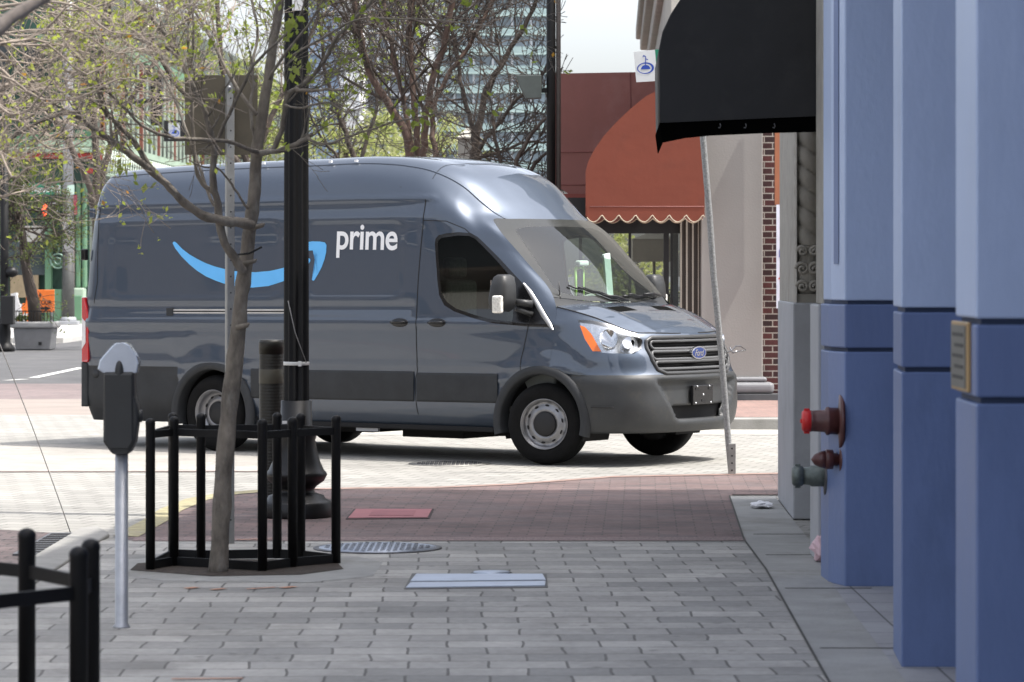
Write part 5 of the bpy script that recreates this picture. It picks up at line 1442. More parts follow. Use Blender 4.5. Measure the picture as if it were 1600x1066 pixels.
Z1=38.6
def q1(px,py): p=cq(px,py,Z1); return (p[0],p[2])
pr=[(1101,336),(1101,205),(1094,150),(1060,132),(1040,136),(1010,150),(985,170),(962,192),(943,213),(928,235),(919,253),(915,268),(915,338)]
b=MB(); b.prism([q1(*p) for p in pr],lambda a,c,t:(a,t,c),Z1,Z1+.012); b.obj('end_panel',rust,a1)
cv=[q1(*p) for p in pr[2:]]
b=MB(); vs=[]
for x,z in cv: vs+=[(x,Z1+.006,z),(x+.10,Z1+3.2,z)]
b.add(vs,[(2*i,2*i+1,2*i+3,2*i+2) for i in range(len(cv)-1)],True); b.obj('canopy',rust,a1)
x0_,z_=q1(917,340); x1_,_=q1(1101,340)
scallop(x0_,x1_,z_+.04,.095,7,Z1-.003,rust,a1)
scallop(q1(917,0)[0]+.05,q1(1101,0)[0],z_+.0,.06,7,Z1+.35,rust_d,a1,trim=True,name='scalloped_valance')
b=MB(); vs=[(q1(916,0)[0],Z1,q1(0,338)[1]),(q1(916,0)[0],Z1,q1(0,322)[1]),(q1(916,0)[0]+.1,Z1+3.2,q1(0,322)[1]),(q1(916,0)[0]+.1,Z1+3.2,q1(0,338)[1])]
b.add(vs,[(0,1,2,3)]); b.obj('side_valance',rust,a1)
b=MB(); p0=q1(922,323); p1=q1(1100,323); b.tube([(p0[0],Z1-.003,p0[1]),(p1[0],Z1-.003,p1[1])],.006,4); b.obj('seam',rust_d,a1)
a2=thing('maroon_awning','dusty maroon box shaped awning, taller and behind the rust orange one','awning',cq(900,330,44))
Z2=44.0
def q2(px,py): p=cq(px,py,Z2); return (p[0],p[2])
b=MB(); b.prism([q2(*p) for p in [(1101,318),(1101,112),(1000,113),(985,113),(868,115),(867,288),(905,316)]],lambda a,c,t:(a,t,c),Z2,Z2+.012); b.obj('end_panel',rust_d,a2)
cv=[q2(*p) for p in [(1101,112),(868,115),(867,288)]]
b=MB(); vs=[]
for x,z in cv: vs+=[(x,Z2+.006,z),(x+.14,Z2+5,z)]
b.add(vs,[(2*i,2*i+1,2*i+3,2*i+2) for i in range(len(cv)-1)]); b.obj('canopy',rust_d,a2)
b=MB(); b.prism([q2(*p) for p in [(867,289),(905,317),(1068,352),(1068,340),(1100,318),(905,300)]] ,lambda a,c,t:(a,t,c),Z2-.02,Z2-.008) if False else None
b=MB()
for pts in ([(866,238),(1000,237)],[(866,289),(920,289)]):
    P=[q2(*p) for p in pts]; b.tube([(x,Z2-.003,z) for x,z in P],.008,4)
P=[q2(985,113),q2(986,238)]; b.tube([(x,Z2-.003,z) for x,z in P],.008,4)
b.obj('seam',mat('seam_maroon',(.16,.055,.05),.8,var=.1),a2)
x0_,z_=q2(868,352); x1_,_=q2(1068,352)
scallop(x0_,x1_,z_-.02,.05,9,Z2-.03,mat('awning_shade_red',(.20,.055,.045),.8,var=.1),a2,trim=False,h=.45)
# banner by the brick
bn=thing('hanging_banner','narrow white banner with blue and red lettering hanging beside the brick strip','banner',cq(1220,320,38.9))
b=MB(); b.add([cq(1213,320,38.9),cq(1213,482,38.9),cq(1262,482,38.9),cq(1262,320,38.9)],[(0,1,2,3)]); o=b.obj('cloth',mat('banner_white',(.60,.62,.70),.7,var=.08,bump=.3,bscale=8),bn); md=o.modifiers.new('s','SOLIDIFY'); md.thickness=.006
for ch,px,py,sz,mm in (('E',1216.5,402,.085,mat('print_blue',(.05,.07,.35),.6,var=0)),('4',1216.5,440,.085,mat('print_red',(.5,.03,.03),.6,var=0))):
    me=text_mesh(ch,sz*1.5,.003)
    p=cq(px,py,38.88)
    for v in me.vertices: v.co=Vector((p[0]+v.co.x,38.88,p[2]+v.co.y))-bn.location
    finish('lettering',me,mm,bn,recalc=False)
b=MB(); b.bx(cq(1211,0,39.0)[0],cq(1219,0,39.0)[0],39.0,39.1,cq(0,320,39)[2],4.2); o=b.obj('orange_pipe',mat('terracotta_paint',(.32,.12,.06),.7,var=.1)); tag(o,'narrow terracotta painted strip above the white banner','wall trim')
# potted palm inside the shop corner
pl=thing('potted_palm','spiky dark potted palm behind the shop corner window','potted plant',cq(1050,560,40.6)[:2]+(.12,))
b=MB(); X,Y=cq(1050,0,40.6)[0],40.6
b.lathe([(.16,.12),(.20,.45),(.22,.47),(.20,.49),(.0001,.47)],(X,Y,0),20); b.obj('pot',mat('pot_black',(.03,.03,.03),.5,var=.1),pl)
rs=random.Random(8); b=MB(); b.tube([(X,Y,.45),(X+.03,Y,1.0),(X-.01,Y,1.35)],[.04,.03,.025],7); b.obj('stem',mat('palm_stem',(.10,.08,.06),.9,var=.3),pl)
b=MB()
for i in range(34):
    an=rs.uniform(0,2*pi); el=rs.uniform(-.2,1.3); L=rs.uniform(.35,.62); zb=rs.uniform(.95,1.40)
    d=Vector((math.cos(an)*math.cos(el),math.sin(an)*math.cos(el),math.sin(el)))
    P=[Vector((X,Y,zb))+d*L*t+Vector((0,0,-.45*L*t*t)) for t in (0,.25,.5,.75,1)]
    b.tube(P,.004,3)
    side=d.cross(Vector((0,0,1))).normalized()
    for j in range(1,9):
        t=j/9; c=P[0]+d*L*t+Vector((0,0,-.45*L*t*t))
        for s in (-1,1):
            e=c+side*s*.13*(1-.5*t)+d*.07+Vector((0,0,-.05)); b.add([c,c+d*.018,e],[(0,1,2)])
b.obj('frond',mat('palm_leaf',(.030,.045,.022),.6,var=.4,scale=12),pl)
# parasol beyond the window
pa=thing('beige_parasol','beige cafe parasol seen through the shop corner window','parasol',cq(1020,600,52)[:2]+(.12,))
X,Y=cq(1022,0,52)[0],52
b=MB(); b.tube([(X,Y,.12),(X,Y,2.5)],.025,8); b.obj('pole',crm,pa)
zt=cq(0,370,52)[2]; zb_=cq(0,409,52)[2]; w_=.36
b=MB(); b.bx(X-w_*1.0,X+w_*1.0,Y-.35,Y+.35,zb_,zt-.04); b.add([(X-w_*1.02,Y-.36,zt-.04),(X+w_*1.02,Y-.36,zt-.04),(X+w_*1.02,Y+.36,zt-.04),(X-w_*1.02,Y+.36,zt-.04),(X-.1,Y,zt+.06),(X+.1,Y,zt+.06)],[(0,1,5,4),(2,3,4,5),(1,2,5),(3,0,4)])
b.obj('canopy',mat('parasol_beige',(.36,.32,.25),.85,var=.06),pa)
tall=thing('reflected_block','unseen dark block added for the windscreen to mirror, behind the grey corner building and the black awning','building',(10,50,0))  # unseen block added to darken what the windscreen reflects
b=MB(); b.bx(4.6,22,42,58,0,14); b.obj('wall',mat('reflected_block_wall',(.06,.065,.062),.7,var=.2,scale=.4),tall)
b=MB()
for zz in range(4):
    for i in range(7): b.bx(5.4+2.3*i,6.9+2.3*i,41.93,42.02,1.5+3.2*zz,3.2+3.2*zz)
b.obj('window',MATS['window_dark'],tall)
# ------------------------------------------------------------------ utility pole with signal
up=thing('utility_pole','tall black utility pole with a grey signal box behind the van roof','utility pole',(cq(861,0,43)[0],43,0))
X=cq(861,0,43)[0]
b=MB(); b.tube([(X,43,0),(X,43,9)],.062,12); b.obj('pole',blk,up)
X2=cq(872.5,0,43)[0]; b=MB(); b.tube([(X2,43.02,0),(X2,43.02,9)],.034,10); b.obj('conduit',mat('conduit_brown',(.07,.06,.055),.6,var=.2),up)
b=MB()
p=[cq(*q,43) for q in ((806,118),(846,118),(846,154),(822,155),(812,136))]
b.prism([(a,c) for a,_,c in p],lambda a,c,t:(a,t,c),42.9,43.15); b.obj('signal_housing',mat('signal_grey_green',(.075,.09,.085),.5,var=.15),up,bevel=.01)
b=MB(); b.bx(cq(846,0,43)[0],X,42.97,43.03,cq(0,145,43)[2],cq(0,138,43)[2]); b.obj('bracket',blk,up)
# stone gate pillar
gp_=thing('stone_pillar','pale stone pillar with a stepped pyramid cap showing above the van roof','pillar',(cq(733,0,60)[0],60,0))
X=cq(733,0,60)[0]; zs=lambda py: cq(0,py,60)[2]
b=MB(); b.bx(X-.21,X+.21,59.8,60.2,0,zs(218)); b.obj('shaft',ust,gp_,bevel=.015)
b=MB(); b.bx(X-.24,X+.24,59.76,60.24,zs(218),zs(215)); b.lathe([(.26*1.2,zs(215)),(.22,zs(211)),(.22,zs(208.5)),(.13,zs(205)),(.11,zs(202)),(.05,zs(200)),(.0001,zs(197))],(X,60,0),4,M=Matrix.Rotation(pi/4,3,'Z'),smooth=False); b.obj('cap',ust,gp_)
# ------------------------------------------------------------------ towers far behind
def tower(name,label,x0,x1,Z,h,fl,slabm,glm,fin=3.0,dep=18,balc=True):
    t=thing(name,label,'building',((x0+x1)/2,Z,0))
    b=MB(); b.bx(x0+.3,x1-.3,Z+.8,Z+dep,0,h); b.obj('glass_wall',glm,t)
    b=MB(); z=fl
    while z<h: b.bx(x0,x1,Z,Z+dep-.5,z-.18,z+.18); z+=fl
    b.obj('floor_slab',slabm,t)
    b=MB(); x=x0
    while x<=x1+.01: b.bx(x-.14,x+.14,Z+.5,Z+.9,0,h); x+=fin
    b.obj('fin',mat('fin_white',(.62,.64,.66),.6,var=.05),t)
    if balc:
        b=MB(); z=fl
        while z<h: b.bx(x0,x1,Z-.02,Z+.02,z+.18,z+1.1); z+=fl
        b.obj('balcony_glass',mat('balcony_glass',(.38,.50,.49),.15,var=.15,scale=.2),t)
    return t
gwl=mat('tower_glass_hazy',(.25,.30,.34),.1,.1,var=.4,scale=.15)  # distance haze put into the tower glass and slab colours as paleness
tower('glass_tower','pale glass high-rise with green-white floor edges behind the bare trees',-12,6.0,500,64,3.0,mat('slab_green',(.52,.66,.62),.6,var=.05),gwl)
tower('glass_tower','dim grey glass block behind the red-brown trunks, left of the green-edged high-rise',-24.5,-12.8,470,60,3.1,mat('slab_grey',(.42,.44,.46),.6,var=.05),mat('tower_glass_dark',(.17,.19,.21),.15,var=.4,scale=.15),fin=1.6,balc=False)
tower('white_tower','plain white apartment tower seen between the lamp post and the bare trunks',-23,-20.2,430,50,3.4,mat('slab_white',(.66,.66,.66),.6,var=.04),mat('white_wall',(.70,.70,.69),.7,var=.05),fin=2.4,balc=False)
tower('blue_tower','pale blue office tower just right of the black lamp post',-34,-25.5,520,60,3.4,mat('slab_blue',(.45,.52,.62),.6,var=.05),mat('pale_blue_glass',(.36,.45,.58),.15,var=.15,scale=.1),balc=False)
# ------------------------------------------------------------------ green building far left
gb_=thing('green_building','ornate green corner building with a red cornice and iron balcony at the far left','building',(-14,99,0))
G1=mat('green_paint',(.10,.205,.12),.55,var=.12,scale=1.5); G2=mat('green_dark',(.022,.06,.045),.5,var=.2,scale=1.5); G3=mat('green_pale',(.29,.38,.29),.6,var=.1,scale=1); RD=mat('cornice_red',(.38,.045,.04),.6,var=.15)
def lq(px,py,Z=98.5): return ((px-800)*Z/FP,Z,HC-(py-427)*Z/FP)
def lbox(b,px0,px1,py0,py1,Z=98.5,t=.3): b.bx(lq(px0,0,Z)[0],lq(px1,0,Z)[0],Z,Z+t,lq(0,py1,Z)[2],lq(0,py0,Z)[2]); return b
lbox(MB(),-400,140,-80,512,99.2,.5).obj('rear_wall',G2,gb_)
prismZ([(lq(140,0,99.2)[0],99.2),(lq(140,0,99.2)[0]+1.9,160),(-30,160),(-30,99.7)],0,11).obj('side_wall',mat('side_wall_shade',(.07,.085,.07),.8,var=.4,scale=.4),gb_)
b=MB()
for i in range(9):
    lbox(b,-380+52*i,-352+52*i,60,170,99.0,.25); lbox(b,-380+52*i,-345+52*i,300,480,98.95,.25) if i<6 else None
b.obj('upper_window',MATS['window_dark'],gb_)
b=MB(); lbox(b,-300,158,231,238,97.6,2.0); b.obj('cornice_top',G3,gb_,bevel=.03)
b=MB(); lbox(b,-300,156,238,247,97.8,1.8); b.obj('cornice',RD,gb_,bevel=.05)
b=MB(); lbox(b,-300,138,248,286,98.5,.5); b.obj('frieze',G2,gb_)
b=MB(); lbox(b,118,150,204,230,98.2,.8); lbox(b,-60,90,207,230,98.4,.5); b.obj('parapet',G1,gb_,bevel=.04)
b=MB(); lbox(b,136,151,263,270,98.2,.8); b.obj('small_cornice',RD,gb_)
for (a,c) in ((118,126),(128,134)):
    b=MB(); lbox(b,a,c,286,450,98.3,.4); b.obj('corner_column',G1,gb_,bevel=.05)
b=MB(); lbox(b,111,131,450,512,98.1,.6); b.obj('column_base',G3,gb_,bevel=.05)
b=MB(); lbox(b,113,128,462,500,98.05,.1); b.obj('base_panel',G1,gb_,bevel=.03)
b=MB(); lbox(b,70,80,330,506,98.5,.3); lbox(b,-10,-2,330,506,98.5,.3); b.obj('window_frame',G1,gb_,bevel=.02)
b=MB(); lbox(b,80,98,402,416,98.4,.3); lbox(b,80,96,452,506,98.4,.3); b.obj('door_panel',G1,gb_,bevel=.03)
b=MB(); lbox(b,28,70,353,378,98.7,.1); b.obj('window_blind',mat('blind_cream',(.42,.41,.38),.8,var=.08),gb_)
b=MB(); lbox(b,10,70,378,430,98.72,.1); b.obj('shop_window',mat('shop_window_dark',(.05,.065,.07),.15,var=.4,scale=.6),gb_)
b=MB(); lbox(b,16,60,430,465,98.7,.1); b.obj('lower_blind',mat('blind_tan',(.28,.22,.14),.8,var=.15),gb_)
b=MB(); lbox(b,112,120,305,335,98.25,.05); b.obj('red_notice',mat('notice_red',(.40,.05,.10),.6,var=.4,scale=14),gb_)
b=MB(); lbox(b,108,116,340,450,98.3,.2); b.obj('downpipe',mat('pipe_pinkish',(.40,.33,.30),.7,var=.1),gb_)
b=MB(); X,_,Zz=lq(90,408,98.3); b.tube([(X+.22*math.cos(2*pi*i/20),98.3,Zz+.22*math.sin(2*pi*i/20)) for i in range(20)],.03,6,closed=True); b.tube([(X+.1*math.cos(2*pi*i/14),98.3,Zz+.1*math.sin(2*pi*i/14)) for i in range(14)],.03,6,closed=True); b.tube([(X,98.3,Zz+.22),(X+.05,98.3,Zz+.45),(X-.05,98.3,Zz+.5)],.03,6); b.obj('iron_scroll',mat('scroll_iron',(.14,.22,.18),.4,.4,var=.1),gb_)
# balcony gallery along the street side
ga=MB();
def gx_(Z): return -12.55+.032*(Z-98)*.6
ZS=[98+2.2*i for i in range(30)]
dk=MB(); dk.prism([(gx_(98),98),(gx_(162),162),(gx_(162)-2.0,162),(gx_(98)-2.0,98)],lambda a,c,t:(a,c,t),5.55,5.75); dk.obj('balcony_deck',G3,gb_)
dk=MB(); dk.prism([(gx_(98)+.1,98),(gx_(162)+.1,162),(gx_(162)-2.0,162),(gx_(98)-2.0,98)],lambda a,c,t:(a,c,t),8.7,9.0); dk.obj('balcony_roof',G1,gb_)
bar=mat('baluster_pale',(.50,.58,.50),.5,var=.15,scale=3)
b=MB()
Z=98.0
while Z<161: 
    b.bx(gx_(Z)-.03,gx_(Z)+.03,Z,Z+.05,5.75,8.7); Z+=1.15
b.obj('balcony_bar',bar,gb_)
b=MB()
for Z in ZS[::2]: b.bx(gx_(Z)-.06,gx_(Z)+.06,Z,Z+.16,5.75,8.7)
b.obj('balcony_post',mat('post_redbrown',(.22,.08,.06),.6,var=.1),gb_)
b=MB()
Z=98.0
while Z<161:
    for s in (-1,1):
        b.tube([(gx_(Z)+.01,Z,5.5 if s>0 else 4.75),(gx_(Z)+.01,Z+.55,4.75 if s>0 else 5.5)],.022,4)
    Z+=.55
b.obj('iron_lace',bar,gb_)
b=MB(); b.prism([(gx_(98)+.04,98),(gx_(162)+.04,162),(gx_(162)-.04,162),(gx_(98)-.04,98)],lambda a,c,t:(a,c,t),4.68,4.76)
b.prism([(gx_(98)+.04,98),(gx_(162)+.04,162),(gx_(162)-.04,162),(gx_(98)-.04,98)],lambda a,c,t:(a,c,t),6.7,6.78); b.obj('balcony_rail',G3,gb_)
# ------------------------------------------------------------------ signal mast, signs
gm_=thing('signal_mast','tall pale grey traffic signal mast with a dark lower half beside the green building','signal mast',(lq(106,0,96)[0],96,0.12))
X=lq(106.5,0,96)[0]
b=MB(); b.tube([(X,96,HC-(394-427)*96/FP),(X,96,11)],[.165,.14],16); b.obj('upper_pole',mat('mast_grey',(.33,.34,.36),.5,.3,var=.1),gm_)
b=MB(); b.tube([(X,96,.12),(X,96,HC-(394-427)*96/FP)],[.20,.168],16); b.obj('lower_wrap',mat('mast_dark',(.05,.052,.05),.6,var=.3),gm_)
b=MB(); b.bx(X-.32,X+.32,95.7,96.3,.12,.24); b.lathe([(.26,.24),(.24,.34),(.2,.36)],(X,96,0),16); b.obj('base',mat('mast_grey',(.3,.3,.3)),gm_,bevel=.02)
b=MB(); zz=HC-(160-427)*96/FP; b.tube([(X,96,zz-.1),(lq(292,0,96)[0],96,zz+.12)],[.10,.06],10); b.obj('mast_arm',mat('arm_dark',(.035,.035,.04),.5,var=.2),gm_)
ts=thing('traffic_signal','black traffic signal head hanging from the mast arm, seen from behind the branches','traffic signal',lq(244,155,95.8))
b=MB(); lbox(b,235,253,118,196,95.6,.35); b.obj('housing',blkf,ts,bevel=.03)
b=MB()
for py in (130,156,182): X_,_,Z_=lq(244,py,95.55); b.lathe([(.12,0),(.12,.2),(.10,.2),(.10,.02),(.0001,.02)],(X_,95.6,Z_),14,M=Matrix.Rotation(pi/2,3,'X'))
b.obj('visor',blkf,ts)
es=thing('hanging_sign','small square sign with a blue fountain emblem in a black frame under the mast arm','sign',lq(273,204,95.5))
b=MB(); lbox(b,256,291,188,221,95.5,.05); b.obj('frame',blkf,es)
b=MB(); lbox(b,263,281,192,217,95.44,.05); b.obj('face',mat('sign_face_grey',(.42,.44,.46),.5,var=.08),es)
emblem(es,(lq(272,207,95.42)[0],95.43,lq(0,207,95.42)[2]),(1,0,0),(0,0,1),.15,(0,-1,0),bluep)
sn=thing('street_name_sign','long green street name sign with white lettering on the far mast','sign',lq(65,296,95.5))
b=MB(); lbox(b,32,95,287,304,95.5,.03); b.obj('panel',sgg,sn)
b=MB(); lbox(b,88,94,289,302,95.46,.03); lbox(b,33,42,288,303,95.46,.03); b.obj('white_end',sgw,sn)
emblem(sn,(lq(37.5,296,95.42)[0],95.44,lq(0,296,95.42)[2]),(1,0,0),(0,0,1),.07,(0,-1,0),bluep)
me=text_mesh('S Magnolia Av',.27,.004,0,.95)
p=lq(43.5,300,95.45); xs=[v.co.x for v in me.vertices]; sc_=(.86)/(max(xs)-min(xs))
for v in me.vertices: v.co=Vector((p[0]+v.co.x*sc_,95.46,p[2]+v.co.y*.95))-sn.location
finish('lettering',me,sgw,sn,recalc=False)
s2=thing('street_name_sign','short pale green-white sign end on the right of the far mast','sign',lq(112,296,95.5))
b=MB(); lbox(b,105,116,289,304,95.2,.03); b.obj('panel',mat('sign_pale',(.45,.60,.52),.5,var=.05),s2)
ps=thing('pedestrian_signal','black pedestrian signal showing an orange raised hand','pedestrian signal',lq(75,328,95.5))
b=MB(); lbox(b,58,90,314,342,95.5,.4); b.obj('housing',blkf,ps,bevel=.03)
b=MB(); b.tube([lq(78,318,95.3),lq(89,318,95.3),lq(89,340,95.3)],.02,5); b.obj('visor_edge',galv,ps)
hand=mat('hand_lit',(.9,.1,.03),.5,var=0,emis=(1,.10,.03),estr=1.1)
hp_=[(65.5,326),(66,324.5),(67,326),(67.6,328),(67.2,321.5),(68.2,320.5),(69,322),(69.3,326),(69.6,319.5),(70.6,319),(71.2,320.5),(71.2,326),(72,320.5),(73,320.3),(73.4,322),(73,327.5),(74.8,326.5),(75.8,327.5),(73.6,331.5),(72,334.5),(71.8,337.5),(67.5,337.5),(67,334),(65.4,330.5)]
b=MB(); b.prism([(lq(px,0,95.4)[0],lq(0,py,95.4)[2]) for px,py in hp_],lambda a,c,t:(a,t,c),95.42,95.45); b.obj('hand_symbol',hand,ps)
# detour sign and barricade
dz=75.0
def dq(px,py,Z=dz): return ((px-800)*Z/FP,Z,HC-(py-427)*Z/FP)
ds_=thing('detour_sign','orange DETOUR sign with black lettering standing behind the planter','sign',(dq(70,0)[0],dz,.0))
og=mat('sign_orange',(.85,.20,.035),.55,var=.06)
b=MB(); b.bx(dq(49,0)[0],dq(85,0)[0],dz,dz+.02,dq(0,488)[2],dq(0,453)[2]); b.obj('panel',og,ds_,bevel=.008)
b=MB(); b.bx(dq(52,0)[0],dq(55,0)[0],dz+.03,dz+.06,0,dq(0,460)[2]); b.bx(dq(79,0)[0],dq(82,0)[0],dz+.03,dz+.06,0,dq(0,460)[2]); b.obj('leg',galv,ds_)
inkb=mat('print_black',(.012,.012,.012),.6,var=0)
me=text_mesh('DETOUR',.20,.006,0,1.05); xs=[v.co.x for v in me.vertices]; sc_=(dq(80.5,0)[0]-dq(42,0)[0])/(max(xs)-min(xs))
me=text_mesh('DETOUR',.20,.006,0,1.05)
lx=dq(50,0)[0]; wd_=dq(80.5,0)[0]-dq(50,0)[0]
sc_=wd_/(max(xs)-min(xs))
for v in me.vertices: v.co=Vector((lx+v.co.x*sc_,dz-.006,dq(0,476)[2]+v.co.y*.72))-ds_.location
finish('lettering',me,inkb,ds_,recalc=False)
b=MB(); P=[(62,486),(62,481),(74,481),(74,479.5),(78,483),(74,486)]
b.prism([(dq(*p)[0],dq(*p)[2]) for p in [(56,487),(58,480),(70,480),(70,478),(80,482),(70,486),(70,484),(61,484),(60,487)]],lambda a,c,t:(a,t,c),dz-.008,dz-.004); b.obj('arrow',inkb,ds_)
b=MB(); b.prism([(dq(*p)[0],dq(*p)[2]) for p in [(61,462),(62.5,457),(64,459),(65.5,460.5),(63.8,461),(64.5,465),(63,463.5)]],lambda a,c,t:(a,t,c),dz-.008,dz-.004); b.obj('symbol',inkb,ds_)
br_=thing('barricade','orange and white striped barricade leaning behind the planter','barricade',(dq(35,0)[0],76,.0))
b=MB()
for s,px in ((-1,22),(1,45)): b.tube([dq(px,548,76),dq(px+4,458,76)],.035,6)
b.obj('frame',mat('white_plastic2',(.7,.7,.7),.5,var=.1),br_)
for i in range(4):
    b=MB(); b.box(dq(26+7*i,492,75.9),(.11,.03,.55),M=Matrix.Rotation(.35,3,'Y')); b.obj('stripe',og if i%2 else mat('white_plastic2',(.7,.7,.7)),br_)
b=MB(); b.box(dq(27,478,75.5),(.14,.04,.62),M=Matrix.Rotation(-.28,3,'Y')); b.obj('leaning_board',mat('white_plastic2',(.7,.7,.7)),br_)
b=MB(); b.prism([(dq(*p,75.6)[0],dq(*p,75.6)[2]) for p in [(39,490),(41,462),(46,474),(47,490)]],lambda a,c,t:(a,t,c),75.6,75.63); b.obj('orange_flag',og,br_)
# planter
pz_=69.8
pn=thing('street_planter','large pale grey rectangular planter holding a leaning tree at the far kerb','planter',(dq(50,0,pz_)[0],pz_,0))
b=MB(); xa,xb=dq(21,0,pz_)[0],dq(82,0,pz_)[0]; zt=dq(0,513,pz_)[2]
b.add([(xa+.05,pz_,0),(xb-.05,pz_,0),(xb-.05,pz_+.8,0),(xa+.05,pz_+.8,0),(xa,pz_-.04,zt),(xb,pz_-.04,zt),(xb,pz_+.84,zt),(xa,pz_+.84,zt)],[(0,3,2,1),(4,5,6,7),(0,1,5,4),(1,2,6,5),(2,3,7,6),(3,0,4,7)]); b.obj('box',mat('planter_grey',(.20,.20,.205),.7,var=.15,scale=3),pn,bevel=.02)
b=MB(); b.bx(xa-.06,xb+.06,pz_-.09,pz_+.89,zt,dq(0,503,pz_)[2]); b.obj('rim',mat('planter_rim',(.27,.27,.27),.7,var=.1),pn,bevel=.04,seg=3)
b=MB(); z_=dq(0,503,pz_)[2]
for i in range(13): b.bx(xa+.05+i*.068,xa+.065+i*.068,pz_,pz_+.015,z_,z_+.24)
b.bx(xa+.04,xb-.04,pz_-.002,pz_+.018,z_+.22,z_+.245); b.obj('fence',blkf,pn)
b=MB(); b.bx(xa+.55,xa+.62,pz_-.036,pz_-.03,.10,.17); b.obj('emblem',blkf,pn)
lp2=thing('lamp_post','black cast iron lamp post with a control box at the far left edge','lamp post',(dq(6,0,68.5)[0],68.5,0))
X=dq(7,0,68.5)[0]; k=68.5/FP
b=MB(); b.lathe([(.22,0),(.22,.08),(.17,.14),(.13,.2),(.14,.4),(.12,.62),(.10,.7),(.09,1.5),(.085,5)],(X,68.5,0),20); b.obj('shaft',blk,lp2)
b=MB(); b.bx(X-.02,dq(24,0,68.4)[0],68.1,68.4,HC-(507-427)*k,HC-(462-427)*k); b.obj('control_box',blkf,lp2,bevel=.02)
b=MB(); b.sphere((dq(18,0,68.5)[0],68.5,HC-(425-427)*k),.15,12,8,(1,1,.8)); b.obj('side_lantern',blkf,lp2)
# ------------------------------------------------------------------ neighbours outside the frame (seen as reflections and light)
def block(label,x0,x1,y0,y1,h,m,wm,face):
    t=thing('street_building',label,'building',((x0+x1)/2,(y0+y1)/2,0))
    b=MB(); b.bx(x0,x1,y0,y1,0,h); b.obj('wall',m,t)
    w_=MB(); c_=MB()
    for z in [1.0+3.4*i for i in range(int(h/3.4))]:
        if face in 'EW':
            X=x1 if face=='E' else x0; s=1 if face=='E' else -1; y=y0+1
            while y<y1-1.5: w_.bx(X-.02,X+.03*s,y,y+1.3,z,z+1.9); c_.bx(X-.02,X+.10*s,y-.1,y+1.4,z-.14,z-.02); y+=2.6
        else:
            Y=y1 if face=='N' else y0; s=1 if face=='N' else -1; x=x0+1
            while x<x1-1.5: w_.bx(x,x+1.3,Y-.02,Y+.03*s,z,z+1.9); c_.bx(x-.1,x+1.4,Y-.02,Y+.10*s,z-.14,z-.02); x+=2.6
    w_.obj('window',MATS['window_dark'],t); c_.obj('window_sill',ust,t)
    b=MB(); b.bx(x0-.2,x1+.2,y0-.2,y1+.2,h,h+.35); b.obj('cornice',ust,t)
    return t
bmat=mat('red_brick_wall',(.12,.10,.085),.85,var=.2,scale=1.5)
tmat=mat('tan_wall',(.30,.26,.21),.85,var=.15,scale=1)
block('brown brick block facing the junction, outside the left of the frame',-38,-22,10,33,6.8,bmat,None,'E')
block('tan block further down the street behind the photographer',-60,-40,-40,5,7,tmat,None,'E')
block('low brown block closing the street behind the photographer',-12,24,-75,-60,8,bmat,None,'N')
# ================================================================== TREES
def rndv(rs): return Vector((rs.gauss(0,1),rs.gauss(0,1),rs.gauss(0,1))).normalized()
XMAX=[1e9]
def grow(b, p, d, L, r, gen, rs, tips, up=.15, wob=.28, kids=(2,4), shrink=.62, nseg=5, sides=(6,5,4,3,3), spread=.8, minr=.0015):
    if p.x+d.x*L*.8>XMAX[0]: return
    n=nseg; pts=[p.copy()]; rad=[r]; dd=d.normalized()
    for i in range(n):
        dd=(dd+rndv(rs)*wob*.5+Vector((0,0,up*.3))).normalized(); p=p+dd*L/n; pts.append(p.copy()); rad.append(max(minr,r*(1-.62*(i+1)/n)))
    b.tube(pts,rad,sides[min(gen,len(sides)-1)] if False else (5 if r>.02 else 4 if r>.008 else 3),caps=False)
    tips.append((pts[-1],dd))
    if gen<=0: return
    for k in range(rs.randint(*kids)):
        t=rs.uniform(.25,1.0); i=min(n-1,int(t*n)); q=pts[i].lerp(pts[i+1],t*n-i)
        base=(pts[i+1]-pts[i]).normalized(); nd=(base+rndv(rs)*spread).normalized()
        grow(b,q,nd,L*shrink*rs.uniform(.7,1.2),max(minr,rad[i]*.62),gen-1,rs,tips,up,wob,kids,shrink,nseg,sides,spread,minr)
def leaves(b, tips, n, size, rs, spread=.06, per=3):
    for _ in range(n):
        p,d=tips[rs.randrange(len(tips))]
        c=p+rndv(rs)*spread*rs.random()
        for k in range(per):
            u=(d+rndv(rs)*.9).normalized(); w=u.cross(rndv(rs)).normalized(); s=size*rs.uniform(.6,1.3)
            q=c+rndv(rs)*spread*.4
            b.add([q,q+u*s*.5+w*s*.28,q+u*s,q+u*s*.5-w*s*.28],[(0,1,2,3)])
def leafmat(name,c,t=.5,var=.45):
    m=mat(name,c,.55,var=var,scale=7)
    nt=m.node_tree; b=nt.nodes['Principled BSDF']
    tr=nt.nodes.new('ShaderNodeBsdfTranslucent'); tr.inputs[0].default_value=(c[0]*1.6,c[1]*1.9,c[2]*.9,1)
    mx=nt.nodes.new('ShaderNodeMixShader'); mx.inputs[0].default_value=t; o=nt.nodes['Material Output']
    nt.links.new(b.outputs[0],mx.inputs[1]); nt.links.new(tr.outputs[0],mx.inputs[2]); nt.links.new(mx.outputs[0],o.inputs[0]); return m
bark1=mat('bark_grey_brown',(.155,.135,.112),.9,var=.45,scale=16,bump=1.0,bscale=45,stretch=(1,1,.45),dirt=(.235,.22,.195),dscale=13)
bark_lit=mat('bark_sunlit_twig',(.30,.25,.205),.8,var=.3,scale=18)  # twig colour paled to carry the sunlight on the crown
bark_red=mat('bark_red_brown',(.105,.070,.055),.85,var=.35,scale=6,bump=.5,bscale=25)
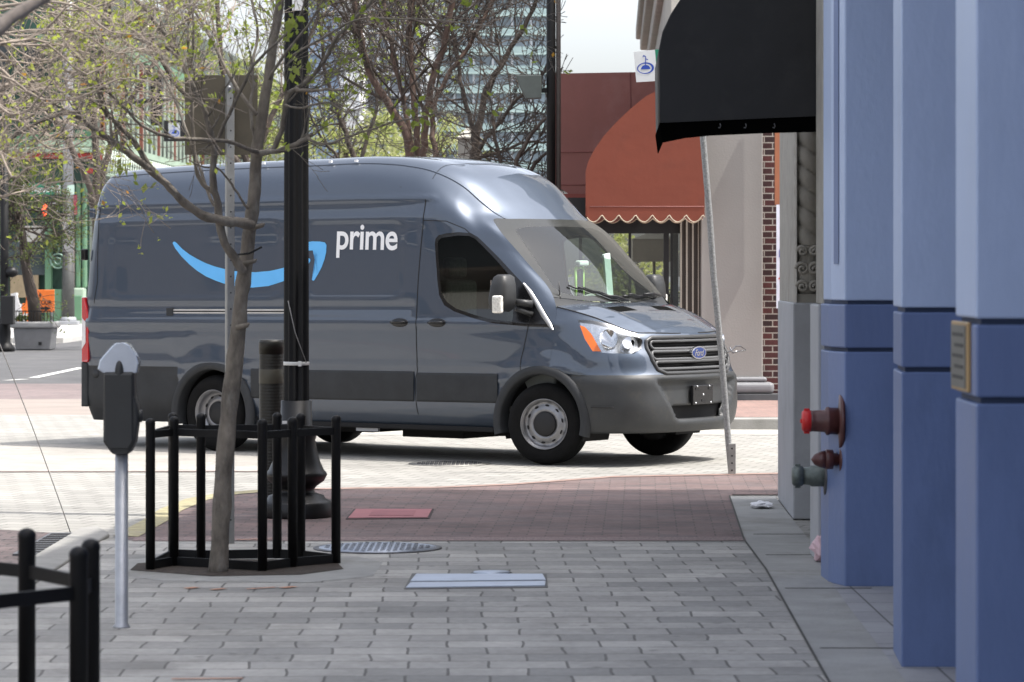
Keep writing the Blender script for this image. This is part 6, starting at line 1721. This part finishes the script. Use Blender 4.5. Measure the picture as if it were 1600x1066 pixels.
bark_dk=mat('bark_dark',(.065,.052,.043),.85,var=.3,scale=6)
lf_y=leafmat('leaf_spring_green',(.19,.21,.055)); lf_o=leafmat('leaf_olive',(.11,.125,.055)); lf_a=leafmat('leaf_amber',(.38,.18,.05)); lf_far=leafmat('leaf_far_yellow_green',(.30,.295,.16),.4,.4); lf_l=leafmat('leaf_lit_yellow',(.36,.36,.10),.5,.4)
# ---- the slim tree by the lamp post
def traced(b, pts, r0, r1, Z0, Z1, rs, wig=.15):
    out=[];n=len(pts)
    for i,(px,py) in enumerate(pts):
        Z=Z0+(Z1-Z0)*i/(n-1); out.append(Vector(PZ(px,py,Z)))
    # smooth subdivision
    P=[]
    for i in range(n-1):
        p0=out[max(i-1,0)];p1=out[i];p2=out[i+1];p3=out[min(i+2,n-1)]
        for k in range(3):
            t=k/3; P.append(.5*((2*p1)+(p2-p0)*t+(2*p0-5*p1+4*p2-p3)*t*t+(3*p1-p0-3*p2+p3)*t*t*t)+rndv(rs)*.004*(1 if r0<.03 else .6))
    P.append(out[-1]); m=len(P)
    rad=[(r0+(r1-r0)*(i/(m-1)))*(1+.06*math.sin(i*2.1+r0*100)+.10*rs.uniform(-.6,1)) for i in range(m)]
    b.tube(P,rad,12 if r0>.03 else 8 if r0>.012 else 6,caps=True)
    return P,rad
rs=random.Random(11)
tz=17.85
tr=thing('slim_tree','slim grey-barked tree with sparse new leaves leaning out of the iron guard','tree',PZ(341,902,tz)[:2]+(0,))
b=MB(); limbs=[]
trunk=[(341,905),(345,820),(350,730),(357,650),(365,580),(372,520),(377,460),(384,410),(391,350),(398,300),(400,250),(408,190),(418,130),(428,60),(440,-20),(448,-120)]
P,rd=traced(b,trunk,.055,.020,tz,tz+.1,rs)
for i in range(len(P)): pass
b.obj('trunk',bark1,tr)
b=MB()
for (px,py,r) in ((410,352,.016),(386,508,.018),(398,408,.014)):
    p=Vector(PZ(px,py,tz-.02)); q=Vector(PZ(px-16,py+4,tz)); b.tube([q,p,p+Vector((.012,-.01,.008))],[r,r*.8,r*.3],7)
b.obj('branch_stub',bark1,tr)
b=MB(); b.tube([PZ(372,398,tz-.03),PZ(390,396,tz-.065),PZ(409,386,tz-.04)],.006,5); b.obj('tie_strap',blk,tr)
specs=[
 ([(380,425),(372,412),(356,388),(345,362),(340,317),(333,288),(335,231),(325,196),(317,167),(299,131),(281,92),(262,60),(235,25),(205,-10)],.026,.010,17.8,17.3),
 ([(333,300),(322,292),(310,274),(303,231),(300,167),(296,120),(303,60),(298,0)],.013,.006,17.75,17.6),
 ([(392,352),(378,348),(349,345),(313,335),(281,310),(260,288),(228,260),(196,236),(165,214),(140,196),(118,180),(95,178),(60,190),(20,215)],.030,.009,17.8,16.8),
 ([(252,280),(228,250),(205,216),(185,196),(168,180),(158,158),(152,127),(158,70),(172,20),(170,-20)],.017,.008,17.45,17.0),
 ([(402,238),(390,234),(367,224),(338,220),(300,218),(260,213),(222,196),(190,165),(160,138),(130,118),(96,110)],.013,.006,17.8,16.9),
 ([(402,240),(413,238),(445,234),(470,222),(480,216),(488,210)],.017,.012,17.85,17.7),
 ([(408,240),(425,234),(436,215),(442,192),(446,165),(452,146),(466,136),(481,126),(496,108),(510,90),(520,68),(545,38),(575,8),(600,-25)],.017,.008,17.85,17.5),
 ([(404,238),(397,212),(392,170),(396,131),(394,95),(402,60),(398,20),(385,-20)],.012,.007,17.9,18.1),
 ([(335,228),(345,205),(363,167),(383,126),(396,103),(420,78),(450,50),(470,20),(480,-20)],.011,.006,17.7,17.4),
 ([(388,326),(379,315),(367,295),(352,276),(338,262),(318,262),(295,250)],.008,.004,17.8,17.6),
 ([(481,215),(505,226),(550,212),(600,196),(631,187),(660,184),(690,172)],.009,.004,17.7,17.2),
 ([(462,140),(485,142),(510,140),(537,141)],.010,.008,17.6,17.4),
 ([(455,88),(500,62),(540,38),(584,28),(630,30),(672,31),(744,38),(800,44),(850,60)],.007,.003,17.6,17.0),
 ([(446,165),(475,168),(510,160),(540,175),(575,168)],.007,.003,17.6,17.3),
 ([(281,92),(262,75),(240,70),(205,58),(160,55),(120,47),(80,53),(40,50),(0,44)],.010,.006,17.3,16.5),
 ([(420,125),(440,90),(470,55),(500,10),(520,-30)],.010,.006,17.8,17.6),
 ([(400,180),(360,120),(330,60),(300,10),(285,-30)],.012,.006,17.8,18.1),
 ([(340,317),(330,312),(300,225),(270,150),(240,90),(215,30),(205,-10)],.010,.006,17.7,18.3),
]
tips=[]; lb=MB()
for pts,r0,r1,za,zb in specs:
    P,rd=traced(lb,pts,r0,r1,za,zb,rs); limbs.append((P,rd))
lb.obj('limb',bark1,tr)
tb_=MB()
for P,rd in limbs:
    n=len(P)
    for k in range(max(3,int(n*.40))):
        i=rs.randrange(n//4,n-1); p=P[i]; px=800+p.x*FP/p.y; py=427-(p.z-HC)*FP/p.y
        if py>255 and px>230: continue
        base=(P[i+1]-P[i]).normalized(); d=(base+rndv(rs)*.9+Vector((0,0,.25))).normalized()
        grow(tb_,p,d,rs.uniform(.18,.45),rd[i]*.42,2,rs,tips,kids=(2,3),wob=.35,nseg=4,minr=.0016)
tb_.obj('twigs',bark1,tr)
lv=MB(); tt=[t for t in tips if t[0].z>2.0]; leaves(lv,tt,260,.040,rs,.04,3)
for (px,py,Z,n) in ((460,40,16.6,16),(455,75,16.6,12),(462,15,16.5,10),(668,178,17.3,14),(640,182,17.3,8),(240,330,17.2,3),(205,260,17.2,4),(225,285,17.2,4),(190,258,17.2,3),(455,228,17.5,5),(462,110,16.9,8)):
    c=Vector(PZ(px,py,Z)); leaves(lv,[(c,Vector((0,0,-1)))],n,.055,rs,.09,1)
lv.obj('leaves',lf_y,tr)
lv=MB(); leaves(lv,[t for t in tips if t[0].z>2.3],26,.035,rs,.03,1); lv.obj('old_leaves',lf_a,tr)
# ---- crown reaching in from the near left tree
rs=random.Random(21)
t2_=thing('near_left_tree','pale twiggy tree rooted outside the frame whose crown fans across the upper left','tree',(-2.05,10.05,0))
b=MB(); base=Vector((-2.05,10.05,0)); fork=Vector((-2.0,10.2,1.9))
b.tube([base,Vector((-2.07,10.08,.6)),Vector((-2.0,10.15,1.3)),fork],[.06,.055,.05,.045],12); b.obj('trunk',bark1,t2_)
lb=MB(); tb_=MB(); tips=[]; 
mains=[[(-30,62),(5,38),(30,20),(62,2),(90,-20)]]
P,rd=traced(lb,mains[0],.028,.018,10.9,11.3,rs)
lb.tube([fork,Vector((-1.95,10.6,2.25)),P[0]],[.04,.034,.028],8)
for (y0,y1,n) in ((-30,290,36),):
    for k in range(n):
        py=y0+(y1-y0)*((k+.5)/n)**1.25; px0=-60; Z=rs.uniform(14.5,19); L=rs.uniform(110,320)*(1-.80*max(0,(py-70)/230))
        dy=rs.uniform(-55,25); m=6
        pts=[(px0+ (L+60)*t,py+dy*t+30*math.sin(pi*t*rs.uniform(.8,1.3))*rs.choice((-1,1))*.8) for t in [i/(m-1) for i in range(m)]]
        r0=rs.uniform(.004,.010)
        P,rd=traced(lb,pts,r0*Z/14,.003,Z,Z+rs.uniform(-.5,.5),rs); 
        for q in range(6):
            i=rs.randrange(2,len(P)-1); base_=(P[i]-P[i-1]).normalized(); grow(tb_,P[i],(base_+rndv(rs)*.9).normalized(),rs.uniform(.22,.5),rd[i]*.5,2,rs,tips,kids=(2,3),wob=.4,nseg=4,minr=.0016)
        if k%6==0: lb.tube([fork,Vector((fork.x*.35+P[0].x*.65-.35,fork.y*.5+P[0].y*.5,2.2)),P[0]],[.02,.014,r0],6)
lb.obj('limb',bark_lit,t2_); tb_.obj('twigs',bark_lit,t2_)
lv=MB(); leaves(lv,tips,1100,.026,rs,.05,2); lv.obj('leaves',lf_l,t2_)
lv=MB(); leaves(lv,tips,70,.034,rs,.03,1); lv.obj('old_leaves',lf_a,t2_)
# ---- bare trees behind the van
def pxr(px,Z): return px*Z/FP
def bare(name,label,stems,Z,seed,mt,n2=12,gen=3,L=(1.2,2.2),group=None,leafn=0,tw=bark_dk,minr=.006,bias=None):
    rs=random.Random(seed); XMAX[0]=.0172*Z
    X=sum(PZ(s[0][0][0],430,Z)[0] for s in stems)/len(stems)
    t=thing(name,label,'tree',(X,Z,0),group=group)
    b=MB(); tb=MB(); tips=[]
    root=Vector((X,Z,0))
    for s in stems:
        pts=s[0]; r0,r1=s[1],s[2]; dz=s[3] if len(s)>3 else 0
        P=[root+Vector((0,0,.02))]+[Vector(PZ(px,py,Z+dz*(i+1)/len(pts))) for i,(px,py) in enumerate(pts)]
        n=len(P); Q=[]
        for i in range(n-1):
            a0=P[max(i-1,0)];a1=P[i];a2=P[i+1];a3=P[min(i+2,n-1)]
            for k in range(4):
                tt=k/4; Q.append(.5*((2*a1)+(a2-a0)*tt+(2*a0-5*a1+4*a2-a3)*tt*tt+(3*a1-a0-3*a2+a3)*tt**3)+rndv(rs)*.02)
        Q.append(P[-1]); m=len(Q); rad=[r0+(r1-r0)*i/(m-1) for i in range(m)]
        b.tube(Q,rad,8,caps=False)
        for k in range(n2):
            i=rs.randrange(int(m*.45),m-1); d=((Q[i+1]-Q[i]).normalized()+rndv(rs)*1.1+Vector(bias or (0,0,0))).normalized()
            grow(tb,Q[i],d,rs.uniform(*L),rad[i]*.45,gen,rs,tips,kids=(2,4),wob=.3,shrink=.66,nseg=4,minr=minr,spread=.95)
    b.obj('trunk',mt,t); tb.obj('branches',tw,t)
    if leafn:
        lv=MB(); leaves(lv,tips,leafn,.10,rs,.25,3); lv.obj('leaves',lf_y,t)
    return t
bare('bare_tree','large bare tree with several red-brown stems rising behind the van roof',[
  ([(645,300),(640,243),(627,194),(597,149),(573,100),(560,50),(548,-30)],.075,.045),
  ([(652,300),(651,243),(651,197),(646,149),(643,100),(640,40),(650,-40)],.06,.04,.5),
  ([(660,300),(662,241),(664,197),(671,149),(684,100),(700,45),(712,-30)],.065,.045,-.4),
  ([(668,300),(680,243),(675,205),(680,160),(705,110),(740,60),(770,0)],.055,.03,.8),
  ([(655,300),(640,210),(632,160),(622,120),(610,70),(600,0)],.045,.03,1.0)],50,5,bark_red,n2=9,gen=3,L=(1.0,1.9),minr=.0065)
bare('bare_tree','dark bare tree with dense forking twigs in front of the glass high-rise',[
  ([(738,300),(744,225),(751,180),(760,140),(790,90),(825,30),(850,-30)],.085,.03),
  ([(738,300),(741,230),(735,190),(722,140),(712,80),(700,10)],.06,.03,.6),
  ([(738,300),(748,235),(775,200),(800,165),(835,130),(860,100)],.05,.02,-.5),
  ([(738,300),(746,250),(780,238),(815,225),(855,222)],.05,.02,.3)],56,9,bark_dk,n2=10,gen=3,L=(1.0,1.9),minr=.007,bias=(-.45,0,0))
bare('bare_tree','low spreading bare bush right behind the windshield roof line',[
  ([(800,330),(805,280),(812,240),(840,200),(866,170)],.05,.02),([(805,330),(820,280),(842,250),(864,235)],.05,.02,.4),([(795,330),(785,270),(775,230),(770,180)],.05,.02,.5)],47,15,bark_dk,n2=7,gen=3,L=(.5,1.0),minr=.005,bias=(-.7,0,-.2))
bare('bare_tree','thin bare tree between the lamp post and the red-brown stems',[
  ([(560,300),(548,235),(530,180),(510,120),(500,40),(495,-30)],.06,.03),([(562,300),(570,230),(590,170),(585,110),(600,30)],.05,.02,.6),([(560,300),(530,250),(500,210),(480,170)],.04,.02,-.4)],60,19,bark_dk,n2=9,gen=3,L=(.9,1.7),minr=.006,leafn=500)
bare('bare_tree','bare grey tree behind the large sign back at the left of the van roof',[
  ([(390,300),(380,230),(360,160),(345,90),(340,0)],.10,.05),([(392,300),(410,220),(440,150),(470,90),(500,20)],.08,.04,.8),([(388,300),(340,220),(300,160),(260,110),(230,40)],.08,.04,-.7)],70,23,bark_dk,n2=7,gen=3,L=(1.4,2.6),minr=.008,leafn=900,tw=bark_lit)
bare('bare_tree','wide pale bare tree with fine twigs over the green balcony',[
  ([(150,330),(150,230),(140,140),(110,60),(90,-40)],.12,.06),([(152,330),(175,220),(220,130),(270,60),(320,-20)],.10,.05,.8),([(148,330),(110,230),(60,150),(10,90),(-60,40)],.10,.05,-.6)],84,29,bark_dk,n2=5,gen=3,L=(1.6,2.8),minr=.010,leafn=700,tw=bark_lit)
XMAX[0]=1e9
# planter tree at the left
rs=random.Random(33); Zp=70.2
pt=thing('planter_tree','dark leaning tree with small olive leaves growing out of the grey planter','tree',PZ(55,503,Zp)[:2]+(.5,))
b=MB(); b.tube([PZ(56,505,Zp),PZ(52,470,Zp),PZ(45,440,Zp),PZ(38,405,Zp),PZ(36,370,Zp),PZ(30,330,Zp)],[.15,.135,.12,.10,.08,.05],10); b.obj('trunk',bark_dk,pt)
tb=MB(); tips=[]
for k in range(26):
    t=rs.random(); p=Vector(PZ(38-10*t+rs.uniform(-4,4),410-90*t,Zp)); grow(tb,p,(rndv(rs)*1.0+Vector((-.3,0,.35))).normalized(),rs.uniform(.7,1.3),.03,3,rs,tips,kids=(3,4),wob=.35,shrink=.65,nseg=4,minr=.006)
tb.obj('branches',bark_dk,pt); lv=MB(); leaves(lv,[t for t in tips if t[0].z<5.2],2600,.055,rs,.14,3); lv.obj('leaves',lf_o,pt)
b=MB(); pk=[(Vector(PZ(20+62*rs.random(),500,Zp-.1+.5*rs.random()))+Vector((0,0,.02)),Vector((0,0,1))) for _ in range(30)]; leaves(b,pk,160,.07,rs,.10,2); up_=b.obj('underplanting',lf_o,pt); up_['kind']='stuff'
# far spring foliage
def foliage(name,label,px0,px1,py0,py1,Z,n,size,seed,m,dep=3.0,hole=.35):
    rs=random.Random(seed); x0=PZ(px0,0,Z)[0];x1=PZ(px1,0,Z)[0]; z1=PZ(0,py0,Z)[2]; z0=PZ(0,py1,Z)[2]; cx=(x0+x1)/2
    t=thing(name,label,'tree',(cx,Z,0)); b=MB()
    b.tube([(cx,Z,0),(cx+.1,Z,z0+.5),(cx,Z,(z0+z1)/2)],[.16,.12,.06],8)
    tb=MB(); tips=[]
    for k in range(14): grow(tb,Vector((cx,Z,z0+.4+rs.random()*(z1-z0)*.4)),(rndv(rs)+Vector((0,0,.4))).normalized(),(x1-x0)*.28*rs.uniform(.6,1.2),.05,2,rs,tips,kids=(3,4),nseg=4,minr=.008)
    b.obj('trunk',bark_dk,t); tb.obj('branches',bark_dk,t)
    cl=[]
    for k in range(60):
        u=rndv(rs)*rs.random()**.35; cl.append(Vector((cx+u.x*(x1-x0)/2,Z+u.y*dep,(z0+z1)/2+u.z*(z1-z0)/2)))
    lv=MB()
    for _ in range(n):
        c=cl[rs.randrange(60)]+rndv(rs)*(x1-x0)*.10*rs.random()**.6
        u=rndv(rs); w_=u.cross(rndv(rs)).normalized(); s=size*rs.uniform(.6,1.3); lv.add([c,c+u*s*.5+w_*s*.3,c+u*s,c+u*s*.5-w_*s*.3],[(0,1,2,3)])
    lv.obj('leaves',m,t); return t
foliage('leafy_tree','yellow-green spring tree just right of the black lamp post behind the van roof',440,650,165,300,112,3600,.17,41,lf_far)
foliage('leafy_tree','yellow-green spring tree low behind the bare red-brown stems',600,760,185,300,118,1900,.17,43,lf_far)
foliage('leafy_tree','sunlit spring tree behind the large sign back',290,470,80,280,125,3600,.19,45,lf_far)
foliage('leafy_tree','olive green tree high at the upper left behind the twigs',-60,200,-80,130,128,3200,.2,47,lf_far)
foliage('leafy_tree','bright spring tree seen low through the shop corner window',900,1060,360,520,95,2600,.16,49,lf_far)
foliage('leafy_tree','sparse olive tree above the balcony between sign back and upper left crown',180,340,-90,90,135,1600,.2,51,lf_far)
# ================================================================== one object per piece
def _islands(me):
    n=len(me.vertices); par=list(range(n))
    def f(a):
        while par[a]!=a: par[a]=par[par[a]]; a=par[a]
        return a
    for e in me.edges:
        a,b=f(e.vertices[0]),f(e.vertices[1])
        if a!=b: par[a]=b
    return [f(i) for i in range(n)]
def split_by(o,key):
    """key(center Vector)->hashable; separate faces into one object per key value (islands stay whole)"""
    me=o.data; isl=_islands(me); acc={}
    for i,v in enumerate(me.vertices): acc.setdefault(isl[i],[]).append(i)
    cen={r:sum((me.vertices[i].co for i in ids),Vector())/len(ids) for r,ids in acc.items()}
    keys={r:key(c) for r,c in cen.items()}; ks=sorted(set(keys.values()),key=str)
    if len(ks)<2: return [o]
    res=[]
    for kk in ks:
        bm=bmesh.new(); bm.from_mesh(me); bm.verts.ensure_lookup_table()
        bmesh.ops.delete(bm,geom=[v for v in bm.verts if keys[isl[v.index]]!=kk],context='VERTS')
        m2=bpy.data.meshes.new(o.name.split('.')[0]); bm.to_mesh(m2); bm.free()
        for m in me.materials: m2.materials.append(m)
        res.append((kk,m2))
    o.data=res[0][1]; out_=[o]
    for kk,m2 in res[1:]:
        c=o.copy(); c.data=m2; COL.objects.link(c); c.parent=o.parent; out_.append(c)
    return out_
def kids_(r):
    for c in list(r.children):
        yield c
        yield from kids_(c)
for o in [c for c in kids_(van_root)]:
    if o.type!='MESH' or o.name.split('.')[0] in ('body','front_wing','underbody','grille','radiator_screen','emblem','emblem_field','emblem_lettering','scanner_cradle','steering_wheel','roof_seam','bracket_slot','screw','grille_frame','dashboard'): continue
    p=o.parent
    if p is not None and p.name.startswith('wheel'): continue
    split_by(o,lambda c:'a' if c.y<0 else 'b')
SPLITI={'seam','hook','screw','bracket_slot','post','leg','strap','window_frame','corner_column','parapet','door_panel','window_mullion','scroll','cap_lug','visor','canopy_x','loose_packets','studs_x','chassis_bracket','balcony_post','base_x','reflector_x','window','window_sill','end_panel','balcony_rail','small','stripe','bolt','branch_stub','plinth_moulding','roof_bracket_cover','upper_window','white_end','window_x','cladding_x'}
for o in [o for o in bpy.data.objects if o.type=='MESH' and o.parent is not None and o.name.split('.')[0] in SPLITI]:
    split_by(o,lambda c:(round(c.x,2),round(c.y,2),round(c.z,2)))
van_root['label']='dark blue-grey high-roof delivery van with a sky-blue smile arrow and white prime lettering'
